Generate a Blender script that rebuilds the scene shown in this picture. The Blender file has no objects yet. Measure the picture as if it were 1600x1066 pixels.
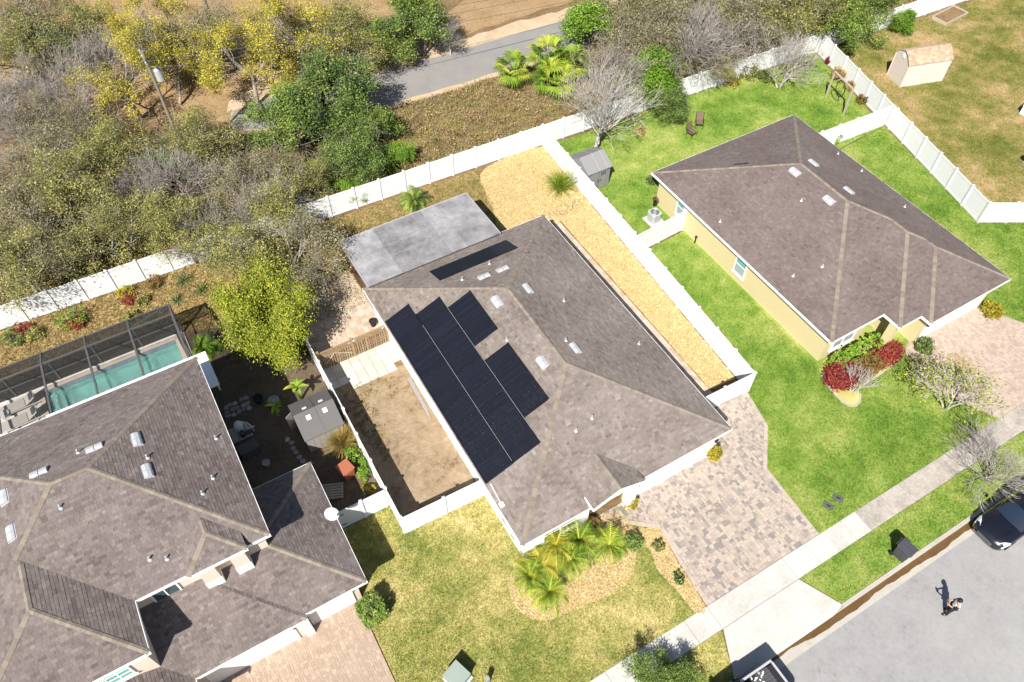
import bpy, math, random
import numpy as np
from mathutils import Matrix, Vector

# ------------------------------------------------------------------ camera, sky, sun, exposure
scene = bpy.context.scene
CAM_H = 36.7                                   # drone height in metres
FOCAL = 1200.0                                 # focal length in photo pixels (photo 1600 wide)
PITCH, ROLL, YAW = (math.radians(a) for a in (52.2, 0.1, 30.3))
_fw = np.array([math.sin(YAW) * math.cos(PITCH), math.cos(YAW) * math.cos(PITCH), -math.sin(PITCH)])
_rt = np.array([math.cos(YAW), -math.sin(YAW), 0.0])
_up = np.cross(_rt, _fw)
_rt, _up = math.cos(ROLL) * _rt + math.sin(ROLL) * _up, -math.sin(ROLL) * _rt + math.cos(ROLL) * _up
cam_data = bpy.data.cameras.new("camera")
cam_data.sensor_width = 36.0
cam_data.lens = 36.0 * FOCAL / 1600.0
cam_data.clip_start, cam_data.clip_end = 0.5, 1000.0
cam = bpy.data.objects.new("camera", cam_data)
scene.collection.objects.link(cam)
cam.matrix_world = Matrix(((_rt[0], _up[0], -_fw[0], 0), (_rt[1], _up[1], -_fw[1], 0), (_rt[2], _up[2], -_fw[2], CAM_H), (0, 0, 0, 1)))
scene.camera = cam

SUN_EL, SUN_AZ = math.radians(47.0), math.radians(48.0)      # shadows fall towards (sin AZ, cos AZ)
world = bpy.data.worlds.new("World")
scene.world = world
world.use_nodes = True
wn = world.node_tree.nodes
sky = wn.new("ShaderNodeTexSky")
sky.sky_type = 'NISHITA'
sky.sun_disc = False
sky.sun_elevation = SUN_EL
sky.sun_rotation = SUN_AZ + math.pi
wn["Background"].inputs[1].default_value = 0.055
world.node_tree.links.new(sky.outputs[0], wn["Background"].inputs[0])
sun_data = bpy.data.lights.new("sun", 'SUN')
sun_data.energy = 4.6
sun_data.angle = math.radians(0.53)
sun_data.color = (1.0, 0.955, 0.88)
sun = bpy.data.objects.new("sun", sun_data)
scene.collection.objects.link(sun)
_sd = Vector((math.sin(SUN_AZ) * math.cos(SUN_EL), math.cos(SUN_AZ) * math.cos(SUN_EL), -math.sin(SUN_EL)))
sun.rotation_euler = _sd.to_track_quat('-Z', 'Y').to_euler()
scene.view_settings.view_transform = 'Standard'
scene.view_settings.look = 'None'
scene.view_settings.gamma = 1.0
scene.view_settings.use_curve_mapping = False
scene.view_settings.exposure = 0.95
try:
    scene.cycles.max_bounces = 6
    scene.cycles.transparent_max_bounces = 12
except Exception:
    pass

# ------------------------------------------------------------------ helpers
COL = scene.collection.objects
rnd = random.Random(7)

def ray(px, py):
    return _fw * FOCAL + _rt * (px - 800) - _up * (py - 533)

def at(px, py, z=0.0):
    """the place at height z that the photograph shows at pixel (px, py)"""
    d = ray(px, py)
    t = (CAM_H - z) / -d[2]
    return (float(d[0] * t), float(d[1] * t), z)

def at_y(px, py, Y):
    d = ray(px, py)
    t = Y / d[1]
    return (float(d[0] * t), Y, float(CAM_H + d[2] * t))

def tag(o, label=None, cat=None, group=None, kind=None):
    if label: o["label"] = label
    if cat: o["category"] = cat
    if group: o["group"] = group
    if kind: o["kind"] = kind
    return o

def thing(name, label, cat, loc=(0, 0, 0), group=None, rz=0.0):
    o = bpy.data.objects.new(name, None)
    o.empty_display_size = 0.3
    COL.link(o)
    o.location = loc
    o.rotation_euler = (0, 0, rz)
    return tag(o, label, cat, group)

def root_offset(p):
    off = Vector((0, 0, 0))
    while p is not None:
        off += p.location
        p = p.parent
    return off

def link_mesh(name, me, mat, parent=None, world=True):
    if mat is not None and not me.materials:
        me.materials.append(mat)
    o = bpy.data.objects.new(name, me)
    COL.link(o)
    if parent is not None:
        o.parent = parent
        if world:
            off = root_offset(parent)
            if off.length > 1e-9:
                me.transform(Matrix.Translation(-off))
    return o

def copy_tree(o, parent=None):
    c = o.copy()
    COL.link(c)
    c.parent = parent
    for ch in list(o.children):
        copy_tree(ch, c)
    return c

def np_mesh(name, V, F, vals=None, smooth=False):
    V = np.asarray(V, dtype=np.float32).reshape(-1, 3)
    F = np.asarray(F, dtype=np.int32)
    m, k = F.shape
    me = bpy.data.meshes.new(name)
    me.vertices.add(len(V)); me.vertices.foreach_set("co", V.ravel())
    me.loops.add(m * k); me.loops.foreach_set("vertex_index", F.ravel())
    me.polygons.add(m); me.polygons.foreach_set("loop_start", np.arange(0, m * k, k, dtype=np.int32))
    if smooth:
        me.polygons.foreach_set("use_smooth", np.ones(m, dtype=bool))
    me.update(calc_edges=True)
    if vals is not None:
        a = me.attributes.new("v", 'FLOAT', 'FACE')
        a.data.foreach_set("value", np.asarray(vals, dtype=np.float32))
    return me

class B:
    """collects shapes that become ONE mesh"""
    def __init__(self):
        self.v, self.f, self.a = [], [], []
    def add(self, vs, fs, val=None):
        n = len(self.v)
        self.v += [tuple(map(float, p)) for p in vs]
        for f in fs:
            self.f.append(tuple(i + n for i in f))
            self.a.append(rnd.random() if val is None else val)
        return self
    def box(self, x0, y0, z0, x1, y1, z1, val=None):
        if val is None: val = rnd.random()
        return self.add([(x0, y0, z0), (x1, y0, z0), (x1, y1, z0), (x0, y1, z0), (x0, y0, z1), (x1, y0, z1), (x1, y1, z1), (x0, y1, z1)],
                        [(0, 3, 2, 1), (4, 5, 6, 7), (0, 1, 5, 4), (1, 2, 6, 5), (2, 3, 7, 6), (3, 0, 4, 7)], val)
    def obox(self, c, s, rz=0.0, val=None, rx=0.0, ry=0.0):
        M = Matrix.Translation(c) @ Matrix.Rotation(rz, 4, 'Z') @ Matrix.Rotation(ry, 4, 'Y') @ Matrix.Rotation(rx, 4, 'X')
        n = len(self.v)
        hx, hy, hz = s[0] / 2, s[1] / 2, s[2] / 2
        self.box(-hx, -hy, -hz, hx, hy, hz, val)
        for i in range(n, len(self.v)):
            self.v[i] = tuple(M @ Vector(self.v[i]))
        return self
    def beam(self, p, q, w, h=None, val=None):
        """a bar of section w x h from p to q"""
        p, q = Vector(p), Vector(q)
        d = (q - p).normalized()
        s = d.cross(Vector((0, 0, 1)))
        s = s.normalized() if s.length > 1e-4 else Vector((1, 0, 0))
        u = s.cross(d)
        h = h or w
        s, u = s * w / 2, u * h / 2
        if val is None: val = rnd.random()
        return self.add([p - s - u, p + s - u, p + s + u, p - s + u, q - s - u, q + s - u, q + s + u, q - s + u],
                        [(0, 1, 2, 3), (7, 6, 5, 4), (0, 4, 5, 1), (1, 5, 6, 2), (2, 6, 7, 3), (3, 7, 4, 0)], val)
    def tube(self, pts, rad, n=8, val=None, caps=True):
        pts = [Vector(p) for p in pts]
        if not hasattr(rad, '__len__'): rad = [rad] * len(pts)
        base = len(self.v); rings = []
        if val is None: val = rnd.random()
        for i, p in enumerate(pts):
            d = (pts[min(i + 1, len(pts) - 1)] - pts[max(i - 1, 0)]).normalized()
            s = d.cross(Vector((0.013, 0.021, 1)))
            if s.length < 0.05: s = d.cross(Vector((1, 0.02, 0.01)))
            s.normalize(); u = s.cross(d)
            for k in range(n):
                a = 2 * math.pi * k / n
                self.v.append(tuple(p + (s * math.cos(a) + u * math.sin(a)) * rad[i]))
        for i in range(len(pts) - 1):
            for k in range(n):
                a, b = base + i * n + k, base + i * n + (k + 1) % n
                self.f.append((a, b, b + n, a + n)); self.a.append(val)
        if caps:
            self.f.append(tuple(base + k for k in range(n))[::-1]); self.a.append(val)
            self.f.append(tuple(base + (len(pts) - 1) * n + k for k in range(n))); self.a.append(val)
        return self
    def lathe(self, c, prof, n=16, val=None):
        """prof: (radius, z) from bottom to top about the vertical through c"""
        base = len(self.v)
        if val is None: val = rnd.random()
        for r, z in prof:
            for k in range(n):
                a = 2 * math.pi * k / n
                self.v.append((c[0] + r * math.cos(a), c[1] + r * math.sin(a), c[2] + z))
        for i in range(len(prof) - 1):
            for k in range(n):
                a, b = base + i * n + k, base + i * n + (k + 1) % n
                self.f.append((a, b, b + n, a + n)); self.a.append(val)
        self.f.append(tuple(base + k for k in range(n))[::-1]); self.a.append(val)
        self.f.append(tuple(base + (len(prof) - 1) * n + k for k in range(n))); self.a.append(val)
        return self
    def prism(self, poly, z0, z1, val=None):
        n = len(poly)
        if sum(poly[i][0] * poly[(i + 1) % n][1] - poly[(i + 1) % n][0] * poly[i][1] for i in range(n)) < 0:
            poly = poly[::-1]
        vs = [(p[0], p[1], z0) for p in poly] + [(p[0], p[1], z1) for p in poly]
        fs = [tuple(range(n))[::-1], tuple(range(n, 2 * n))] + [(i, (i + 1) % n, (i + 1) % n + n, i + n) for i in range(n)]
        return self.add(vs, fs, rnd.random() if val is None else val)
    def mesh(self, name, smooth=False):
        me = bpy.data.meshes.new(name)
        me.from_pydata(self.v, [], self.f)
        if smooth:
            me.polygons.foreach_set("use_smooth", [True] * len(me.polygons))
        a = me.attributes.new("v", 'FLOAT', 'FACE')
        a.data.foreach_set("value", self.a)
        return me
    def build(self, name, mat, parent=None, world=True, smooth=False, bevel=0.0):
        o = link_mesh(name, self.mesh(name, smooth), mat, parent, world)
        if bevel:
            m = o.modifiers.new("bevel", 'BEVEL')
            m.width = bevel; m.segments = 2; m.limit_method = 'ANGLE'; m.harden_normals = False
        return o

def smooth_poly(pts, n=6, jitter=0.0, closed=True, seed=1):
    r = random.Random(seed)
    out, N = [], len(pts)
    for i in range(N):
        p0, p1, p2, p3 = (np.array(pts[(i + k) % N][:2], float) for k in (-1, 0, 1, 2))
        for k in range(n):
            t = k / n
            q = 0.5 * (2 * p1 + (p2 - p0) * t + (2 * p0 - 5 * p1 + 4 * p2 - p3) * t * t + (3 * p1 - p0 - 3 * p2 + p3) * t ** 3)
            out.append((q[0] + r.uniform(-jitter, jitter), q[1] + r.uniform(-jitter, jitter)))
    return out

def rough_poly(pts, step=0.5, jitter=0.06, seed=1):
    """straight edges broken into short uneven pieces"""
    r = random.Random(seed)
    out, N = [], len(pts)
    for i in range(N):
        a, b = np.array(pts[i][:2], float), np.array(pts[(i + 1) % N][:2], float)
        k = max(1, int(np.linalg.norm(b - a) / step))
        for j in range(k):
            q = a + (b - a) * j / k
            out.append((q[0] + r.uniform(-jitter, jitter), q[1] + r.uniform(-jitter, jitter)))
    return out

def inside(poly, x, y):
    """vectorised point in polygon"""
    x, y = np.asarray(x, float), np.asarray(y, float)
    r = np.zeros(x.shape, bool)
    n = len(poly)
    for i in range(n):
        x0, y0 = poly[i][:2]; x1, y1 = poly[(i + 1) % n][:2]
        c = ((y0 > y) != (y1 > y)) & (x < (x1 - x0) * (y - y0) / ((y1 - y0) if abs(y1 - y0) > 1e-12 else 1e-12) + x0)
        r ^= c
    return r

def clip(poly, a, b, c):
    """part of a polygon with a*x+b*y+c >= 0"""
    out, n = [], len(poly)
    for i in range(n):
        p, q = poly[i], poly[(i + 1) % n]
        dp, dq = a * p[0] + b * p[1] + c, a * q[0] + b * q[1] + c
        if dp >= 0: out.append(p)
        if (dp > 0 and dq < 0) or (dp < 0 and dq > 0):
            t = dp / (dp - dq)
            out.append((p[0] + (q[0] - p[0]) * t, p[1] + (q[1] - p[1]) * t))
    return out

def area(poly):
    n = len(poly)
    return 0.5 * sum(poly[i][0] * poly[(i + 1) % n][1] - poly[(i + 1) % n][0] * poly[i][1] for i in range(n))

def clip_convex(poly, cv):
    n = len(cv)
    for i in range(n):
        if len(poly) < 3: return []
        p, q = cv[i], cv[(i + 1) % n]
        poly = clip(poly, -(q[1] - p[1]), q[0] - p[0], (q[1] - p[1]) * p[0] - (q[0] - p[0]) * p[1])
    return poly if len(poly) >= 3 else []
# ------------------------------------------------------------------ materials
def pm(name, cols, rough=0.85, attr=0.0, noise=(), bump=None, spec=0.3, metal=0.0, leaf=0.0, alpha=1.0, coat=0.0):
    """colour ramp driven by the per-piece value "v" and world-space noises (scale, weight)"""
    m = bpy.data.materials.new(name)
    m.use_nodes = True
    nt = m.node_tree; N, L = nt.nodes, nt.links
    bs = N["Principled BSDF"]
    bs.inputs["Roughness"].default_value = rough
    bs.inputs["Specular IOR Level"].default_value = spec
    bs.inputs["Metallic"].default_value = metal
    if coat:
        bs.inputs["Coat Weight"].default_value = coat
        bs.inputs["Coat Roughness"].default_value = 0.04
    geo = N.new("ShaderNodeNewGeometry")
    src = None
    def acc(sock, w):
        nonlocal src
        k = N.new("ShaderNodeMath"); k.operation = 'MULTIPLY_ADD'
        L.new(sock, k.inputs[0]); k.inputs[1].default_value = w
        if src is None: k.inputs[2].default_value = 0.5 - 0.5 * w
        else:
            s = N.new("ShaderNodeMath"); s.operation = 'ADD'; L.new(src, s.inputs[0]); s.inputs[1].default_value = -0.5 * w
            L.new(s.outputs[0], k.inputs[2])
        src = k.outputs[0]
    if attr:
        at_ = N.new("ShaderNodeAttribute"); at_.attribute_name = "v"
        acc(at_.outputs["Fac"], attr)
    for sc, w in noise:
        nz = N.new("ShaderNodeTexNoise"); nz.inputs["Scale"].default_value = sc; nz.inputs["Detail"].default_value = 4.0
        nz.inputs["Roughness"].default_value = 0.62
        L.new(geo.outputs["Position"], nz.inputs["Vector"])
        acc(nz.outputs["Fac"], w)
    if src is None or len(cols) == 1:
        col = None
        bs.inputs["Base Color"].default_value = (*cols[len(cols) // 2], 1)
    else:
        rp = N.new("ShaderNodeValToRGB")
        el = rp.color_ramp.elements
        while len(el) < len(cols): el.new(0.5)
        for i, c in enumerate(cols):
            el[i].position = i / (len(cols) - 1); el[i].color = (*c, 1)
        L.new(src, rp.inputs[0]); col = rp.outputs[0]
        L.new(col, bs.inputs["Base Color"])
    if bump:
        nz = N.new("ShaderNodeTexNoise"); nz.inputs["Scale"].default_value = bump[0]; nz.inputs["Detail"].default_value = 5.0
        L.new(geo.outputs["Position"], nz.inputs["Vector"])
        bp = N.new("ShaderNodeBump"); bp.inputs["Strength"].default_value = bump[1]; bp.inputs["Distance"].default_value = bump[2]
        L.new(nz.outputs["Fac"], bp.inputs["Height"]); L.new(bp.outputs[0], bs.inputs["Normal"])
    if leaf:
        tr = N.new("ShaderNodeBsdfTranslucent")
        if col is not None: L.new(col, tr.inputs[0])
        else: tr.inputs[0].default_value = (*cols[len(cols) // 2], 1)
        mx = N.new("ShaderNodeMixShader"); mx.inputs[0].default_value = leaf
        L.new(bs.outputs[0], mx.inputs[1]); L.new(tr.outputs[0], mx.inputs[2])
        L.new(mx.outputs[0], N["Material Output"].inputs[0])
    if alpha < 1:
        bs.inputs["Alpha"].default_value = alpha
    return m

M = {}
# ground
M['litter'] = pm('leaf_litter', [(.055, .034, .017), (.13, .08, .038), (.22, .145, .075), (.17, .14, .06)], .95, noise=((.35, 1.1), (3.2, .9), (14, .7)), bump=(9, .8, .08))
M['dirt'] = pm('tan_dirt', [(0.138, 0.081, 0.036), (0.251, 0.158, 0.077), (0.323, 0.225, 0.122), (0.379, 0.298, 0.194)], .95, noise=((.5, 1.0), (4, .8), (20, .5)), bump=(7, .6, .05))
M['brush_soil'] = pm('brush_soil', [(0.106, 0.074, 0.035), (0.266, 0.191, 0.084), (0.359, 0.279, 0.119), (0.253, 0.279, 0.084)], .95, noise=((.6, 1.0), (4, 1.0), (17, .7)), bump=(6, .8, .08))
M['sand_edge'] = pm('sandy_shoulder', [(0.285, 0.190, 0.104), (0.456, 0.342, 0.228), (0.551, 0.456, 0.342)], .95, noise=((.9, 1.0), (6, .7)), bump=(8, .5, .03))
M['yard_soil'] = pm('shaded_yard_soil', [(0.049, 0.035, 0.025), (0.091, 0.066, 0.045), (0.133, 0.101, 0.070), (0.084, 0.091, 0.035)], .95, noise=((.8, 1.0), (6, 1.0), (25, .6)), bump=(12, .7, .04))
M['dry_bed'] = pm('dry_planting_bed', [(.20, .12, .055), (.34, .22, .10), (.40, .29, .13), (.27, .25, .08)], .95, noise=((.9, 1.0), (7, .9), (28, .7)), bump=(14, .8, .04))
M['sand_yard'] = pm('trodden_sand', [(.12, .082, .052), (.24, .175, .108), (.29, .218, .14), (.34, .265, .18)], .95, noise=((.7, 1.8), (3.1, 1.3), (18, .8)), bump=(6, .6, .05))
M['asphalt_old'] = pm('old_asphalt', [(0.170, 0.162, 0.153), (0.230, 0.217, 0.208), (0.281, 0.268, 0.255)], .92, noise=((.6, .8), (9, .5), (45, .4)), bump=(40, .3, .01))
M['street'] = pm('pale_street_paving', [(.16, .155, .155), (.25, .245, .243), (.285, .28, .276), (.325, .318, .312)], .9, noise=((.12, .9), (.9, .7), (5, .8), (60, 1.3)), bump=(70, .35, .006))
M['concrete'] = pm('pale_concrete', [(0.361, 0.344, 0.310), (0.456, 0.439, 0.408), (0.516, 0.499, 0.473)], .88, attr=.4, noise=((.8, 1.3), (7, .9), (40, .8)), bump=(50, .25, .004))
M['concrete_old'] = pm('weathered_concrete', [(0.240, 0.210, 0.180), (0.340, 0.305, 0.265), (0.430, 0.395, 0.350)], .9, attr=.35, noise=((1.0, 1.8), (8, 1.2), (40, .8)), bump=(45, .3, .005))
M['kerb'] = pm('kerb_concrete', [(0.306, 0.281, 0.238), (0.391, 0.365, 0.323), (0.442, 0.416, 0.374)], .9, attr=.3, noise=((1.5, .9), (12, .4)), bump=(45, .3, .005))
M['mud_water'] = pm('muddy_gutter_water', [(0.080, 0.042, 0.014), (0.120, 0.068, 0.026), (0.160, 0.100, 0.044)], .14, noise=((1.2, .9), (6, .6)), spec=.5)
M['joint'] = pm('joint_sand', [(.16, .14, .115), (.23, .20, .165)], .95, noise=((4, .8), (30, .5)))
M['joint_tan'] = pm('tan_joint_sand', [(.28, .21, .15), (.36, .28, .21)], .95, noise=((4, .8), (30, .5)))
M['paver_grey'] = pm('grey_tan_pavers', [(0.208, 0.184, 0.176), (0.281, 0.243, 0.224), (0.382, 0.319, 0.266), (0.432, 0.362, 0.299), (0.416, 0.346, 0.288), (0.349, 0.286, 0.245)], .88, attr=1.0, noise=((.8, .5), (22, .3)), bump=(60, .3, .004))
M['paver_tan'] = pm('tan_pavers', [(0.312, 0.234, 0.176), (0.367, 0.277, 0.211), (0.413, 0.328, 0.254)], .88, attr=.8, noise=((.8, .5), (25, .2)), bump=(60, .3, .004))
M['paver_pink'] = pm('pinkish_pavers', [(0.314, 0.237, 0.193), (0.384, 0.302, 0.251), (0.445, 0.367, 0.312)], .88, attr=.75, noise=((.7, .7), (25, .2)), bump=(60, .3, .004))
M['stain'] = pm('rust_stain', [(.30, .15, .07), (.38, .22, .13)], .9, noise=((5, 1.0), (20, .6)))
M['travertine'] = pm('travertine_tiles', [(0.340, 0.255, 0.178), (0.451, 0.365, 0.281), (0.493, 0.425, 0.348)], .85, attr=.8, noise=((1.4, .5), (14, .4)), bump=(30, .3, .004))
M['white_slab'] = pm('bleached_slabs', [(0.396, 0.361, 0.310), (0.490, 0.464, 0.413), (0.533, 0.516, 0.482)], .85, attr=.6, noise=((1.2, .6), (12, .4)), bump=(30, .25, .004))
# lawns (sheet and blades share one look, by place)
M['lawn_straw'] = pm('straw_lawn', [(0.151, 0.204, 0.040), (0.302, 0.312, 0.079), (0.454, 0.402, 0.141), (0.605, 0.516, 0.242)], .9, attr=1.0, noise=((.2, 2.2), (.9, 1.4), (14, .7)), leaf=.1)
M['lawn_green'] = pm('green_lawn', [(0.069, 0.144, 0.016), (0.147, 0.249, 0.029), (0.246, 0.323, 0.063), (0.403, 0.398, 0.139)], .9, attr=.95, noise=((.16, 1.7), (.8, 1.3), (14, .8)), leaf=.1)
M['lawn_dry'] = pm('dry_lawn', [(0.117, 0.133, 0.023), (0.201, 0.196, 0.048), (0.286, 0.228, 0.080), (0.424, 0.307, 0.159)], .9, attr=1.1, noise=((.19, 2.8), (.9, 1.7), (13, .8)), leaf=.1)
M['lawn_patchy'] = pm('patchy_weeds', [(0.095, 0.135, 0.024), (0.230, 0.182, 0.061), (0.351, 0.257, 0.115), (0.270, 0.230, 0.068)], .92, attr=.8, noise=((.4, 1.2), (2.2, .9), (12, .6)), leaf=.1)
M['chips'] = pm('golden_bark_chips', [(0.256, 0.160, 0.057), (0.432, 0.309, 0.138), (0.535, 0.408, 0.194), (0.617, 0.519, 0.298)], .9, attr=1.0, noise=((1.5, .3),))
M['chip_base'] = pm('bark_bed', [(0.319, 0.217, 0.091), (0.479, 0.354, 0.159), (0.574, 0.447, 0.217)], .95, noise=((1.0, .6), (18, .9), (50, .7)), bump=(26, .9, .03))
# house
M['shingle'] = pm('brown_shingles', [(0.118, 0.095, 0.084), (0.169, 0.140, 0.125), (0.214, 0.181, 0.162), (0.271, 0.233, 0.207)], .93, attr=.95, noise=((.3, 1.3), (2.2, .5), (60, .3)), bump=(120, .4, .004))
M['shingle_left'] = pm('dark_brown_shingles', [(0.093, 0.073, 0.069), (0.133, 0.108, 0.101), (0.169, 0.141, 0.132), (0.214, 0.183, 0.171)], .93, attr=1.05, noise=((.3, 1.1), (2.2, .5), (60, .3)), bump=(120, .4, .004))
M['shingle_right'] = pm('mauve_brown_shingles', [(0.096, 0.071, 0.066), (0.128, 0.100, 0.092), (0.156, 0.125, 0.116), (0.188, 0.157, 0.144)], .93, attr=.85, noise=((.3, 1.2), (2.2, .6), (60, .3)), bump=(120, .4, .004))
M['ridge'] = pm('ridge_caps', [(0.162, 0.133, 0.106), (0.204, 0.171, 0.139), (0.243, 0.209, 0.172)], .93, attr=.8, noise=((1.5, .4), (50, .3)), bump=(120, .4, .004))
M['deck'] = pm('roof_deck', [(.06, .05, .045)], .95)
M['stucco_white'] = pm('white_stucco', [(.74, .72, .68), (.79, .775, .74)], .85, noise=((.8, .7), (9, .4)), bump=(60, .3, .004))
M['stucco_cream'] = pm('cream_stucco', [(.58, .48, .40), (.65, .55, .465)], .85, noise=((.8, .7), (9, .4)), bump=(60, .3, .004))
M['stucco_yellow'] = pm('yellow_stucco', [(0.522, 0.446, 0.240), (0.570, 0.495, 0.282)], .85, noise=((.8, .7), (9, .4)), bump=(60, .3, .004))
M['trim'] = pm('white_trim', [(.74, .74, .73), (.80, .80, .79)], .5, noise=((2, .8),))
M['garage'] = pm('garage_door_white', [(.70, .69, .67), (.76, .75, .73)], .5, noise=((1.2, .8),))
M['glass'] = pm('window_glass', [(.045, .075, .085)], .05, spec=.8)
M['glass_green'] = pm('green_tint_glass', [(.14, .36, .30)], .08, spec=.6)
M['shade_pane'] = pm('grey_shade_pane', [(.30, .36, .38)], .15, spec=.6)
M['dark_door'] = pm('dark_entry', [(.05, .035, .025)], .6)
M['vent'] = pm('grey_roof_vent', [(.42, .43, .45), (.55, .56, .58)], .45, noise=((3, .8),), metal=.25)
M['dark_metal'] = pm('dark_metal', [(.03, .03, .032)], .5, metal=.4)
M['vinyl'] = pm('white_vinyl', [(0.666, 0.675, 0.684), (0.720, 0.729, 0.738)], .42, attr=.3, noise=((.7, .6), (6, .3)), spec=.4)
M['mat_black'] = pm('black_solar_mat', [(0.007, 0.008, 0.014), (0.011, 0.013, 0.020), (0.016, 0.017, 0.027)], .42, attr=.8, noise=((1.2, .5), (35, .6)), bump=(45, .5, .006), spec=.15)
M['patio_roof'] = pm('weathered_grey_roofing', [(0.126, 0.118, 0.124), (0.200, 0.194, 0.201), (0.259, 0.255, 0.263), (0.340, 0.337, 0.340)], .72, attr=.35, noise=((.4, 1.5), (1.6, 1.0), (9, .5)))
M['alu'] = pm('grey_aluminium', [(.46, .46, .47), (.55, .55, .56)], .45, noise=((2, .8),), metal=.3)
M['bronze'] = pm('bronze_frame', [(.10, .095, .095), (.15, .145, .145)], .5, noise=((2, .8),), metal=.3)
M['screen_roof'] = pm('thin_insect_screen', [(.05, .05, .05)], .8, alpha=.24)
M['screen_wall'] = pm('dense_insect_screen', [(.03, .029, .029)], .8, alpha=.72)
M['bark_white'] = pm('white_grey_twigs', [(0.288, 0.259, 0.230), (0.442, 0.403, 0.365), (0.557, 0.523, 0.480)], .92, attr=.8, noise=((2.0, .4),))
M['screen'] = pm('insect_screen', [(.035, .034, .034)], .8, alpha=.45)
M['wood_old'] = pm('weathered_timber', [(.18, .115, .06), (.28, .19, .105), (.36, .255, .15)], .85, attr=.9, noise=((2, .5), (30, .3)), bump=(40, .4, .004))
M['wood_brown'] = pm('brown_post', [(.09, .045, .025), (.13, .07, .04)], .8, noise=((6, .9),))
M['wood_pale'] = pm('pale_grey_timber', [(.34, .29, .22), (.44, .38, .30)], .85, noise=((6, .9),))
# sheds and yard things
M['resin_grey'] = pm('grey_resin', [(.21, .205, .20), (.26, .255, .25)], .6, attr=.5, noise=((2, .5), (20, .3)))
M['resin_roof'] = pm('grey_resin_roof', [(.18, .178, .18), (.235, .233, .235)], .6, attr=.5, noise=((2, .5), (20, .3)))
M['resin_dark'] = pm('dark_grey_resin', [(.085, .08, .078), (.125, .12, .115)], .65, attr=.5, noise=((2, .5), (20, .3)))
M['resin_pale'] = pm('pale_taupe_resin', [(.26, .24, .225), (.31, .29, .27)], .65, noise=((2, .6),))
M['shed_wall'] = pm('beige_siding', [(.55, .49, .42), (.62, .56, .49)], .75, attr=.4, noise=((2, .6),))
M['shed_shingle'] = pm('tan_shingles', [(.33, .22, .145), (.41, .29, .20), (.49, .36, .26)], .92, attr=1.0, noise=((3, .3), (40, .3)))
M['green_box'] = pm('pale_green_enamel', [(.22, .27, .235), (.27, .32, .28)], .5, noise=((3, .8),))
M['bin'] = pm('charcoal_plastic', [(.045, .045, .055), (.065, .065, .08)], .45, noise=((6, .8),), spec=.45)
M['lid'] = pm('grey_meter_lid', [(.075, .07, .075), (.11, .105, .11)], .8, noise=((15, .9),))
M['rust_plastic'] = pm('terracotta_plastic', [(.30, .10, .055), (.36, .135, .075)], .55, noise=((4, .8),))
M['white_plastic'] = pm('white_plastic', [(.66, .66, .66), (.74, .74, .74)], .5, noise=((4, .8),))
M['blue_plastic'] = pm('blue_grey_tarp', [(.22, .30, .42), (.32, .40, .50)], .6, noise=((3, .9),))
M['pot'] = pm('grey_pot', [(.30, .31, .31), (.38, .39, .39)], .7, noise=((6, .8),))
M['rubber'] = pm('black_rubber', [(.018, .018, .019)], .8)
M['paint_black'] = pm('black_car_paint', [(.006, .0065, .011)], .22, spec=.5, coat=1.0)
M['paint_dark'] = pm('dark_truck_paint', [(.012, .013, .018)], .25, spec=.5, coat=1.0)
M['liner'] = pm('truck_bed_liner', [(.05, .05, .056), (.085, .085, .095)], .7, noise=((5, .9), (40, .4)))
M['chrome'] = pm('bright_metal', [(.6, .6, .62)], .2, metal=1.0)
M['lamp_clear'] = pm('clear_lamp', [(.55, .57, .6)], .08, spec=.9)
M['lamp_red'] = pm('red_lamp', [(.35, .01, .01)], .15, spec=.6)
M['car_glass'] = pm('car_glass', [(.012, .02, .035)], .03, spec=1.0)
M['cushion'] = pm('taupe_sling', [(.33, .30, .27), (.39, .36, .33)], .8, noise=((10, .8),))
M['chair_brown'] = pm('brown_sling', [(.13, .09, .065), (.17, .12, .085)], .8, noise=((10, .8),))
M['tile_band'] = pm('blue_grey_pool_tiles', [(.17, .21, .29), (.24, .29, .38)], .4, attr=.9, noise=((4, .5),))
M['pool_tile'] = pm('pool_plaster', [(.30, .56, .50), (.40, .66, .59)], .7, noise=((.7, .9), (5, .4)))
M['cable'] = pm('grey_cable', [(.10, .10, .10)], .6)
M['pole'] = pm('grey_pole_wood', [(.17, .145, .115), (.25, .215, .175)], .9, noise=((4, .9), (25, .5)))
M['skin'] = pm('skin', [(.42, .25, .17)], .6)
M['cloth_white'] = pm('white_cloth', [(.72, .72, .72)], .85)
M['cloth_dark'] = pm('dark_cloth', [(.018, .018, .028)], .85)
M['hair'] = pm('dark_hair', [(.014, .013, .016)], .6)
M['stone'] = pm('grey_stone', [(.20, .19, .18), (.30, .285, .27), (.38, .365, .345)], .9, attr=.8, noise=((4, .5), (20, .3)), bump=(20, .4, .02))
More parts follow.
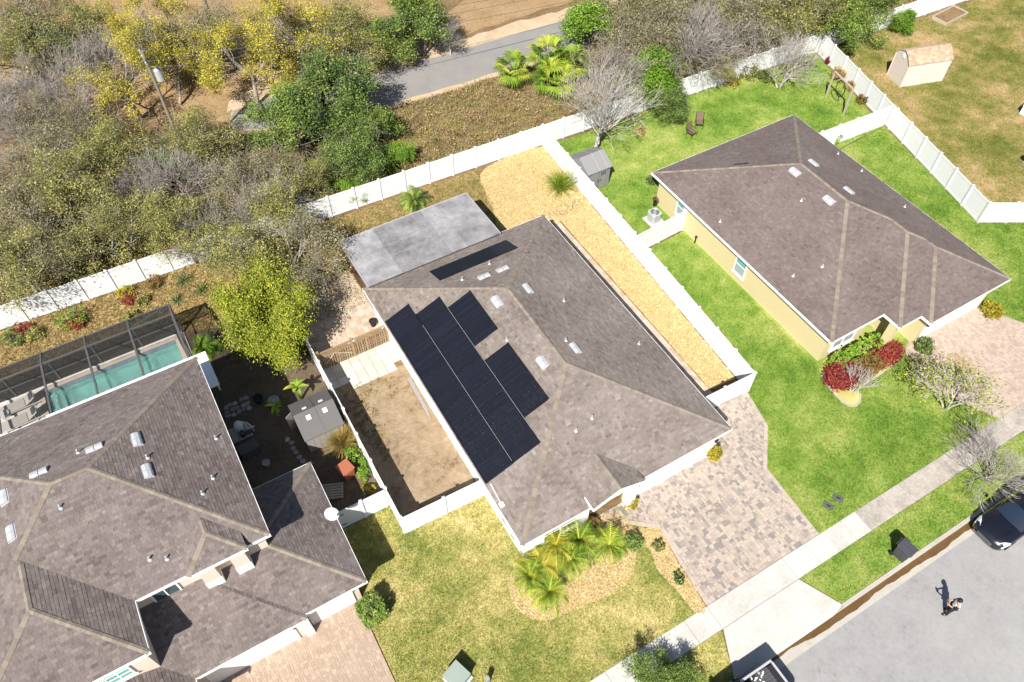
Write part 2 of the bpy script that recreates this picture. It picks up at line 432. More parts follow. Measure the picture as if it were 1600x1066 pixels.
# plants
M['bark'] = pm('grey_bark', [(0.156, 0.126, 0.102), (0.264, 0.228, 0.192), (0.372, 0.330, 0.282)], .92, attr=.7, noise=((2.5, .6),))
M['bark_pale'] = pm('pale_twigs', [(.20, .17, .145), (.32, .285, .25), (.43, .395, .355)], .92, attr=.8, noise=((2.0, .5),))
M['bark_dark'] = pm('dark_bark', [(.06, .05, .042), (.11, .095, .08)], .92, attr=.7, noise=((2.5, .6),))
def leafm(key, name, cols, leaf=.17, n1=.8):
    M[key] = pm(name, cols, .62, attr=1.35, noise=((.45, n1), (2.2, .4)), leaf=leaf, spec=.35)
leafm('l_olive', 'olive_leaves', [(0.042, 0.050, 0.013), (0.132, 0.138, 0.033), (0.282, 0.270, 0.068), (0.480, 0.432, 0.138)])
leafm('l_grey', 'grey_olive_leaves', [(0.055, 0.053, 0.023), (0.143, 0.132, 0.061), (0.286, 0.248, 0.126), (0.429, 0.374, 0.200)])
leafm('l_green', 'mid_green_leaves', [(0.029, 0.052, 0.011), (0.086, 0.144, 0.026), (0.196, 0.276, 0.048), (0.345, 0.414, 0.077)])
leafm('l_bright', 'bright_green_leaves', [(.03, .075, .006), (.10, .20, .013), (.19, .33, .026), (.29, .42, .05)])
leafm('l_dark', 'dark_green_leaves', [(0.018, 0.034, 0.010), (0.062, 0.111, 0.024), (0.156, 0.234, 0.048), (0.312, 0.364, 0.096)])
leafm('l_yellow', 'yellow_oak_leaves', [(0.101, 0.095, 0.011), (0.269, 0.241, 0.024), (0.448, 0.381, 0.044), (0.582, 0.504, 0.077)])
leafm('l_bamboo', 'yellow_green_bamboo', [(.05, .075, .006), (.17, .22, .016), (.34, .37, .032), (.50, .50, .07)])
leafm('l_palm', 'palm_fronds', [(0.064, 0.131, 0.011), (0.160, 0.271, 0.020), (0.276, 0.375, 0.036), (0.446, 0.450, 0.057)])
leafm('l_palm_gold', 'golden_palm_fronds', [(0.124, 0.172, 0.012), (0.265, 0.293, 0.024), (0.420, 0.380, 0.036), (0.528, 0.466, 0.060)])
leafm('l_red', 'red_croton_leaves', [(.10, .008, .012), (.20, .02, .022), (.30, .045, .035), (.25, .12, .04)])
leafm('l_redgreen', 'mottled_croton_leaves', [(.22, .04, .03), (.26, .12, .03), (.16, .13, .03), (.09, .12, .02)])
leafm('l_gold', 'golden_shrub_leaves', [(.13, .11, .008), (.27, .22, .012), (.40, .32, .02), (.46, .40, .05)])
leafm('l_rust', 'rusty_dry_fronds', [(.20, .12, .03), (.34, .22, .06), (.44, .31, .11), (.36, .32, .08)])
leafm('l_dry', 'dry_brush', [(.17, .105, .045), (.33, .225, .10), (.43, .325, .165), (.26, .26, .08)], n1=1.6)
leafm('l_blade', 'strap_leaves', [(.05, .08, .02), (.12, .16, .04), (.22, .25, .08), (.34, .34, .16)])

# water with clear colour
m = pm('pool_water', [(.10, .42, .38)], .03, spec=.5)
bs = m.node_tree.nodes["Principled BSDF"]
bs.inputs["Transmission Weight"].default_value = 0.85
bs.inputs["IOR"].default_value = 1.1
bs.inputs["Base Color"].default_value = (.55, .88, .84, 1)
nz = m.node_tree.nodes.new("ShaderNodeTexNoise"); nz.inputs["Scale"].default_value = 5.0
bp = m.node_tree.nodes.new("ShaderNodeBump"); bp.inputs["Strength"].default_value = .35; bp.inputs["Distance"].default_value = .05
m.node_tree.links.new(nz.outputs["Fac"], bp.inputs["Height"]); m.node_tree.links.new(bp.outputs[0], bs.inputs["Normal"])
M['water'] = m
# ------------------------------------------------------------------ the setting: ground, street, lawns, paving
def sheet(name, poly, z, mat, label, thick=0.0, kind="structure"):
    b = B()
    if thick: b.prism(poly, z - thick, z, .5)
    else:
        if area(poly) < 0: poly = poly[::-1]
        b.add([(p[0], p[1], z) for p in poly], [tuple(range(len(poly)))], .5)
    o = b.build(name, mat)
    return tag(o, label, None, None, kind)

b = B()   # one sheet with an opening for the pool basin
for q in ([(-160, 2.85), (260, 2.85), (260, 30.5), (-160, 30.5)], [(-160, 30.5), (-10.8, 30.5), (-10.8, 34.9), (-160, 34.9)], [(-3.15, 30.5), (260, 30.5), (260, 34.9), (-3.15, 34.9)], [(-160, 34.9), (260, 34.9), (260, 320), (-160, 320)]):
    b.add([(*p, 0.0) for p in q], [(0, 1, 2, 3)], .5)
tag(b.build("ground", M['litter']), "brown leaf litter ground of the wooded strip", kind="structure")
sheet("street", [(-160, -120), (260, -120), (260, 2.85), (-160, 2.85)], -0.12, M['street'], "pale grey residential street at the lower right")
# gutter pan, kerb, muddy water
b = B(); b.prism([(-60, 2.16), (-60, 2.78), (140, 2.78), (140, 2.16)], -0.14, -0.108)
tag(b.build("gutter", M['kerb']), "concrete gutter strip along the kerb", kind="structure")
kerb = tag(thing("kerb", "pale concrete kerb edging the street", None, (0, 2.8, 0)), kind="structure"); del kerb["label"]; kerb["label"] = "pale concrete kerb edging the street"
x = 20.0
while x < 48:
    B().prism([(x, 2.72), (x + 2.98, 2.72), (x + 2.98, 2.92), (x, 2.92)], -0.12, 0.035).build("kerb_stone", M['kerb'], kerb, bevel=.02)
    x += 3.0
x = 13.2 - 3.0
while x > -8:
    B().prism([(x, 2.72), (x + 2.98, 2.72), (x + 2.98, 2.92), (x, 2.92)], -0.12, 0.035).build("kerb_stone", M['kerb'], kerb, bevel=.02)
    x -= 3.0
r = random.Random(5)
top, bot = [], []
for i in range(151):
    x = 14.6 + i * 0.1
    wob = .05 * math.sin(x * .9) + .03 * math.sin(x * 2.3 + 1) + .014 * math.sin(x * 7) + r.uniform(-.008, .008)
    bulge = .34 * math.exp(-((x - 18.2) / 1.3) ** 2)
    top.append((x, 2.705))
    bot.append((x, 2.41 + wob + .12 * math.exp(-((x - 16) / 2) ** 2)))
sheet("gutter_water", top + bot[::-1], -0.102, M['mud_water'], "brown muddy water lying in the gutter")

# sidewalk of separate slabs, with the driveway apron
side = thing("sidewalk", "concrete sidewalk of square slabs beside the street", None, (0, 5.4, 0)); tag(side, kind="structure")
cuts = [-20 + 1.52 * i for i in range(18)]
cuts = [c for c in cuts if c < 6.6] + [6.9, 8.45, 10.0, 11.45, 12.95, 14.3, 19.05, 20.55, 21.85, 23.0, 24.0] + [24.0 + 1.6 * i for i in range(1, 22)]
for i in range(len(cuts) - 1):
    x0, x1 = cuts[i], cuts[i + 1]
    B().prism([(x0 + .008, 4.86), (x1 - .008, 4.86), (x1 - .008, 6.06), (x0 + .008, 6.06)], -0.06, 0.052 + r.uniform(-.004, .004)).build(
        "slab", M['concrete'] if x0 < 23.9 and x1 > -30 else M['concrete_old'], side, bevel=.01)
b = B()
ap = [(14.32, 4.84, .045), (19.03, 4.84, .045), (19.98, 2.86, .012), (19.3, 2.70, -.096), (14.0, 2.70, -.096), (13.3, 2.86, .012)]
b.add(ap, [(0, 1, 2, 5), (5, 2, 3, 4)], .5)
tag(b.build("driveway_apron", M['concrete']), "pale concrete driveway apron running down to the street", kind="structure")

# far road with sandy shoulders
sheet("dirt", smooth_poly([at(*p) for p in ((0, 120), (60, 60), (160, -30), (330, -60), (520, -60), (700, 70), (620, 110), (560, 175), (430, 200), (330, 190), (190, 175), (90, 160))], 6, .1, seed=3), 0.012, M['dirt'], "orange tan bare dirt among the trees")
RD = [(6.2, 54.2), (6.8, 52.9), (8.8, 51.8), (17.4, 50.05), (28, 49.55), (60, 48.2), (140, 44)]
RF = [(6.9, 55.2), (9.2, 55.7), (19, 54.45), (30, 53.85), (60, 52.4), (140, 48)]
sheet("sandy_shoulder", rough_poly([(p[0], p[1] - .7) for p in RD] + [(p[0], p[1] + 1.6) for p in RF[::-1]], 1.0, .35, 8), 0.02, M['sand_edge'], "pale sandy shoulder along the far road")
sheet("road", rough_poly(RD + RF[::-1], 1.2, .10, 4), 0.03, M['asphalt_old'], "narrow grey asphalt road behind the trees")
sheet("dirt", smooth_poly([at(*p) for p in ((640, 60), (700, 20), (770, -30), (900, -40), (905, -5), (800, 30), (700, 62))], 5, .2, seed=9), 0.016, M['dirt'], "orange tan dirt beyond the far road")
sheet("brush_ground", rough_poly([(16.5, 41.0), (36, 40.2), (34, 47), (28, 48.8), (17, 49.3)], .8, .25, 5), 0.012, M['brush_soil'], "dry weedy ground between fence and far road")

# yard ground
LAWN_MAIN = [(0.1, 6.07), (0.12, 14.3), (0.9, 18.4), (3.42, 18.4), (3.45, 16.62), (8.05, 16.5), (8.05, 12.6), (14.1, 12.4), (14.1, 6.07)]
LAWN_RIGHT = [(21.55, 6.07), (21.8, 10.25), (23.65, 12.25), (23.75, 14.0), (24.32, 14.55), (25.03, 26.6), (49.7, 28.2), (47.25, 17.3), (52.5, 14.3), (62, 9), (62, 6.07)]
LAWN_BACK = [(25.05, 26.75), (25.78, 39.3), (40, 38.9), (52.3, 38.4), (49.7, 28.3), (29, 27.1)]
LAWN_FAR = [(52.5, 38.2), (95, 36.5), (95, 9), (62, 9), (52.5, 14.5), (47.35, 17.3)]
VERGE_L = [(-20, 2.93), (13.35, 2.93), (14.2, 4.84), (-20, 4.84)]
VERGE_R = [(20.0, 2.93), (62, 2.93), (62, 4.84), (19.1, 4.84)]
YARD_BACK = [(3.6, 32), (3.6, 40.1), (20, 39.6), (19.4, 36), (18.6, 33.5), (17.5, 31)]
BED_MAIN = smooth_poly([(7.9, 12.6), (6.9, 11.95), (6.46, 11.05), (6.57, 10.18), (7.09, 9.46), (8.35, 9.12), (9.6, 9.0), (10.64, 8.86), (11.95, 9.1), (13.0, 9.95), (13.55, 11.0), (13.2, 12.3), (10.5, 12.7)], 5, .03, seed=2)
BED_STRIP = smooth_poly([(13.5, 11.1), (14.0, 10.8), (14.75, 10.3), (14.5, 8.8), (14.25, 6.1), (13.65, 6.15), (13.55, 7.3), (13.38, 8.7), (13.65, 9.7), (13.4, 10.4)], 5, .02, seed=3)
BED_RIGHT = smooth_poly([(29.2, 13.9), (28.62, 13.1), (28.42, 12.1), (28.4, 11.2), (28.8, 10.72), (29.5, 11.0), (29.85, 11.5), (31.5, 11.6), (33.3, 11.8), (34.2, 12.3), (33.4, 13.6), (31, 14.1)], 5, .02, seed=4)
MULCH_BACK = smooth_poly([(18.5, 33.0), (19.0, 35), (19.4, 37), (20.6, 39.3), (25.62, 39.35), (25.45, 36), (25.25, 33), (23, 32.2), (20.6, 31.2)], 5, .06, seed=6)
MULCH_SIDE = rough_poly([(22.45, 15.75), (24.22, 15.65), (25.28, 33.2), (22.5, 33.2)], .4, .02, 7)
DRIVE_MAIN = [(14.35, 6.09), (21.52, 6.07), (21.78, 10.24), (23.62, 12.24), (24.15, 14.6), (20.0, 14.68), (20.0, 12.5), (11.9, 12.5), (12.2, 11.6), (13.6, 11.35), (14.1, 10.9), (14.8, 10.35), (14.55, 8.6)]
DRIVE_LEFT = [(-16, 14.8), (0.0, 14.8), (0.08, 6.08), (-16, 6.08)]
DRIVE_RIGHT = [(34.9, 12.4), (34.3, 12.1), (33.35, 9.95), (35.2, 6.07), (44.5, 6.07), (40.85, 12.3)]
SAND = [(3.55, 16.6), (8.1, 16.5), (8.1, 26.2), (3.55, 26.8)]
LEFT_YARD = [(-2.6, 18.45), (3.48, 18.45), (3.5, 35.5), (-2.6, 35.5)]
LEFT_BED = [(-16, 35.3), (-3, 35.2), (3.5, 33.5), (3.6, 40.4), (-16, 41.0)]
sheet("lawn", LAWN_MAIN, .030, M['lawn_straw'], "straw coloured front lawn left of the paved driveway")
sheet("lawn", LAWN_RIGHT, .030, M['lawn_green'], "green lawn round the yellow house")
sheet("lawn", LAWN_BACK, .026, M['lawn_green'], "green backyard lawn behind the yellow house")
sheet("lawn", LAWN_FAR, .022, M['lawn_dry'], "dry brownish lawn round the beige shed")
sheet("lawn", VERGE_L, .030, M['lawn_straw'], "straw coloured grass verge left of the apron")
sheet("lawn", VERGE_R, .034, M['lawn_green'], "green grass verge right of the apron")
sheet("weedy_yard", YARD_BACK, .018, M['lawn_patchy'], "patchy dry weeds between patio roof and back fence")
sheet("sand_yard", rough_poly(SAND, .5, .03, 2), .022, M['sand_yard'], "bare sandy side yard inside white fence")
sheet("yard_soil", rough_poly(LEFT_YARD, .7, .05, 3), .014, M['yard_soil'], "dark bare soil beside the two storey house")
sheet("planting_bed", rough_poly(LEFT_BED, .7, .05, 4), .018, M['dry_bed'], "dry planting bed along the white back fence")
sheet("planting_bed", BED_RIGHT, .048, M['lawn_straw'], "kerbed planting bed below the yellow house window")
for nm, pl, lb in (("mulch_bed", BED_MAIN, "golden bark bed under the front palms"), ("mulch_bed", BED_STRIP, "golden bark strip beside the paved driveway"),
                   ("mulch_bed", MULCH_BACK, "golden bark area in the rear corner"), ("mulch_bed", MULCH_SIDE, "long golden bark strip along the side fence")):
    sheet(nm, pl, .046, M['chip_base'], lb)

# pale stone edging of the small bed
b = B()
for i in range(0, len(BED_RIGHT) - 12):
    p, q = BED_RIGHT[i], BED_RIGHT[(i + 1) % len(BED_RIGHT)]
    if p[1] < 13.3: b.beam((p[0], p[1], .06), (q[0], q[1], .06), .09, .07)
tag(b.build("bed_edging", M['kerb']), "thin pale concrete edging of the small bed", kind="structure")

# paving: real pieces with recessed joints
def paving(name, label, poly, mat, base_mat, z, cell, sizes, gap, seed, edges=(), joints=.012, jit=.003):
    """mosaic of rectangles from a list of sizes in cells, cut to the outline"""
    r = random.Random(seed)
    if area(poly) < 0: poly = poly[::-1]
    xs, ys = [p[0] for p in poly], [p[1] for p in poly]
    x0, y0 = min(xs), min(ys)
    nx, ny = int((max(xs) - x0) / cell) + 1, int((max(ys) - y0) / cell) + 1
    used = np.zeros((nx + 8, ny + 8), bool)
    gx, gy = np.meshgrid(x0 + (np.arange(nx) + .5) * cell, y0 + (np.arange(ny) + .5) * cell, indexing='ij')
    ok = inside(poly, gx, gy)
    b = B()
    for j in range(ny):
        for i in range(nx):
            if used[i, j] or not ok[i, j]: continue
            opts = [s for s in sizes]
            r.shuffle(opts)
            for w, h in opts + [(2, 1), (1, 2), (1, 1)]:
                if used[i:i + w, j:j + h].any(): continue
                if i + w <= nx and j + h <= ny and ok[i:i + w, j:j + h].all(): break
            else: w = h = 1
            used[i:i + w, j:j + h] = True
            a0, b0, a1, b1 = x0 + i * cell + gap, y0 + j * cell + gap, x0 + (i + w) * cell - gap, y0 + (j + h) * cell - gap
            zt = z + r.uniform(-jit, jit)
            q = [(a0, b0), (a1, b0), (a1, b1), (a0, b1)]
            v = r.random()
            e = .008
            vs = [(*p, z - joints) for p in q] + [(a0 + e, b0 + e, zt), (a1 - e, b0 + e, zt), (a1 - e, b1 - e, zt), (a0 + e, b1 - e, zt)]
            b.add(vs, [(4, 5, 6, 7), (0, 1, 5, 4), (1, 2, 6, 5), (2, 3, 7, 6), (3, 0, 4, 7)], v)
    base = sheet(name, poly, z - joints + .001, base_mat, label)
    o = b.build("pavers", mat, base)
    o["kind"] = "stuff"
    if edges:      # soldier course along the open edges
        c = B()
        for k in edges:
            p, q = np.array(poly[k], float), np.array(poly[(k + 1) % len(poly)], float)
            L = np.linalg.norm(q - p); d = (q - p) / L; nv = np.array((-d[1], d[0])); n = max(1, int(L / .115))
            for m in range(n):
                a, e = p + d * (L * m / n + .004), p + d * (L * (m + 1) / n - .004)
                pts = [a - nv * .03, e - nv * .03, e + nv * .17, a + nv * .17]
                zt = z + .007 + r.uniform(-.002, .002)
                c.add([(*t, z - .02) for t in pts] + [(*t, zt) for t in pts], [(4, 5, 6, 7), (0, 1, 5, 4), (1, 2, 6, 5), (2, 3, 7, 6), (3, 0, 4, 7)], r.uniform(.3, .9))
        o = c.build("edge_pavers", mat, base); o["kind"] = "stuff"
    return base

paving("driveway", "driveway of mixed grey and tan pavers before the white garage", DRIVE_MAIN, M['paver_grey'], M['joint'], .06, .075, [(3, 3), (4, 3), (3, 2), (2, 2), (2, 3), (3, 4), (3, 2), (2, 2)], .0045, 11, edges=(1, 2, 3, 9, 10, 11, 12))
paving("driveway", "driveway of even tan pavers before the two storey house", DRIVE_LEFT, M['paver_tan'], M['joint_tan'], .06, .11, [(2, 2), (2, 1), (2, 2), (1, 2)], .0045, 12, edges=(2,))
paving("driveway", "driveway of pinkish pavers before the yellow house", DRIVE_RIGHT, M['paver_pink'], M['joint_tan'], .06, .11, [(2, 2), (2, 1), (2, 2), (1, 2)], .004, 13, edges=(1, 2, 4))
paving("side_path", "narrow pale paver path along the white house side", [(20.0, 14.9), (22.42, 14.9), (22.42, 33.0), (20.0, 33.0)], M['travertine'], M['joint_tan'], .05, .2, [(2, 1), (2, 2), (1, 2)], .005, 14)
paving("patio", "pale travertine patio behind the timber fence", [(3.65, 28.5), (8.1, 28.4), (8.15, 34.8), (4.6, 35.2), (3.65, 33)], M['travertine'], M['joint_tan'], .05, .15, [(2, 2), (3, 2), (2, 3), (3, 3)], .004, 15)
# large bleached slabs in front of the timber fence: each one a piece
pad = tag(thing("slab_pad", "bleached square slabs before the timber fence", None, (5.7, 27.2, 0)), kind="structure")
r = random.Random(3)
for i in range(8):
    for j in range(4):
        x0, y0 = 3.58 + i * .56, 26.12 + j * .55
        if (i, j) in ((0, 0), (1, 0), (7, 0)): continue
        B().box(x0, y0, 0, x0 + .545, y0 + .535, .055 + r.uniform(-.006, .006)).build("slab", M['white_slab'], pad, bevel=.008)

# scattered blades and chips (uncountable)
def scatter_in(poly, dens, seed, excl=()):
    g = np.random.default_rng(seed)
    xs, ys = [p[0] for p in poly], [p[1] for p in poly]
    n = int((max(xs) - min(xs)) * (max(ys) - min(ys)) * dens)
    x, y = g.uniform(min(xs), max(xs), n), g.uniform(min(ys), max(ys), n)
    k = inside(poly, x, y)
    for e in excl: k &= ~inside(e, x, y)
    return x[k], y[k], g

def tufts(name, label, poly, dens, mat, seed, h=(.035, .085), w=.015, excl=(), z=.03, blades=3, spread=.03):
    x, y, g = scatter_in(poly, dens, seed, excl)
    n = len(x) * blades
    x, y = np.repeat(x, blades) + g.normal(0, spread, n), np.repeat(y, blades) + g.normal(0, spread, n)
    a = g.uniform(0, 2 * np.pi, n); hh = g.uniform(*h, n); lean = g.uniform(.2, 1.1, n) * hh
    la = g.uniform(0, 2 * np.pi, n)
    V = np.zeros((n, 3, 3), np.float32)
    V[:, 0] = np.stack([x - np.cos(a) * w, y - np.sin(a) * w, np.full(n, z - .005)], 1)
    V[:, 1] = np.stack([x + np.cos(a) * w, y + np.sin(a) * w, np.full(n, z - .005)], 1)
    V[:, 2] = np.stack([x + np.cos(la) * lean, y + np.sin(la) * lean, z + hh], 1)
    me = np_mesh(name, V.reshape(-1, 3), np.arange(n * 3).reshape(-1, 3), np.repeat(g.random(n // blades), blades))
    return tag(link_mesh(name, me, mat), label, None, None, "stuff")

HOUSE_R = [(29.0, 13.4), (41.5, 12.0), (41.5, 30.5), (29.0, 30.5)]
tufts("grass", "straw coloured grass blades of the front lawn", LAWN_MAIN, 480, M['lawn_straw'], 21, excl=(BED_MAIN, BED_STRIP))
tufts("grass", "green grass blades round the yellow house", LAWN_RIGHT, 300, M['lawn_green'], 22, excl=(BED_RIGHT, DRIVE_RIGHT, HOUSE_R))
tufts("grass", "green grass blades of the backyard lawn", LAWN_BACK, 170, M['lawn_green'], 23, excl=(HOUSE_R,), w=.017)
tufts("grass", "dry grass blades round the beige shed", [(52.5, 38.2), (75, 37.2), (70, 20), (54, 12), (47.35, 17.3)], 110, M['lawn_dry'], 24, w=.02)
tufts("grass", "straw coloured grass blades left of the apron", [(5, 2.93), (13.35, 2.93), (14.2, 4.84), (5, 4.84)], 330, M['lawn_straw'], 25)
tufts("grass", "green grass blades of the verge right of the apron", [(20.0, 2.95), (36, 2.95), (36, 4.84), (19.1, 4.84)], 330, M['lawn_green'], 26)
tufts("weeds", "patchy dry weeds behind the patio roof", YARD_BACK, 150, M['lawn_patchy'], 27, h=(.04, .13), w=.02, z=.018)
tufts("weeds", "dry weeds in the bed along the back fence", LEFT_BED, 170, M['lawn_patchy'], 28, h=(.05, .16), w=.02, z=.018)
tufts("weeds", "greenish weed patches in the sandy side yard", smooth_poly([(3.9, 26.2), (5.6, 26.3), (6.9, 25.7), (6.4, 24.6), (5.4, 24.9), (5.0, 23.0), (4.7, 21.0), (4.1, 21.4), (3.8, 23.5)], 4, .2, seed=3), 26, M['lawn_patchy'], 29, h=(.04, .10), w=.03, z=.02, blades=9, spread=.07)
tufts("dry_brush", "dry brown brush between fence and far road", [(16.5, 41.0), (36, 40.2), (34, 47), (28, 48.8), (17, 49.3)], 130, M['l_dry'], 30, h=(.05, .26), w=.03, z=.0, blades=4, spread=.14)
tufts("undergrowth", "brown undergrowth below the trees", [(-16, 41.2), (16, 40.6), (16, 50), (-16, 53)], 60, M['l_dry'], 31, h=(.08, .5), w=.04, z=.0, blades=4, spread=.15)
tufts("undergrowth", "brown undergrowth along the fence of the yellow house", [(36, 40), (72, 39), (72, 46), (34, 47)], 60, M['l_dry'], 32, h=(.08, .5), w=.04, z=.0, blades=4, spread=.15)

def chips(name, label, poly, dens, seed, z=.046):
    x, y, g = scatter_in(poly, dens, seed)
    n = len(x)
    a = g.uniform(0, 2 * np.pi, n); L = g.uniform(.02, .05, n); W = g.uniform(.010, .022, n)
    t1, t2 = g.normal(0, .3, n), g.normal(0, .35, n)
    zz = z + g.uniform(.006, .03, n)
    ux, uy = np.cos(a) * L, np.sin(a) * L; vx, vy = -np.sin(a) * W, np.cos(a) * W
    V = np.zeros((n, 4, 3), np.float32)
    for k, (s, t) in enumerate(((-1, -1), (1, -1), (1, 1), (-1, 1))):
        V[:, k] = np.stack([x + s * ux + t * vx, y + s * uy + t * vy, zz + s * t1 * L + t * t2 * W], 1)
    me = np_mesh(name, V.reshape(-1, 3), np.arange(n * 4).reshape(-1, 4), g.random(n))
    return tag(link_mesh(name, me, M['chips']), label, None, None, "stuff")
chips("bark_chips", "golden bark chips under the front palms", BED_MAIN, 800, 41)
chips("bark_chips", "golden bark chips beside the paved driveway", BED_STRIP, 620, 42)
chips("bark_chips", "golden bark chips in the rear corner", MULCH_BACK, 420, 43)
chips("bark_chips", "golden bark chips along the side fence", MULCH_SIDE, 460, 44)
# ------------------------------------------------------------------ houses
PITCH_R = 0.4167

class Roof:
    """union of hipped (or gabled) rectangles of one pitch"""
    def __init__(self, rects, pitch=PITCH_R):
        self.r = [dict(x0=a[0], x1=a[1], y0=a[2], y1=a[3], ze=a[4], pl=a[5] if len(a) > 5 else 'LRFB', p=a[6] if len(a) > 6 else pitch) for a in rects]
    def plane(self, r, k):
        p = r['p']
        return {'L': (p, 0, r['ze'] - p * r['x0']), 'R': (-p, 0, r['ze'] + p * r['x1']),
                'F': (0, p, r['ze'] - p * r['y0']), 'B': (0, -p, r['ze'] + p * r['y1'])}[k]
    def h(self, x, y):
        best = -9
        for r in self.r:
            if r['x0'] - 1e-6 <= x <= r['x1'] + 1e-6 and r['y0'] - 1e-6 <= y <= r['y1'] + 1e-6:
                best = max(best, min(a * x + b * y + c for a, b, c in (self.plane(r, k) for k in r['pl'])))
        return best
    def pieces(self):
        out = []
        for i, r in enumerate(self.r):
            for k in r['pl']:
                A = self.plane(r, k)
                poly = [(r['x0'], r['y0']), (r['x1'], r['y0']), (r['x1'], r['y1']), (r['x0'], r['y1'])]
                for m in r['pl']:
                    if m != k:
                        C = self.plane(r, m)
                        poly = clip(poly, C[0] - A[0], C[1] - A[1], C[2] - A[2])
                todo = [poly]
                for j, s in enumerate(self.r):
                    if j == i: continue
                    G = [(1, 0, -s['x0']), (-1, 0, s['x1']), (0, 1, -s['y0']), (0, -1, s['y1'])]
                    empty = False
                    for m in s['pl']:
                        C = self.plane(s, m)
                        g = (C[0] - A[0], C[1] - A[1], C[2] - A[2])
                        if abs(g[0]) + abs(g[1]) < 1e-9:
                            if g[2] < -1e-6 or (abs(g[2]) <= 1e-6 and j < i): empty = True
                        else: G.append(g)
                    if empty: continue
                    nxt = []
                    for pc in todo:
                        cur = pc
                        for g in G:
                            o = clip(cur, -g[0], -g[1], -g[2])
                            if len(o) > 2 and abs(area(o)) > 1e-4: nxt.append(o)
                            cur = clip(cur, *g)
                            if len(cur) < 3 or abs(area(cur)) < 1e-4: break
                    todo = nxt
                out += [(i, k, A, pc) for pc in todo if len(pc) > 2 and abs(area(pc)) > 1e-3]
        return out

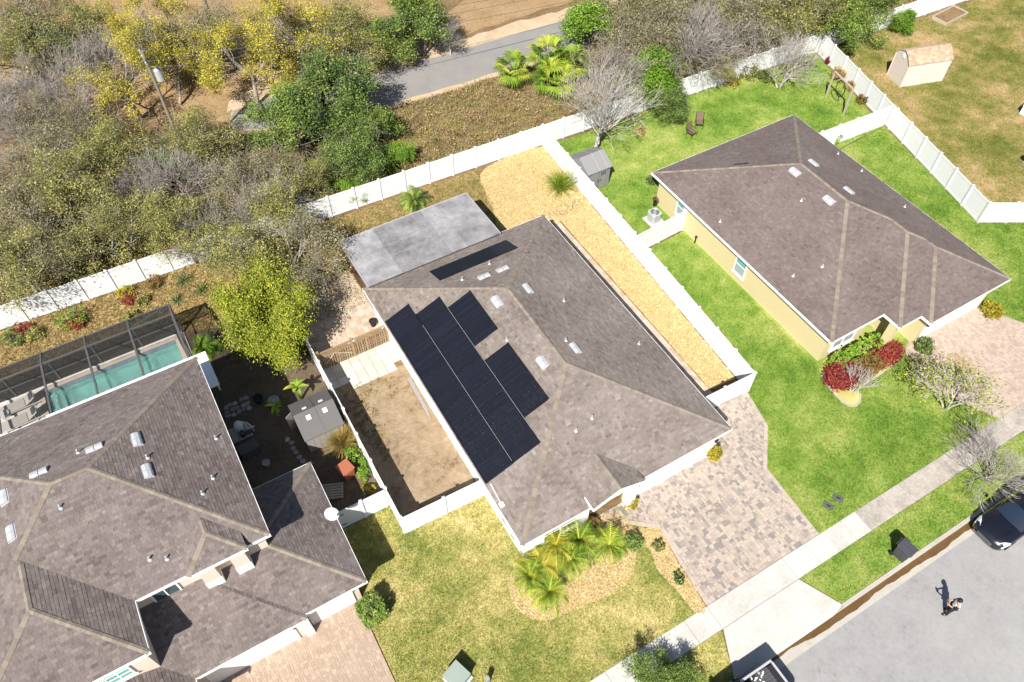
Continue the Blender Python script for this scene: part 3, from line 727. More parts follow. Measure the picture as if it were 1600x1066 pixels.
def build_roof(house, roof, mat, seed, xmin=-99):
    """roof part with its deck, shingles and caps"""
    pcs = roof.pieces()
    d = B()
    for i, k, A, pc in pcs:
        top = [(p[0], p[1], A[0] * p[0] + A[1] * p[1] + A[2]) for p in pc]
        d.add(top, [tuple(range(len(pc)))], .5)
    ro = d.build("roof", M['deck'], house)
    g = random.Random(seed)
    s = B()
    EXP = .142
    for i, k, A, pc in pcs:
        r = roof.r[i]
        if area(pc) < 0: pc = pc[::-1]
        ce = 1 / math.sqrt(1 + r['p'] ** 2)
        ax = 0 if k in 'LR' else 1
        e0 = {'L': r['x0'], 'R': r['x1'], 'F': r['y0'], 'B': r['y1']}[k]
        sg = 1 if k in 'LF' else -1
        step = EXP * ce
        us = [sg * (p[ax] - e0) for p in pc]; ts = [p[1 - ax] for p in pc]
        for row in range(int(min(us) / step) - 1, int(max(us) / step) + 1):
            u0, u1 = max(row * step - .012, -.03), (row + 1) * step + .01
            if u1 < min(us) or u0 > max(us): continue
            rr = random.Random((row + 7) * 977 + i * 31 + ord(k) + seed)
            t = min(ts) - 1.0 - rr.random() * .6
            t = math.floor(min(ts)) - 1.0 + rr.random() * .35
            tone = rr.uniform(-.03, .03)
            while t < max(ts):
                w = rr.choice((.15, .19, .24, .30))
                val = min(1, max(0, rr.gauss(.5, .15) + tone))
                lift = rr.choice((.010, .010, .018))
                t1 = t + w - .006
                if t1 > min(ts):
                    if ax == 0: q = [(e0 + sg * u0, t), (e0 + sg * u1, t), (e0 + sg * u1, t1), (e0 + sg * u0, t1)]
                    else: q = [(t, e0 + sg * u0), (t, e0 + sg * u1), (t1, e0 + sg * u1), (t1, e0 + sg * u0)]
                    if area(q) < 0: q = q[::-1]
                    full = True
                    c = clip_convex(q, pc)
                    if len(c) >= 3 and abs(area(c)) > 1e-4:
                        full = abs(abs(area(c)) - abs(area(q))) < 1e-6
                        vs = []
                        for p in c:
                            u = sg * (p[ax] - e0)
                            vs.append((p[0], p[1], A[0] * p[0] + A[1] * p[1] + A[2] + .004 + lift * (1 - (u - u0) / (u1 - u0))))
                        s.add(vs, [tuple(range(len(c)))], val)
                        low = [v for v in vs if abs(sg * (v[ax] - e0) - u0) < 1e-4]
                        if len(low) >= 2:
                            a_, b_ = low[0], low[-1]
                            s.add([a_, b_, (b_[0], b_[1], b_[2] - lift - .006), (a_[0], a_[1], a_[2] - lift - .006)], [(0, 1, 2, 3)], val)
                t += w
    so = s.build("shingles", mat, ro)
    so["kind"] = "stuff"
    # ridge and hip caps
    c = B()
    for r in roof.r:
        hw, hd = (r['x1'] - r['x0']) / 2, (r['y1'] - r['y0']) / 2
        pl = r['pl']
        segs = []
        if hw <= hd or len(pl) < 4:
            xm = (r['x0'] + r['x1']) / 2
            ya = r['y0'] + (hw if 'F' in pl else 0); yb = r['y1'] - (hw if 'B' in pl else 0)
            if 'F' in pl: segs += [((r['x0'], r['y0']), (xm, ya)), ((r['x1'], r['y0']), (xm, ya))]
            if 'B' in pl: segs += [((r['x0'], r['y1']), (xm, yb)), ((r['x1'], r['y1']), (xm, yb))]
            segs.append(((xm, ya), (xm, yb)))
        else:
            ym = (r['y0'] + r['y1']) / 2
            xa, xb = r['x0'] + hd, r['x1'] - hd
            segs += [((r['x0'], r['y0']), (xa, ym)), ((r['x0'], r['y1']), (xa, ym)), ((r['x1'], r['y0']), (xb, ym)), ((r['x1'], r['y1']), (xb, ym)), ((xa, ym), (xb, ym))]
        for p, q in segs:
            p, q = np.array(p), np.array(q)
            Ln = np.linalg.norm(q - p)
            if Ln < .2: continue
            dv = (q - p) / Ln; nv = np.array((-dv[1], dv[0]))
            n = int(Ln / .2)
            hr = lambda z: min(a * z[0] + b_ * z[1] + c_ for a, b_, c_ in (roof.plane(r, kk) for kk in pl))
            for j in range(n):
                a, e = p + dv * (j * Ln / n), p + dv * ((j + 1.12) * Ln / n)
                mid = (a + e) / 2
                if max(abs(roof.h(*z) - hr(z)) for z in (mid, mid + nv * .25, mid - nv * .25)) > .03 and roof.h(*(mid + nv * .25)) > -5 and roof.h(*(mid - nv * .25)) > -5: continue
                if roof.h(*mid) > hr(mid) + .02: continue
                w = .115
                vs = []
                for z, lf in ((a, .034), (e, .024)):
                    for o in (-w, 0, w):
                        y = z + nv * o
                        vs.append((y[0], y[1], hr(y) + lf + (.0 if o else .006)))
                v = g.random()
                c.add(vs, [(0, 1, 4, 3), (1, 2, 5, 4)], v)
                c.add([vs[0], vs[1], vs[2], (vs[2][0], vs[2][1], vs[2][2] - .03), (vs[1][0], vs[1][1], vs[1][2] - .03), (vs[0][0], vs[0][1], vs[0][2] - .03)], [(0, 1, 4, 5), (1, 2, 3, 4)], v)
    co = c.build("ridge_caps", M['ridge'], ro)
    co["kind"] = "stuff"
    return ro

def on_roof(roof, px, py):
    """where the line of sight through a photo pixel meets the roof"""
    d = ray(px, py)
    lo = (CAM_H - 9.0) / -d[2]; hi = CAM_H / -d[2]
    for _ in range(400):
        t = lo + (hi - lo) * _ / 400
        x, y, z = d[0] * t, d[1] * t, CAM_H + d[2] * t
        if z <= roof.h(x, y): return (float(x), float(y), float(roof.h(x, y)))
    return None

def roof_vent(ro, roof, px, py):
    p = on_roof(roof, px, py)
    if not p: return
    e = .3
    gx, gy = (roof.h(p[0] + e, p[1]) - roof.h(p[0] - e, p[1])) / (2 * e), (roof.h(p[0], p[1] + e) - roof.h(p[0], p[1] - e)) / (2 * e)
    dn = np.array((-gx, -gy)); dn = dn / (np.linalg.norm(dn) + 1e-9)
    al = np.array((-dn[1], dn[0]))
    ang = math.atan2(al[1], al[0]); sl = math.atan(math.hypot(gx, gy))
    # two curved hoods side by side on a flashing plate
    M4 = Matrix.Translation(p) @ Matrix.Rotation(ang, 4, 'Z') @ Matrix.Rotation(sl, 4, 'X')
    K = .74
    b = B(); b.box(-.50, -.30, .012, .50, .30, .022, val=.1)
    for sx in (-.245, .245):
        w = .225
        prof = [(-.24, .02), (-.235, .13), (-.12, .19), (.10, .17), (.24, .09), (.25, .02)]
        n = len(prof)
        vs = [(sx - w, y, z) for y, z in prof] + [(sx + w, y, z) for y, z in prof]
        b.add(vs, [(i, i + 1, i + 1 + n, i + n) for i in range(n - 1)] + [tuple(range(n))[::-1], tuple(range(n, 2 * n))])
    b.v = [tuple(M4 @ (Vector(v) * K)) for v in b.v]
    b.build("roof_vent", M['vent'], ro)

def roof_pipe(ro, roof, px, py, h=.28, r=.05):
    p = on_roof(roof, px, py)
    if not p: return
    b = B()
    b.lathe((p[0], p[1], p[2] - .06), [(.10, 0), (.10, .08), (.055, .13), (r * .8, .14), (r * .8, h + .03), (r * .6, h + .03)], 10)
    b.build("vent_pipe", M['vent'], ro)

def fascia(house, segs, z, mat=None, name="fascia", h=.19, t=.024):
    """white boards along eaves: (x0,y0,x1,y1) laid just outside the roof edge"""
    for x0, y0, x1, y1 in segs:
        B().beam((x0, y0, z - h / 2 - .004), (x1, y1, z - h / 2 - .004), t, h).build(name, mat or M['trim'], house)

def window(house, x0, x1, y, z0, z1, face, glass='glass', rows=2, cols=1):
    """a framed window in a wall; face is the outward side: F (-y), L (-x)"""
    def bx(a0, d0, c0, a1, d1, c1):
        if face == 'F': return (a0, y - d1, c0, a1, y - d0, c1)
        return (y - d1, a0, c0, y - d0, a1, c1)
    f = B(); t = .07
    f.box(*bx(x0 - t, -.02, z0 - t, x1 + t, .05, z0)); f.box(*bx(x0 - t, -.02, z1, x1 + t, .05, z1 + t))
    f.box(*bx(x0 - t, -.02, z0, x0, .05, z1)); f.box(*bx(x1, -.02, z0, x1 + t, .05, z1))
    fo = f.build("window", M['trim'], house)
    s = B(); s.box(*bx(x0 - t - .05, -.02, z0 - t - .06, x1 + t + .05, .10, z0 - t - .002)); s.build("sill", M['trim'], fo)
    for i in range(cols):
        for j in range(rows):
            a0, a1 = x0 + (x1 - x0) * i / cols, x0 + (x1 - x0) * (i + 1) / cols
            c0, c1 = z0 + (z1 - z0) * j / rows, z0 + (z1 - z0) * (j + 1) / rows
            p = B(); p.box(*bx(a0 + .02, -.02, c0 + .02, a1 - .02, .014, c1 - .02))
            p.build("pane", M[glass] if not (glass == 'glass_green' and j == 0 and rows == 2) else M['shade_pane'], fo)
    mu = B()
    for i in range(1, cols):
        a = x0 + (x1 - x0) * i / cols; mu.box(*bx(a - .025, -.02, z0, a + .025, .03, z1))
    for j in range(1, rows):
        c = z0 + (z1 - z0) * j / rows; mu.box(*bx(x0, -.02, c - .02, x1, .035, c + .02))
    if mu.v: mu.build("glazing_bars", M['trim'], fo)

def garage_door(house, x0, x1, y, h=2.1, panels=4):
    d = B()
    d.box(x0 - .09, y - .05, 0.03, x0, y + .05, h + .09); d.box(x1, y - .05, 0.03, x1 + .09, y + .05, h + .09); d.box(x0, y - .05, h, x1, y + .05, h + .09)
    g = d.build("garage_door", M['trim'], house)
    for i in range(panels):
        z0 = .04 + (h - .04) * i / panels
        B().box(x0 + .005, y - .03, z0, x1 - .005, y + .03, z0 + (h - .04) / panels - .012).build("panel", M['garage'], g)

def lantern(house, x, y, z):
    b = B()
    b.box(x - .03, y - .02, z - .08, x + .03, y + .05, z + .12)
    b.lathe((x, y - .13, z - .14), [(.05, 0), (.085, .03), (.095, .24), (.11, .25), (.03, .36)], 8)
    b.build("wall_lantern", M['dark_metal'], house)

def walls(house, poly, z0, z1, mat):
    return B().prism(poly, z0, z1).build("wall", mat, house)

# ---- the white house in the middle
hm = thing("house", "single storey white house with brown hip roof and black solar mats", "house", (14, 21, 0))
RM = Roof([(7.68, 20.25, 12.18, 30.66, 2.62), (11.5, 14.56, 12.15 - .22, 15.6, 2.82, 'LR')])
walls(hm, [(7.97, 12.47), (11.75, 12.47), (11.75, 14.6), (14.35, 14.6), (14.35, 12.47), (19.95, 12.47), (19.95, 30.35), (7.97, 30.35)], 0, 2.50, M['stucco_white'])
B().prism([(7.72, 12.22), (20.21, 12.22), (20.21, 30.62), (7.72, 30.62)], 2.47, 2.50).build("soffit", M['trim'], hm)
rm = build_roof(hm, RM, M['shingle'], 100)
fascia(hm, [(7.655, 12.18, 7.655, 30.66), (20.275, 12.18, 20.275, 30.66), (7.63, 12.155, 11.75, 12.155), (14.3, 12.155, 20.3, 12.155), (7.63, 30.685, 20.3, 30.685)], 2.62)
# entry gable: raking boards, gable wall, pillars, door
zr = 2.82 + 1.53 * PITCH_R
b = B(); b.beam((11.47, 11.9, 2.76), (13.03, 11.9, zr - .05), .05, .2); b.beam((13.03, 11.9, zr - .05), (14.59, 11.9, 2.76), .05, .2); b.build("bargeboard", M['trim'], hm)
fascia(hm, [(11.475, 11.9, 11.475, 13.1)], 2.84, h=.16, t=.05)
b = B(); b.add([(11.75, 12.1, 2.4), (14.3, 12.1, 2.4), (14.3, 12.1, 2.86), (13.03, 12.1, zr - .09), (11.75, 12.1, 2.86), (11.75, 12.4, 2.4), (14.3, 12.4, 2.4), (14.3, 12.4, 2.86), (13.03, 12.4, zr - .09), (11.75, 12.4, 2.86)],
              [(0, 1, 2, 3, 4), (9, 8, 7, 6, 5), (0, 5, 6, 1), (1, 6, 7, 2), (4, 3, 8, 9), (3, 2, 7, 8), (0, 4, 9, 5)]); b.build("gable_wall", M['stucco_white'], hm)
B().box(13.85, 12.05, 0, 14.32, 12.5, 2.45).build("pillar", M['stucco_white'], hm)
B().box(12.5, 14.52, .02, 13.5, 14.585, 2.1).build("entry_door", M['dark_door'], hm)
garage_door(hm, 14.85, 19.35, 12.45)
lantern(hm, 14.58, 12.45, 1.75); lantern(hm, 19.6, 12.45, 1.75)
window(hm, 9.1, 10.0, 12.45, .8, 2.1, 'F', rows=2); window(hm, 10.1, 11.0, 12.45, .8, 2.1, 'F', rows=2)
window(hm, 14.6, 15.4, 7.95, 1.2, 2.1, 'L'); window(hm, 20.5, 21.9, 7.95, 1.0, 2.1, 'L')
for px, py in ((756, 433), (785, 421.6), (776.5, 472), (825, 452), (899, 545), (847.5, 567)): roof_vent(rm, RM, px, py)
for px, py in ((881, 471), (792, 532), (998, 538), (900, 673.5), (925, 654), (722.5, 438), (765, 413), (884, 533)): roof_pipe(rm, RM, px, py)
# electric meter and pipes on the side wall, white conduit on the roof
b = B(); b.box(7.85, 14.1, 1.0, 7.97, 14.45, 1.6); b.tube([(7.91, 14.27, 1.6), (7.91, 14.27, 2.45)], .025, 8); b.box(7.83, 13.2, .9, 7.97, 13.5, 1.35); b.build("electric_meter", M['vent'], hm)
P0, P1 = on_roof(RM, 767, 757), on_roof(RM, 784, 790)
B().tube([(P0[0], P0[1], P0[2] + .06), (P1[0], P1[1], P1[2] + .06)], .03, 8).build("pool_heater_pipe", M['trim'], rm)
b = B(); b.box(P1[0] - .12, P1[1] - .12, P1[2], P1[0] + .12, P1[1] + .12, P1[2] + .14); b.build("junction_box", M['white_plastic'], rm)

# solar pool-heating mats, each one a piece with its ribs and headers
def solar_mat(x0, x1, y0, y1):
    zf = lambda x: 2.62 + PITCH_R * (x - 7.68) + .045
    b = B(); n = 14
    for i in range(n):
        a, c = y0 + (y1 - y0) * i / n, y0 + (y1 - y0) * (i + 1) / n - .012
        b.add([(x0, a, zf(x0)), (x0, c, zf(x0)), (x1, c, zf(x1)), (x1, a, zf(x1)), (x0, a, zf(x0) + .02), (x0, c, zf(x0) + .02), (x1, c, zf(x1) + .02), (x1, a, zf(x1) + .02)],
              [(4, 7, 6, 5), (0, 4, 5, 1), (1, 5, 6, 2), (2, 6, 7, 3), (3, 7, 4, 0)], .3 + .5 * rnd.random())
    b.add([(x0, y0, zf(x0) - .03), (x1, y0, zf(x1) - .03), (x1, y1, zf(x1) - .03), (x0, y1, zf(x0) - .03)], [(0, 1, 2, 3)], .2)
    o = b.build("solar_mat", M['mat_black'], rm)
    for xx in (x0 + .03, x1 - .03): B().tube([(xx, y0, zf(xx) + .035), (xx, y1, zf(xx) + .035)], .024, 6).build("header_pipe", M['mat_black'], o)
def mats(x0, x1, y0, y1, n):
    for i in range(n):
        solar_mat(x0, x1, y0 + (y1 - y0) * i / n + .003, y0 + (y1 - y0) * (i + 1) / n - .003)
mats(7.74, 9.285, 15.76, 27.64, 10)
mats(9.295, 10.845, 15.78, 26.71, 9)
mats(10.855, 12.33, 22.6, 25.75, 3)
mats(10.855, 12.33, 17.4, 21.52, 4)
for (x, y0, y1) in ((9.29, 15.9, 25.8), (10.85, 16.6, 25.7)):
    zf = 2.62 + PITCH_R * (x - 7.68) + .105
    B().tube([(x, y0, zf), (x, y1, zf)], .008, 6).build("hold_down_strap", M['alu'], rm)
for i in range(4):   # rear slope
    zf = lambda y: 2.62 + PITCH_R * (30.66 - y) + .045
    x0, x1 = 11.5 + i * 1.315, 11.5 + i * 1.315 + 1.305
    b = B(); y0, y1 = 27.95, 29.44
    b.add([(x0, y0, zf(y0)), (x1, y0, zf(y0)), (x1, y1, zf(y1)), (x0, y1, zf(y1)), (x0, y0, zf(y0) + .02), (x1, y0, zf(y0) + .02), (x1, y1, zf(y1) + .02), (x0, y1, zf(y1) + .02)],
          [(4, 5, 6, 7), (0, 1, 5, 4), (1, 2, 6, 5), (2, 3, 7, 6), (3, 0, 4, 7)])
    b.build("solar_mat", M['mat_black'], rm)

# ---- the yellow house
hr = thing("house", "single storey yellow house with mauve brown hip roof", "house", (35, 21, 0))
RR = Roof([(28.82, 41.6, 13.74, 30.52, 2.62), (32.95, 41.6, 12.55, 26, 2.62), (34.72, 41.6, 11.88, 22, 2.62)])
walls(hr, [(29.24, 14.16), (32.6, 14.16), (32.6, 15.4), (34.0, 15.4), (34.0, 13.3), (35.1, 13.3), (35.1, 12.3), (41.18, 12.3), (41.18, 30.1), (29.24, 30.1)], 0, 2.5, M['stucco_yellow'])
B().prism([(28.86, 13.78), (41.56, 13.78), (41.56, 30.48), (28.86, 30.48)], 2.47, 2.5).build("soffit", M['trim'], hr)
B().prism([(32.99, 12.59), (41.56, 12.59), (41.56, 13.77), (32.99, 13.77)], 2.474, 2.5).build("soffit", M['trim'], hr)
B().prism([(34.76, 11.92), (41.56, 11.92), (41.56, 12.58), (34.76, 12.58)], 2.47, 2.5).build("soffit", M['trim'], hr)
rr = build_roof(hr, RR, M['shingle_right'], 200)
fascia(hr, [(28.795, 13.74, 28.795, 30.52), (41.625, 11.88, 41.625, 30.52), (28.77, 13.715, 32.95, 13.715), (32.925, 12.55, 32.925, 13.74), (32.9, 12.525, 34.72, 12.525), (34.695, 11.88, 34.695, 12.55), (34.67, 11.855, 41.65, 11.855), (28.77, 30.545, 41.65, 30.545)], 2.62)
B().box(32.98, 12.75, 0, 33.45, 13.2, 2.47).build("pillar", M['stucco_yellow'], hr)
B().box(33.0, 12.72, 2.25, 35.0, 13.0, 2.465).build("entry_beam", M['stucco_yellow'], hr)
B().box(33.15, 15.33, .02, 33.95, 15.41, 2.1).build("entry_door", M['dark_door'], hr)
garage_door(hr, 35.6, 40.7, 12.28)
lantern(hr, 35.35, 12.28, 1.8); lantern(hr, 40.95, 12.28, 1.8)
window(hr, 29.95, 30.75, 14.14, .7, 2.15, 'F', 'glass_green'); window(hr, 30.85, 31.65, 14.14, .7, 2.15, 'F', 'glass_green')
window(hr, 21.1, 21.95, 29.22, .75, 2.2, 'L', 'glass_green'); window(hr, 27.3, 27.95, 29.22, .9, 2.2, 'L', 'glass_green')
b = B(); b.tube([(29.14, 25.6, 0), (29.14, 25.6, .55)], .05, 8); b.lathe((29.14, 25.6, .55), [(.09, 0), (.09, .08), (.03, .12)], 8); b.build("standpipe", M['dark_metal'], hr)
for px, py in ((1242, 269), (1271, 255.7), (1295, 313.4), (1326, 299)): roof_vent(rr, RR, px, py)
for px, py in ((1309, 241), (1346, 268), (1252, 314), (1125, 347), (1413, 324), (1239, 432), (1284.6, 417.5)): roof_pipe(rr, RR, px, py, .2, .06)
b = B()
p = on_roof(RR, 1148, 258); q = on_roof(RR, 1168, 256)
for i in range(9):
    t = i / 8
    b.obox((p[0] + (q[0] - p[0]) * t, p[1] + (q[1] - p[1]) * t, p[2] + (q[2] - p[2]) * t + .03), (.16, .07, .02), rnd.uniform(0, 3))
b.build("torn_ridge_piece", M['dark_metal'], rr)

# ---- the two storey house at the left
hl = thing("house", "two storey cream house with dark brown hip roofs beside the pool", "house", (-6, 20, 0))
RU = Roof([(-14.6, -2.12, 17.1, 28.1, 5.42), (-14.36, -7.84, 14.77, 24, 5.42), (-5.62, -3.12, 16.85, 20.2, 5.66)])
walls(hl, [(-14.3, 17.4), (-14.05, 15.05), (-8.14, 15.05), (-8.14, 17.4), (-2.42, 17.4), (-2.42, 27.7), (-14.3, 27.7)], 0, 5.3, M['stucco_cream'])
B().prism([(-14.56, 17.14), (-2.16, 17.14), (-2.16, 28.06), (-14.56, 28.06)], 5.27, 5.30).build("soffit", M['trim'], hl)
B().prism([(-14.3, 14.81), (-7.88, 14.81), (-7.88, 17.13), (-14.3, 17.13)], 5.27, 5.30).build("soffit", M['trim'], hl)
ru = build_roof(hl, RU, M['shingle_left'], 300)
fascia(hl, [(-2.095, 17.1, -2.095, 28.1), (-7.84, 17.075, -5.62, 17.075), (-3.12, 17.075, -2.07, 17.075), (-7.815, 14.77, -7.815, 17.1), (-14.6, 14.745, -7.79, 14.745), (-14.6, 28.125, -2.07, 28.125)], 5.42)
fascia(hl, [(-5.64, 16.825, -3.10, 16.825)], 5.66)
B().prism([(-5.58, 16.9), (-3.16, 16.9), (-3.16, 17.6), (-5.58, 17.6)], 5.50, 5.53).build("soffit", M['trim'], hl)
B().box(-5.5, 17.2, 5.28, -3.24, 17.5, 5.52).build("dormer_wall", M['stucco_cream'], hl)
# lower roofs
RL = Roof([(-22, 0.73, 14.27, 21.25, 2.62), (-22, -2.2, 14.04, 21.2, 2.62), (-22, -7.15, 12.6, 18.5, 2.62)])
# the lower roof only shows outside the upper walls
rl = build_roof(hl, RL, M['shingle_left'], 400)
walls(hl, [(-9.0, 14.45), (-2.62, 14.45), (-2.62, 14.7), (0.3, 14.7), (0.3, 20.8), (-2.6, 20.8), (-9.0, 20.8)], 0, 2.5, M['stucco_cream'])
walls(hl, [(-15, 13.0), (-7.55, 13.0), (-7.55, 15.0), (-15, 15.0)], 0, 2.5, M['stucco_cream'])
B().prism([(-9.4, 14.31), (0.69, 14.31), (0.69, 21.21), (-9.4, 21.21)], 2.47, 2.5).build("soffit", M['trim'], hl)
fascia(hl, [(0.755, 14.27, 0.755, 21.25), (-2.2, 14.245, 0.78, 14.245), (-7.15, 14.015, -2.17, 14.015), (-2.6, 21.275, 0.78, 21.275), (-7.125, 12.6, -7.125, 14.04)], 2.62)
for x0, x1 in ((-5.28, -4.62), (-3.95, -3.32)):
    B().box(x0, 16.90, 3.4, x1, 17.45, 5.5).build("pilaster", M['stucco_cream'], hl)
    B().box(x0 - .03, 16.87, 3.4, x1 + .03, 17.45, 4.25).build("pilaster_base", M['stucco_white'], hl)
garage_door(hl, -2.1, -0.1, 14.68, 2.1); garage_door(hl, -6.9, -3.0, 14.43, 2.1)
B().box(-2.6, 14.25, 0, -2.22, 14.44, 2.46).build("pilaster", M['stucco_white'], hl)
lantern(hl, -2.9, 14.43, 1.85); lantern(hl, 0.1, 14.68, 1.85)
window(hl, -7.35, -6.35, 17.38, 3.95, 4.85, 'F', rows=1, cols=2); window(hl, -10.3, -8.95, 15.03, 3.8, 4.85, 'F', 'glass_green', rows=3, cols=3)
for px, py in ((214, 688), (148, 701), (61, 740), (231, 737), (7, 778), (18.5, 834)): roof_vent(ru, RU, px, py)
for px, py in ((123, 708), (333, 748), (317, 772), (231, 716), (95.5, 794), (262, 874), (235, 875), (338, 686)): roof_pipe(ru, RU, px, py)
# flat white lanai roof behind
B().box(-9.95, 27.72, 3.12, -1.72, 30.15, 3.34).build("lanai_roof", M['trim'], hl, bevel=.02)
for x in (-9.8, -7.2, -4.5, -1.95): B().box(x - .06, 29.9, 0, x + .06, 30.05, 3.12).build("lanai_post", M['trim'], hl)
# satellite dish on the lower eave
d0 = on_roof(RL, 515, 812)
ds = thing("satellite_dish", "pale grey satellite dish on the lower roof edge of the two storey house", "satellite dish", d0)
b = B(); b.tube([d0, (d0[0], d0[1], d0[2] + .35), (d0[0] + .12, d0[1] - .1, d0[2] + .55)], .025, 8); b.build("mast", M['alu'], ds)
b = B(); c = Vector((d0[0] + .2, d0[1] - .12, d0[2] + .62)); ax = Vector((-.30, -.45, .84)).normalized(); s = ax.orthogonal().normalized(); u = ax.cross(s)
n = 20; rings = [(0, 0), (.12, .008), (.25, .035), (.36, .075)]
for rr_, zz in rings:
    for k in range(n): b.v.append(tuple(c + (s * math.cos(2 * math.pi * k / n) * .85 + u * math.sin(2 * math.pi * k / n)) * rr_ + ax * zz))
for i in range(len(rings) - 1):
    for k in range(n): b.f.append((i * n + k, i * n + (k + 1) % n, (i + 1) * n + (k + 1) % n, (i + 1) * n + k)); b.a.append(.5)
b.build("reflector", M['alu'], ds, smooth=True)
b = B(); b.tube([c, c + ax * .38 - u * .25], .014, 6); b.obox(tuple(c + ax * .42 - u * .25), (.16, .08, .09), .4); b.build("feed_arm", M['white_plastic'], ds)
# ------------------------------------------------------------------ fences
FH = 1.86
_fence_cache = {}
def vinyl_fence(label, p, q, spacing=1.84, ends=(1, 1), height=FH, z=0.0):
    p, q = np.array(p, float), np.array(q, float)
    Ln = np.linalg.norm(q - p); n = max(1, round(Ln / spacing)); w = Ln / n
    ang = math.atan2(q[1] - p[1], q[0] - p[0])
    f = thing("vinyl_fence", label, "fence", (p[0], p[1], z), rz=ang)
    key = (round(w, 3), height)
    if key not in _fence_cache:
        b = B(); a0, a1 = .06, w - .06; nb = 10
        for i in range(nb):
            x0, x1 = a0 + (a1 - a0) * i / nb, a0 + (a1 - a0) * (i + 1) / nb
            b.box(x0 + .002, -.012, .1, x1 - .002, .012, height - .14)
        b.box(a0, -.008, .1, a1, .008, height - .14)
        b.box(a0, -.026, .05, a1, .026, .19); b.box(a0, -.026, height - .2, a1, .026, height - .06)
        pm_ = b.mesh("panel"); pm_.materials.append(M['vinyl'])
        c = B(); c.box(-.064, -.064, -.05, .064, .064, height - .02)
        c.add([(-.08, -.08, height - .02), (.08, -.08, height - .02), (.08, .08, height - .02), (-.08, .08, height - .02), (-.08, -.08, height + .01), (.08, -.08, height + .01), (.08, .08, height + .01), (-.08, .08, height + .01), (0, 0, height + .07)],
              [(0, 3, 2, 1), (0, 1, 5, 4), (1, 2, 6, 5), (2, 3, 7, 6), (3, 0, 4, 7), (4, 5, 8), (5, 6, 8), (6, 7, 8), (7, 4, 8)])
        po = c.mesh("post"); po.materials.append(M['vinyl'])
        _fence_cache[key] = (pm_, po)
    pme, pos = _fence_cache[key]
    for i in range(n):
        o = bpy.data.objects.new("panel", pme); COL.link(o); o.parent = f; o.location = (i * w, 0, 0)
    for i in range(n + 1):
        if (i == 0 and not ends[0]) or (i == n and not ends[1]): continue
        o = bpy.data.objects.new("post", pos); COL.link(o); o.parent = f; o.location = (i * w, 0, 0)
    return f

vinyl_fence("white vinyl fence between the bare woods and the left planting bed", (-15.9, 41.15), (3.5, 40.43), ends=(1, 0))
vinyl_fence("white vinyl fence behind the weedy yard and bark corner of the white house", (3.5, 40.43), (25.75, 39.6))
vinyl_fence("white vinyl fence under the bushes behind the yellow house", (25.75, 39.6), (52.6, 38.5), ends=(0, 1))
vinyl_fence("white vinyl fence behind the dry lawn with the beige shed", (52.6, 38.5), (78, 37.6), ends=(0, 1))
vinyl_fence("long white vinyl fence between bark strip and yellow house lawn", (25.72, 39.5), (24.25, 14.62), ends=(0, 1))
vinyl_fence("short white vinyl gate fence beside the paved driveway", (24.25, 14.62), (20.1, 14.75), ends=(0, 1))
vinyl_fence("short white vinyl fence between bark strip and air conditioner", (24.98, 26.75), (29.15, 27.02), ends=(0, 1))
vinyl_fence("white vinyl fence joining the yellow house to the far side fence", (41.25, 28.75), (49.85, 28.35), ends=(1, 0))
vinyl_fence("white vinyl fence dividing green lawns from the dry lawn", (52.5, 38.3), (47.2, 17.4), ends=(0, 1))
vinyl_fence("white vinyl fence running off past the dry lawn at the photo edge", (47.2, 17.4), (55.5, 12.6), ends=(0, 1))
vinyl_fence("white vinyl fence between dark side yard and sandy yard", (3.5, 40.3), (3.47, 16.7), ends=(0, 1))
vinyl_fence("white vinyl fence closing the sandy yard beside the white house", (3.47, 16.62), (8.05, 16.48), ends=(0, 1))
g = vinyl_fence("white vinyl gate beside the two storey house", (0.8, 18.48), (3.44, 18.44), spacing=1.4, ends=(1, 0))
b = B(); b.box(1.36, -.045, .95, 1.40, -.02, 1.35); b.box(.1, -.04, .35, .35, -.025, .40); b.box(.1, -.04, 1.4, .35, -.025, 1.45); b.build("gate_hardware", M['dark_metal'], g, world=False)

# timber fence with lattice top
tf = thing("timber_fence", "weathered timber picket fence with lattice top and gate brace", "fence", (3.6, 28.3, 0))
for x in (3.66, 5.72, 7.9):
    B().box(x - .07, 28.23, 0, x + .07, 28.37, 1.72).build("post", M['wood_old'], tf)
for x0, x1, h in ((3.75, 5.64, 1.55), (5.80, 7.82, 1.6)):
    for z in (.18, h - .42, h - .02): B().box(x0, 28.27, z - .04, x1, 28.33, z + .04).build("rail", M['wood_old'], tf)
    n = int((x1 - x0) / .135)
    for i in range(n):
        x = x0 + .02 + i * (x1 - x0 - .02) / n
        B().box(x, 28.245, .06, x + .085, 28.268, h - .4).build("picket", M['wood_old'], tf)
    b = B(); zt, zb = h - .06, h - .38
    k = x0 - .3
    while k < x1:
        for s in (1, -1):
            xa, xb = (k, k + .32) if s > 0 else (k + .32, k)
            za, zc = zb, zt
            if min(xa, xb) >= x0 - .02 and max(xa, xb) <= x1 + .02: b.beam((xa, 28.29 + .006 * s, za), (xb, 28.29 + .006 * s, zc), .012, .035)
        k += .085
    b.build("lattice", M['wood_old'], tf)
b = B(); b.beam((3.95, 28.22, .5), (4.6, 28.22, 1.15), .03, .07); b.beam((4.6, 28.22, 1.15), (5.6, 28.22, .55), .03, .07); b.build("gate_brace", M['wood_pale'], tf)

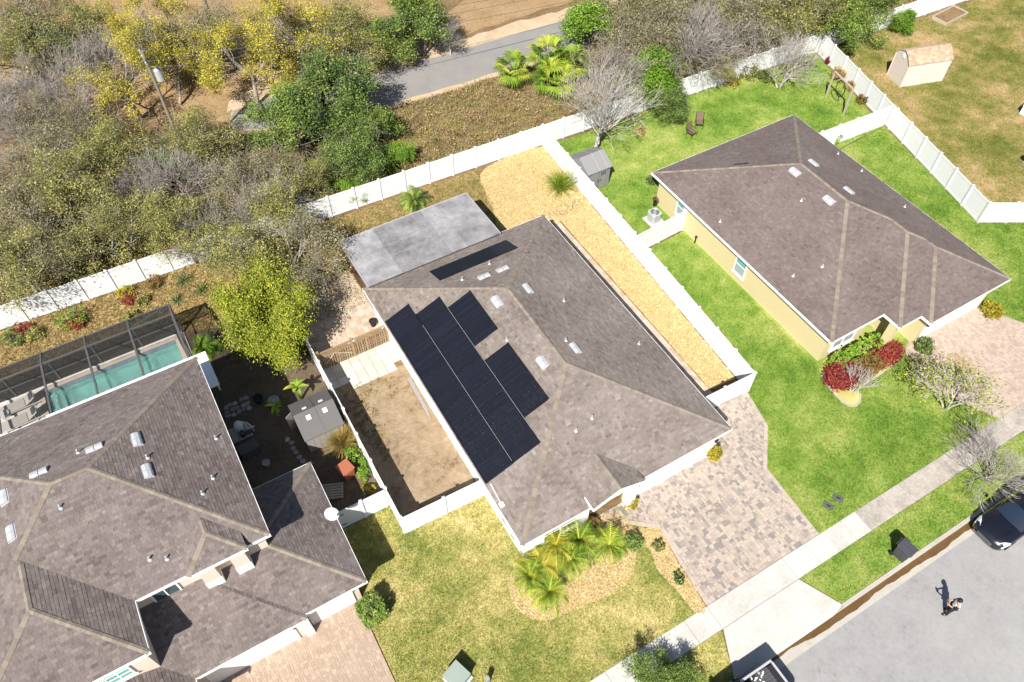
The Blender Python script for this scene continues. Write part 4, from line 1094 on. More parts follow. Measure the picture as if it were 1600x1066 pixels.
# ------------------------------------------------------------------ patio cover
pc = thing("patio_cover", "flat weathered grey patio roof on brown posts behind the white house", "patio roof", (12.3, 32.7, 0))
x0, x1, y0, y1 = 7.95, 16.85, 30.35, 34.88
zc = lambda y: 2.95 - (y - y0) * .045
for i in range(8):
    a, c = x0 + (x1 - x0) * i / 8, x0 + (x1 - x0) * (i + 1) / 8 - .006
    b = B()
    b.add([(a, y0, zc(y0)), (c, y0, zc(y0)), (c, y1, zc(y1)), (a, y1, zc(y1)), (a, y0, zc(y0) - .06), (c, y0, zc(y0) - .06), (c, y1, zc(y1) - .06), (a, y1, zc(y1) - .06)],
          [(0, 1, 2, 3), (7, 6, 5, 4), (0, 4, 5, 1), (1, 5, 6, 2), (2, 6, 7, 3), (3, 7, 4, 0)])
    b.build("roof_sheet", M['patio_roof'], pc)
for k, t in ((0, .36), (1, .62)):
    yy = y0 + (y1 - y0) * t
    B().beam((x0 + .05, yy - .25 * k, zc(yy - .25 * k) + .008), (x1 - .05, yy + .1, zc(yy + .1) + .008), .05, .012).build("lap_seam", M['patio_roof'], pc)
B().beam((x0, y1 + .03, zc(y1) - .06), (x1, y1 + .03, zc(y1) - .06), .05, .16).build("edge_trim", M['alu'], pc)
for xx in (x0 - .03, x1 + .03): B().beam((xx, y0, zc(y0) - .06), (xx, y1, zc(y1) - .06), .05, .16).build("edge_trim", M['alu'], pc)
for xx in (8.15, 12.4, 16.6): B().box(xx - .07, y1 - .35, 0, xx + .07, y1 - .21, zc(y1) - .06).build("post", M['wood_brown'], pc)
B().box(8.2, 31.5, 0, 8.45, 34.3, .9).build("side_screen", M['wood_brown'], pc)

# ------------------------------------------------------------------ sheds
def gable_shed(name, label, x0, x1, y0, y1, ze, zr, wall, roofm, axis='x', gambrel=False, over=.08, ngroove=0, rz=0, cx=None):
    s = thing(name, label, "shed", ((x0 + x1) / 2, (y0 + y1) / 2, 0))
    cxm, cym = (x0 + x1) / 2, (y0 + y1) / 2
    if axis == 'x': hw, hl = (y1 - y0) / 2, (x1 - x0) / 2
    else: hw, hl = (x1 - x0) / 2, (y1 - y0) / 2
    prof = [(-hw, 0), (-hw, ze), (0, zr), (hw, ze), (hw, 0)] if not gambrel else [(-hw, 0), (-hw, ze), (-hw * .55, ze + (zr - ze) * .68), (0, zr), (hw * .55, ze + (zr - ze) * .68), (hw, ze), (hw, 0)]
    def P3(l, w, z):
        v = Vector((l, w, z)) if axis == 'x' else Vector((-w, l, z))
        v = Matrix.Rotation(rz, 3, 'Z') @ v
        return (v.x + cxm, v.y + cym, v.z)
    b = B(); n = len(prof)
    b.add([P3(-hl, *p) for p in prof] + [P3(hl, *p) for p in prof], [tuple(range(n)), tuple(range(n, 2 * n))[::-1]] + [(i, i + n, (i + 1) % n + n, (i + 1) % n) for i in range(n)])
    b.build("wall", wall, s)
    if ngroove:
        gv = B()
        for i in range(1, ngroove):
            l = -hl + 2 * hl * i / ngroove
            for sd in (-1, 1): gv.beam(P3(l, sd * (hw + .004), .05), P3(l, sd * (hw + .004), ze - .05), .02, .02)
        gv.build("battens", wall, s)
    rp = prof[1:-1]
    for i in range(len(rp) - 1):
        (w0, z0), (w1, z1) = rp[i], rp[i + 1]
        ext = lambda w, z, ow, oz, e: (w + (w - ow) * e, z + (z - oz) * e)
        if i == 0: w0, z0 = ext(w0, z0, w1, z1, .12)
        if i == len(rp) - 2: w1, z1 = ext(w1, z1, w0, z0, .12)
        t = .05
        b = B()
        b.add([P3(-hl - over, w0, z0 + .012), P3(hl + over, w0, z0 + .012), P3(hl + over, w1, z1 + .012), P3(-hl - over, w1, z1 + .012),
               P3(-hl - over, w0, z0 + t), P3(hl + over, w0, z0 + t), P3(hl + over, w1, z1 + t), P3(-hl - over, w1, z1 + t)],
              [(0, 3, 2, 1), (4, 5, 6, 7), (0, 1, 5, 4), (1, 2, 6, 5), (2, 3, 7, 6), (3, 0, 4, 7)])
        b.build("roof_panel", roofm, s)
    return s, P3

s, P3 = gable_shed("garden_shed", "grey resin garden shed with double doors beside the long white fence", 25.62, 27.5, 33.4, 35.6, 1.75, 2.35, M['resin_grey'], M['resin_roof'], 'x', ngroove=0)
for l in (-.02, .62):
    b = B()
    for w0, w1, z0, z1 in ((-1.22, 0, 1.70, 2.36), (0, 1.22, 2.36, 1.70)): b.beam(P3(l, w0, z0 + .06), P3(l, w1, z1 + .06), .06, .02)
    b.build("roof_rib", M['resin_pale'], s)
for l0, l1 in ((-.62, -.02), (.02, .62)):
    dz = B(); dz.obox(P3((l0 + l1) / 2, -1.14, .85), (l1 - l0 - .02, .03, 1.55)); d = dz.build("door", M['resin_grey'], s)
    B().obox(P3(l1 - .08 if l0 < 0 else l0 + .08, -1.17, .8), (.03, .03, .25)).build("handle", M['dark_metal'], d)
b = B()
for i in range(3):
    for j in range(2): b.obox(P3(.18 + i * .15, -1.16, 1.28 + j * .16), (.11, .02, .12))
b.build("window", M['glass'], s)

a = [at(1386, 118), at(1405, 136), at(1470, 126)]
cx, cy = (a[0][0] + a[2][0]) / 2, (a[0][1] + a[2][1]) / 2
L = math.hypot(a[2][0] - a[1][0], a[2][1] - a[1][1]); W = math.hypot(a[0][0] - a[1][0], a[0][1] - a[1][1])
ang = math.atan2(a[2][1] - a[1][1], a[2][0] - a[1][0])
s, P3 = gable_shed("garden_shed", "beige gambrel garden shed with terracotta shingle roof on the dry lawn", cx - L / 2, cx + L / 2, cy - W / 2 - .1, cy + W / 2 + .1, 2.05, 2.75, M['shed_wall'], M['shed_wall'], 'x', gambrel=True, ngroove=0, rz=ang)
W2 = W / 2 + .1
prof = [(-W2, 2.05), (-W2 * .55, 2.05 + .7 * .68), (0, 2.75), (W2 * .55, 2.05 + .7 * .68), (W2, 2.05)]
b = B(); rr_ = random.Random(4)
for i in range(4):
    (w0, z0), (w1, z1) = prof[i], prof[i + 1]
    if i == 0: w0 -= .1; z0 -= .1
    if i == 3: w1 += .1; z1 -= .1
    n = 5
    for j in range(n):
        l = -L / 2 - .09
        while l < L / 2 + .05:
            w = rr_.choice((.2, .28, .36)); l1 = min(l + w, L / 2 + .09)
            f0, f1 = j / n, (j + 1.05) / n
            lo, hi = (.075, .062) if i < 2 else (.062, .075)
            b.add([P3(l, w0 + (w1 - w0) * f0, z0 + (z1 - z0) * f0 + lo), P3(l1 - .006, w0 + (w1 - w0) * f0, z0 + (z1 - z0) * f0 + lo), P3(l1 - .006, w0 + (w1 - w0) * f1, z0 + (z1 - z0) * f1 + hi), P3(l, w0 + (w1 - w0) * f1, z0 + (z1 - z0) * f1 + hi)], [(0, 1, 2, 3)], rr_.random())
            l = l1
o = b.build("shingles", M['shed_shingle'], s); o["kind"] = "stuff"
B().obox(P3(-L / 2 - .02, 0, 2.3), (.03, .3, .3), ang).build("gable_vent", M['trim'], s)
for sx in (-1, 1):
    for sy in (-1, 1): B().beam(P3(sx * (L / 2 + .005), sy * (W2 + .005), 0), P3(sx * (L / 2 + .005), sy * (W2 + .005), 2.05), .07, .07).build("corner_trim", M['shed_wall'], s)

s, P3 = gable_shed("garden_shed", "dark grey resin shed with skylights beside the sandy yard fence", 1.05, 3.12, 23.4, 25.75, 1.5, 2.15, M['resin_pale'], M['resin_dark'], 'x', ngroove=6)
for l in (-.42, .5):
    B().obox(P3(l, -.36, 2.03), (.24, .26, .03), rx=.5).build("skylight", M['white_plastic'], s)
    B().obox(P3(l, .3, 2.06), (.24, .16, .03), rx=-.5).build("skylight", M['white_plastic'], s)
b = B()
for w0, w1, z0, z1 in ((-1.22, 0, 1.46, 2.16), (0, 1.22, 2.16, 1.46)): b.beam(P3(.05, w0, z0 + .06), P3(.05, w1, z1 + .06), .05, .02)
b.build("roof_rib", M['resin_dark'], s)
b = B(); b.obox(P3(-1.06, .1, .9), (.03, .8, 1.5)); b.build("door", M['resin_pale'], s)
b = B(); b.obox(P3(-1.3, .55, .95), (.4, .03, 1.5), .5); b.build("open_door_leaf", M['resin_pale'], s)

# ------------------------------------------------------------------ pool, deck, screen cage, loungers
DX0, DX1, PX0, PX1, PY0, PY1 = -16.0, -2.6, -10.75, -3.2, 30.6, 34.82
for i, (pl, lb) in enumerate((([(DX0, 27.6), (PX0, 27.6), (PX0, 35.25), (DX0, 35.25)], "pale concrete pool deck under the loungers"), ([(PX0, 27.6), (DX1, 27.6), (DX1, PY0), (PX0, PY0)], "pale concrete pool deck under the white lanai roof"),
                ([(PX0, PY1), (DX1, PY1), (DX1, 35.25), (PX0, 35.25)], "narrow concrete pool deck by the cage wall"), ([(PX1, PY0), (DX1, PY0), (DX1, PY1), (PX1, PY1)], "concrete pool deck at the cage end"))):
    sheet("pool_deck", pl, .09, M['concrete_old'] if i == 2 else M['white_slab'], lb, thick=.12)
po = thing("swimming_pool", "rectangular turquoise swimming pool inside the screen cage", "swimming pool", (-7, 32.5, 0))
b = B(); zf = -.75
b.add([(PX0, PY0, .06), (PX1, PY0, .06), (PX1, PY1, .06), (PX0, PY1, .06), (PX0, PY0, zf), (PX1, PY0, zf), (PX1, PY1, zf), (PX0, PY1, zf)], [(4, 5, 6, 7), (0, 4, 7, 3), (1, 2, 6, 5), (0, 1, 5, 4), (3, 7, 6, 2)])
b.build("pool_shell", M['pool_tile'], po)
b = B()
for i in range(50):
    xa, xb = PX0 + (PX1 - PX0) * i / 50, PX0 + (PX1 - PX0) * (i + 1) / 50 - .006
    b.box(xa, PY1 - .012, -.26, xb, PY1 - .003, .05)
b.build("tile_band", M['tile_band'], po)
b = B()
for i in range(2): b.box(PX0 + .003, PY0 + .01, zf, PX0 + .9 - .4 * i, PY1 - .01, zf + .25 * (i + 1))
b.build("pool_steps", M['pool_tile'], po)
nx, ny = 76, 40
g = np.random.default_rng(2)
X, Y = np.meshgrid(np.linspace(PX0 + .005, PX1 - .005, nx), np.linspace(PY0 + .005, PY1 - .005, ny), indexing='ij')
Z = .012 * np.sin(X * 6 + Y * 3) + .01 * np.sin(X * 11 - Y * 9 + 1) + .008 * np.sin(Y * 15 + X * 4) + g.normal(0, .004, X.shape)
idx = np.arange(nx * ny).reshape(nx, ny)
F = np.stack([idx[:-1, :-1], idx[1:, :-1], idx[1:, 1:], idx[:-1, 1:]], -1).reshape(-1, 4)
link_mesh("water", np_mesh("water", np.stack([X, Y, Z - .17], -1).reshape(-1, 3), F, smooth=True), M['water'], po)
b = B()
b.box(PX0 - .3, PY1, .085, PX1 + .05, PY1 + .14, .115)
b.box(PX1, PY0, .085, PX1 + .28, PY1, .115); b.box(PX0 - .28, PY0, .085, PX0, PY1, .115)
b.build("coping", M['travertine'], po)

cg = thing("pool_cage", "bronze framed insect screen cage over the pool", "pool enclosure", (-7, 33, 0))
CY, KY, HY = 35.22, 34.05, 30.18
CZ, KZ, HZ = 2.6, 2.97, 3.32
xs = [-14.5, -12.1, -9.7, -7.37, -5.0, -2.62]
for i, x in enumerate(xs):
    b = B(); w = .10 if i < 5 else .12
    b.beam((x, CY, .09), (x, CY, CZ), w); b.beam((x, CY, CZ), (x, KY, KZ), w); b.beam((x, KY, KZ), (x, HY, HZ), w)
    b.build("frame_beam", M['bronze'], cg)
for (y, z) in ((CY, CZ), (KY, KZ), (CY, .95), (CY, .14)):
    B().beam((xs[0], y, z), (xs[-1], y, z), .07).build("rail", M['bronze'], cg)
b = B(); b.beam((xs[-1], HY, .09), (xs[-1], HY, HZ), .09); b.beam((xs[-1], 32.6, .09), (xs[-1], 32.6, 3.1), .07); b.beam((xs[-1], HY, .95), (xs[-1], CY, .95), .06); b.build("frame_beam", M['bronze'], cg)
b = B(); b.beam((xs[-1], CY, CZ), (xs[-2], KY + .1, KZ - .02), .04); b.beam((xs[-1], KY, KZ), (xs[-1], 32.6, 1.0), .04); b.build("brace", M['bronze'], cg)
for i in range(len(xs) - 1):
    a, c = xs[i] + .05, xs[i + 1] - .05
    for q, mt in (([(a, CY, .1), (c, CY, .1), (c, CY, CZ), (a, CY, CZ)], 'screen_wall'), ([(a, CY, CZ), (c, CY, CZ), (c, KY, KZ), (a, KY, KZ)], 'screen'), ([(a, KY, KZ), (c, KY, KZ), (c, HY, HZ), (a, HY, HZ)], 'screen_roof')):
        B().add([(x, y + .012, z + .012) for x, y, z in q], [(0, 1, 2, 3)]).build("screen_panel", M[mt], cg)
B().add([(xs[-1] + .01, CY, .1), (xs[-1] + .01, HY, .1), (xs[-1] + .01, HY, HZ), (xs[-1] + .01, KY, KZ), (xs[-1] + .01, CY, CZ)], [(0, 1, 2, 3, 4)]).build("screen_panel", M['screen'], cg)
B().box(xs[0], CY - .06, .09, xs[-1], CY + .04, .16).build("kick_plate", M['trim'], cg)

def lounger(label, x, y, rz=0):
    t = thing("sun_lounger", label, "lounger", (x, y, .09), "loungers on the pool deck", rz)
    B().box(-.95, -.33, .30, .45, .33, .36).build("mattress", M['cushion'], t, world=False, bevel=.03)
    B().obox((.75, 0, .50), (.66, .64, .06), 0, ry=-.55).build("backrest", M['cushion'], t, world=False, bevel=.03)
    B().obox((.86, 0, .62), (.30, .5, .07), 0, ry=-.55).build("pillow", M['bin'], t, world=False, bevel=.03)
    f = B(); f.beam((-.97, -.35, .28), (1.0, -.35, .28), .04); f.beam((-.97, .35, .28), (1.0, .35, .28), .04); f.beam((-.97, -.35, .28), (-.97, .35, .28), .04); f.build("frame", M['alu'], t, world=False)
    for sx in (-.85, .8):
        for sy in (-.33, .33): B().box(sx - .02, sy - .02, 0, sx + .02, sy + .02, .28).build("leg", M['alu'], t, world=False)
lounger("taupe sun lounger with dark pillow nearer the pool screen", *at(26, 634, .4)[:2], .05)
lounger("taupe sun lounger with dark pillow nearer the house roof", *at(30, 657, .4)[:2], .05)
# bits of white garden furniture at the very edge
t = thing("side_table", "small pale metal table between the loungers", "table", (at(8, 648, .4)[0], at(8, 648, .4)[1], .09))
x, y = t.location.x, t.location.y
b = B(); b.lathe((x, y, .50), [(.26, 0), (.26, .03)], 16); b.build("table_top", M['alu'], t)
for k in range(3):
    B().tube([(x + .2 * math.cos(k * 2.1), y + .2 * math.sin(k * 2.1), .09), (x + .1 * math.cos(k * 2.1), y + .1 * math.sin(k * 2.1), .5)], .015, 6).build("leg", M['alu'], t)

# ------------------------------------------------------------------ things in the yards
def ac_unit(label, x, y, z=0, s=.78, h=.8):
    t = thing("air_conditioner", label, "air conditioner", (x, y, z))
    B().box(x - .55, y - .55, z, x + .55, y + .55, z + .08).build("pad", M['concrete'], t)
    b = B(); k = s / 2; c = .12
    b.prism([(x - k + c, y - k), (x + k - c, y - k), (x + k, y - k + c), (x + k, y + k - c), (x + k - c, y + k), (x - k + c, y + k), (x - k, y + k - c), (x - k, y - k + c)], z + .08, z + h)
    b.build("casing", M['vent'], t, bevel=.02)
    f = B()
    for r_ in (.08, .16, .24, .31): f.tube([(x + r_ * math.cos(a), y + r_ * math.sin(a), z + h + .03) for a in np.linspace(0, 2 * math.pi, 19)], .009, 4, caps=False)
    for a in np.linspace(0, math.pi, 5)[:-1]: f.beam((x - .31 * math.cos(a), y - .31 * math.sin(a), z + h + .03), (x + .31 * math.cos(a), y + .31 * math.sin(a), z + h + .03), .012)
    f.build("fan_grille", M['alu'], t)
    B().lathe((x, y, z + h + .002), [(.31, 0), (.30, .012)], 20).build("fan_well", M['dark_metal'], t)
ac_unit("grey air conditioner unit beside the yellow house wall", 28.05, 28.75)
x, y = at(392, 706)[:2]
t = thing("storage_chest", "dark grey storage chest in the shaded yard by the two storey house", "chest", (x, y, .014), rz=.05)
B().box(-.5, -.3, 0, .5, .3, .5).build("body", M['resin_dark'], t, world=False, bevel=.02); B().box(-.53, -.33, .5, .53, .33, .56).build("lid", M['resin_dark'], t, world=False, bevel=.02)
# hose reel
t = thing("hose_reel", "brown garden hose reel by the yellow house corner", "hose reel", (28.95, 29.9, 0))
b = B()
for k in range(4): b.tube([(28.95, 29.9 + .24 * math.cos(a), .55 + .24 * math.sin(a)) for a in np.linspace(0, 2 * math.pi, 17)], .02, 5, caps=False); 
for i in range(len(b.v)): b.v[i] = (b.v[i][0] + .045 * (i // 85), b.v[i][1], b.v[i][2])
b.build("hose", M['wood_brown'], t); B().box(28.9, 29.82, 0, 29.15, 29.98, .5).build("stand", M['dark_metal'], t)

def patio_chair(label, x, y, rz):
    t = thing("garden_chair", label, "chair", (x, y, .03), "garden chairs behind the yellow house", rz)
    B().obox((0, 0, .42), (.55, .52, .04)).build("seat", M['chair_brown'], t, world=False)
    B().obox((-.32, 0, .76), (.05, .52, .66), ry=-.28).build("backrest", M['chair_brown'], t, world=False)
    for s in (-1, 1):
        B().tube([(.3, s * .29, 0), (.3, s * .29, .62), (-.28, s * .29, .62)], .018, 6).build("armrest", M['dark_metal'], t, world=False)
        B().tube([(-.3, s * .29, 0), (-.22, s * .29, .4), (-.42, s * .29, 1.05)], .018, 6).build("leg", M['dark_metal'], t, world=False)
patio_chair("brown garden chair facing the house, nearer the camera", *at(1080, 210, .2)[:2], -1.4)
patio_chair("brown garden chair beside the round leafy tree, farther of two", *at(1092, 195, .2)[:2], -2.2)

# swing frame with hoop seat
sl, sr = at(1290, 152), at(1317, 180)
t = thing("swing_frame", "pale timber swing frame with round hoop seat", "swing", ((sl[0] + sr[0]) / 2, (sl[1] + sr[1]) / 2, 0))
for p in (sl, sr): B().beam((p[0], p[1], 0), (p[0], p[1], 2.3), .11).build("post", M['wood_pale'], t)
B().beam((sl[0], sl[1], 2.3), (sr[0], sr[1], 2.3), .11).build("beam", M['wood_pale'], t)
mx, my = (sl[0] * .52 + sr[0] * .48), (sl[1] * .52 + sr[1] * .48)
dv = np.array((sr[0] - sl[0], sr[1] - sl[1])); dv /= np.linalg.norm(dv)
b = B(); b.tube([(mx + dv[0] * .52 * math.cos(a), my + dv[1] * .52 * math.cos(a), 1.55 + .62 * math.sin(a)) for a in np.linspace(0, 2 * math.pi, 33)], .035, 6, caps=False); b.build("hoop_seat", M['dark_metal'], t)
b = B(); 
for k in (-.25, .25): b.tube([(mx + dv[0] * k, my + dv[1] * k, 2.28), (mx + dv[0] * k, my + dv[1] * k, 2.08)], .012, 5)
for k in np.linspace(-.42, .42, 7): b.tube([(mx + dv[0] * k, my + dv[1] * k, 1.55 - .58 * math.sqrt(max(0, 1 - (k / .52) ** 2))), (mx + dv[0] * k * .8, my + dv[1] * k * .8, 1.35)], .008, 4)
b.build("cords", M['dark_metal'], t)

# wheeled bin on the verge
bx, by = at(1405, 869)[:2]
t = thing("wheeled_bin", "charcoal wheeled refuse bin on the verge by the kerb", "bin", (bx, by, .03), rz=.12)
def taper(b, x0, y0, x1, y1, z0, z1, e):
    return b.add([(x0 + e, y0 + e, z0), (x1 - e, y0 + e, z0), (x1 - e, y1 - e, z0), (x0 + e, y1 - e, z0), (x0, y0, z1), (x1, y0, z1), (x1, y1, z1), (x0, y1, z1)], [(0, 3, 2, 1), (4, 5, 6, 7), (0, 1, 5, 4), (1, 2, 6, 5), (2, 3, 7, 6), (3, 0, 4, 7)])
taper(B(), -.29, -.36, .29, .36, .04, .98, .05).build("body", M['bin'], t, world=False, bevel=.02)
b = B(); b.obox((0, 0, 1.02), (.64, .80, .06), rx=.07); b.obox((-.14, .02, 1.065), (.05, .55, .025), rx=.07, val=.9); b.obox((.14, .02, 1.065), (.05, .55, .025), rx=.07, val=.9); b.build("lid", M['bin'], t, world=False, bevel=.015)
B().tube([(-.25, .46, .98), (.25, .46, .98)], .022, 8).build("handle", M['bin'], t, world=False)
for s in (-1, 1): B().tube([(s * .27, .34, .12), (s * .33, .34, .12)], .12, 14).build("wheel", M['rubber'], t, world=False)
# meter lids
for i, (px, py, lb) in enumerate(((1294, 791, "flat grey meter box lid in the lawn, nearer the driveway"), (1309, 779, "flat grey meter box lid in the lawn, farther from the driveway"))):
    x, y = at(px, py)[:2]
    t = thing("meter_box", lb, "meter box", (x, y, .03), "meter box lids in the lawn", .5)
    taper(B(), -.17, -.26, .17, .26, 0, .035, -.015).build("lid", M['lid'], t, world=False, bevel=.01)
    B().box(-.04, -.1, .035, .04, .1, .043).build("reader_flap", M['dark_metal'], t, world=False)
# transformer box
t = thing("transformer_box", "pale green electrical transformer box on the front lawn", "utility box", (2.55, 9.15, .03), rz=.35)
B().box(-.48, -.52, 0, .48, .52, .09).build("pad", M['concrete'], t, world=False, bevel=.01)
B().box(-.40, -.42, .09, .40, .42, .66).build("cabinet", M['green_box'], t, world=False, bevel=.02)
b = B(); b.add([(-.43, -.46, .66), (.43, -.46, .66), (.43, .46, .66), (-.43, .46, .66), (-.43, -.46, .70), (.43, -.46, .70), (.43, .46, .78), (-.43, .46, .78)], [(0, 3, 2, 1), (4, 5, 6, 7), (0, 1, 5, 4), (1, 2, 6, 5), (2, 3, 7, 6), (3, 0, 4, 7)]); b.build("lid", M['green_box'], t, world=False, bevel=.015)
t = thing("marker_post", "short pale green service pedestal on the front lawn", "post", (*at(762, 1066)[:2], .03))
B().box(-.09, -.09, 0, .09, .09, .62).build("pedestal", M['green_box'], t, world=False, bevel=.02); B().box(-.1, -.1, .62, .1, .1, .68).build("cap", M['green_box'], t, world=False, bevel=.02)

# left yard clutter
x, y = at(543, 742)[:2]
t = thing("storage_bin", "terracotta coloured plastic bin with lid in the dark side yard", "bin", (x, y, 0), rz=.25)
taper(B(), -.34, -.36, .34, .36, .02, .8, .05).build("body", M['rust_plastic'], t, world=False, bevel=.03); B().box(-.37, -.39, .8, .37, .39, .86).build("lid", M['rust_plastic'], t, world=False, bevel=.02)
B().box(-.25, -.42, .70, .25, -.39, .78).build("handle", M['rust_plastic'], t, world=False)
x, y = at(519, 769)[:2]
t = thing("timber_pallet", "grey slatted timber pallet by the side gate", "pallet", (x, y, 0), rz=-.4)
for i in range(6): B().box(-.6, -.45 + i * .155, .10, .6, -.45 + i * .155 + .11, .13).build("slat", M['wood_pale'], t, world=False)
for s in (-.55, 0, .5): B().box(s, -.45, 0, s + .06, .45, .10).build("bearer", M['wood_pale'], t, world=False)
for px, py, w, d, rz, lb in ((372, 637, 1.5, 1.0, .0, "cluster of grey paving stones by the pool equipment yard"), (462, 704, .55, 1.9, .1, "short path of grey paving stones beside the dark shed")):
    x, y = at(px, py)[:2]
    t = thing("stone_path", lb, "stone path", (x, y, .014), rz=rz)
    rr_ = random.Random(int(px)); nx = max(1, int(w / .29)); ny = max(1, int(d / .29))
    for i in range(nx):
        for j in range(ny):
            cx, cy = -w / 2 + (i + .5) * w / nx + rr_.uniform(-.07, .07), -d / 2 + (j + .5) * d / ny + rr_.uniform(-.07, .07)
            B().prism([(cx + .165 * rr_.uniform(.75, 1.1) * math.cos(a), cy + .165 * rr_.uniform(.75, 1.1) * math.sin(a)) for a in np.linspace(0, 2 * math.pi, 8)[:-1]], 0, .05).build("stone", M['stone'], t, world=False)
# pool pump, filter tank and pipes
x, y = at(378, 676)[:2]
t = thing("pool_equipment", "pale pool filter tank and pump with white pipes in shade", "pool pump", (x, y, 0))
B().box(x - .6, y - .5, 0, x + .5, y + .5, .07).build("pad", M['concrete_old'], t)
B().lathe((x, y + .1, .07), [(.2, 0), (.24, .1), (.24, .6), (.2, .72), (.1, .8), (.04, .84)], 16).build("filter_tank", M['white_plastic'], t, smooth=True)
b = B(); b.tube([(x + .1, y - .3, .25), (x + .5, y - .3, .25)], .11, 12); b.lathe((x, y - .3, .07), [(.13, 0), (.15, .1), (.15, .35), (.1, .4)], 12); b.build("pump", M['bin'], t)
b = B(); b.tube([(x + .2, y + .5, .3), (x + .5, y + .05, .5), (x + .62, y - .3, .5), (x + .62, y - .3, .1)], .035, 8); b.tube([(x, y + .1, .6), (x + .35, y + .1, .6), (x + .35, y - .3, .5), (x + .75, y - .3, .5)], .035, 8); b.build("pipes", M['white_plastic'], t)
for px, py, r_, h, mt, lb in ((430, 632, .3, .4, 'pot', "wide grey plant pot below the banana plant"), (405, 628, .27, .35, 'rubber', "black plant pot in the dark yard"), (418, 727, .2, .3, 'pot', "small grey pot beside the lower roof"), (584, 509, .22, .45, 'rubber', "black round planter by the timber fence end")):
    x, y = at(px, py)[:2]
    t = thing("plant_pot", lb, "plant pot", (x, y, 0))
    B().lathe((x, y, .01), [(r_ * .7, 0), (r_, h), (r_ * 1.08, h), (r_ * 1.08, h + .03), (r_ * .92, h + .03), (r_ * .9, h - .04)], 16).build("pot_body", M[mt], t, smooth=False)
# tarp covered table near the back of the patio
x, y = at(478, 428, .8)[:2]
t = thing("garden_table", "blue grey covered table half hidden below the tree", "table", (x, y, .05))
B().box(x - .7, y - .5, .72, x + .7, y + .5, .78).build("table_top", M['blue_plastic'], t, bevel=.01)
for sx in (-.6, .6):
    for sy in (-.4, .4): B().box(x + sx - .03, y + sy - .03, .05, x + sx + .03, y + sy + .03, .72).build("leg", M['dark_metal'], t)
# loose boards and pipe by the house wall in the sandy yard
t = thing("pipe_bundle", "thin grey pipes lying along the white house wall", "pipes", (7.7, 23.4, .03))
for k in range(3): B().tube([(7.6 + k * .07, 22.0 + k * .3, .06), (7.72 + k * .07, 25.2, .06)], .022, 6).build("pipe", M['alu'], t)
# raised planter in the far yard
x, y = at(1483, 27)[:2]
t = thing("raised_planter", "low timber raised planter bed on the dry lawn", "planter", (x, y, .02), rz=.1)
for y0, x0, dx, dy in ((-.75, -1.6, 3.2, .07), (.68, -1.6, 3.2, .07), (-.68, -1.6, .07, 1.36), (-.68, 1.53, .07, 1.36)): B().box(x0, y0, 0, x0 + dx, y0 + dy, .28).build("board", M['wood_pale'], t, world=False)
B().box(-1.52, -.67, 0, 1.52, .67, .2).build("soil", M['litter'], t, world=False)
# grill and white chest at the photo's right edge
x, y = at(1602, 258)[:2]
t = thing("barbecue", "black kettle barbecue at the right edge of the dry lawn", "barbecue", (x, y, .02))
B().lathe((x, y, .6), [(.05, 0), (.22, .06), (.3, .2), (.3, .26), (.22, .42), (.06, .48)], 16).build("kettle", M['paint_dark'], t, smooth=True)
for k in range(3): B().tube([(x + .3 * math.cos(k * 2.1 + .3), y + .3 * math.sin(k * 2.1 + .3), .02), (x + .15 * math.cos(k * 2.1 + .3), y + .15 * math.sin(k * 2.1 + .3), .68)], .018, 6).build("leg", M['alu'], t)
x, y = at(1606, 176)[:2]
t = thing("storage_chest", "white lidded storage chest at the right edge of the dry lawn", "chest", (x, y, .02), rz=.2)
B().box(-.7, -.4, 0, .7, .4, .7).build("body", M['white_plastic'], t, world=False, bevel=.02); B().box(-.74, -.44, .7, .74, .44, .8).build("lid", M['white_plastic'], t, world=False, bevel=.02)

# ------------------------------------------------------------------ utility poles and wires
PYL = 50.3
ptop = at_y(222, 80, PYL)
t = thing("utility_pole", "grey timber utility pole with transformer above the bare trees", "utility pole", (ptop[0], PYL, 0))
px_ = ptop[0]; pz = ptop[2]
B().tube([(px_, PYL, 0), (px_, PYL, pz)], [.125, .095], 10).build("pole", M['pole'], t)
B().beam((px_ - .1, PYL - .9, pz - .5), (px_ - .1, PYL + .9, pz - .5), .1).build("crossarm", M['pole'], t)
b = B(); b.lathe((px_ + .42, PYL + .1, pz - 2.3), [(.24, 0), (.27, .05), (.27, .85), (.2, .92), (.05, .96)], 14); b.build("transformer", M['alu'], t)
b = B()
for k in (-.8, .1, .8): b.lathe((px_ - .1, PYL + k, pz - .45), [(.04, 0), (.06, .1), (.03, .18)], 8)
b.build("insulators", M['vent'], t)
q = at(346, 84)
t2 = thing("utility_pole", "tall bare timber pole running out of the photo top", "utility pole", (q[0], q[1], 0))
B().tube([(q[0], q[1], 0), (q[0], q[1], 11)], [.19, .14], 10).build("pole", M['pole'], t2)
B().beam((q[0] - .1, q[1] - .9, 10.4), (q[0] - .1, q[1] + .9, 10.4), .1).build("crossarm", M['pole'], t2)
def wire(p, q, sag, label, r_=.016):
    p, q = np.array(p), np.array(q)
    pts = [tuple(p + (q - p) * s + np.array((0, 0, -sag * 4 * s * (1 - s)))) for s in np.linspace(0, 1, 25)]
    o = B().tube(pts, r_, 5).build("power_line", M['cable'])
    tag(o, label, "cable", "power lines along the far road")
for k, dy, dz, lb in ((0, -.8, -.3, "upper power line running right from the transformer pole"), (1, .8, -.3, "middle power line running right from the transformer pole"), (2, 0, -1.3, "lower power line running right from the transformer pole")):
    e = at_y(905, -8 + 14 * k, 48.6)
    wire((px_, PYL + dy, pz + dz), (e[0] + 25, 48.0 + dy, e[2] - .2), .9, lb)
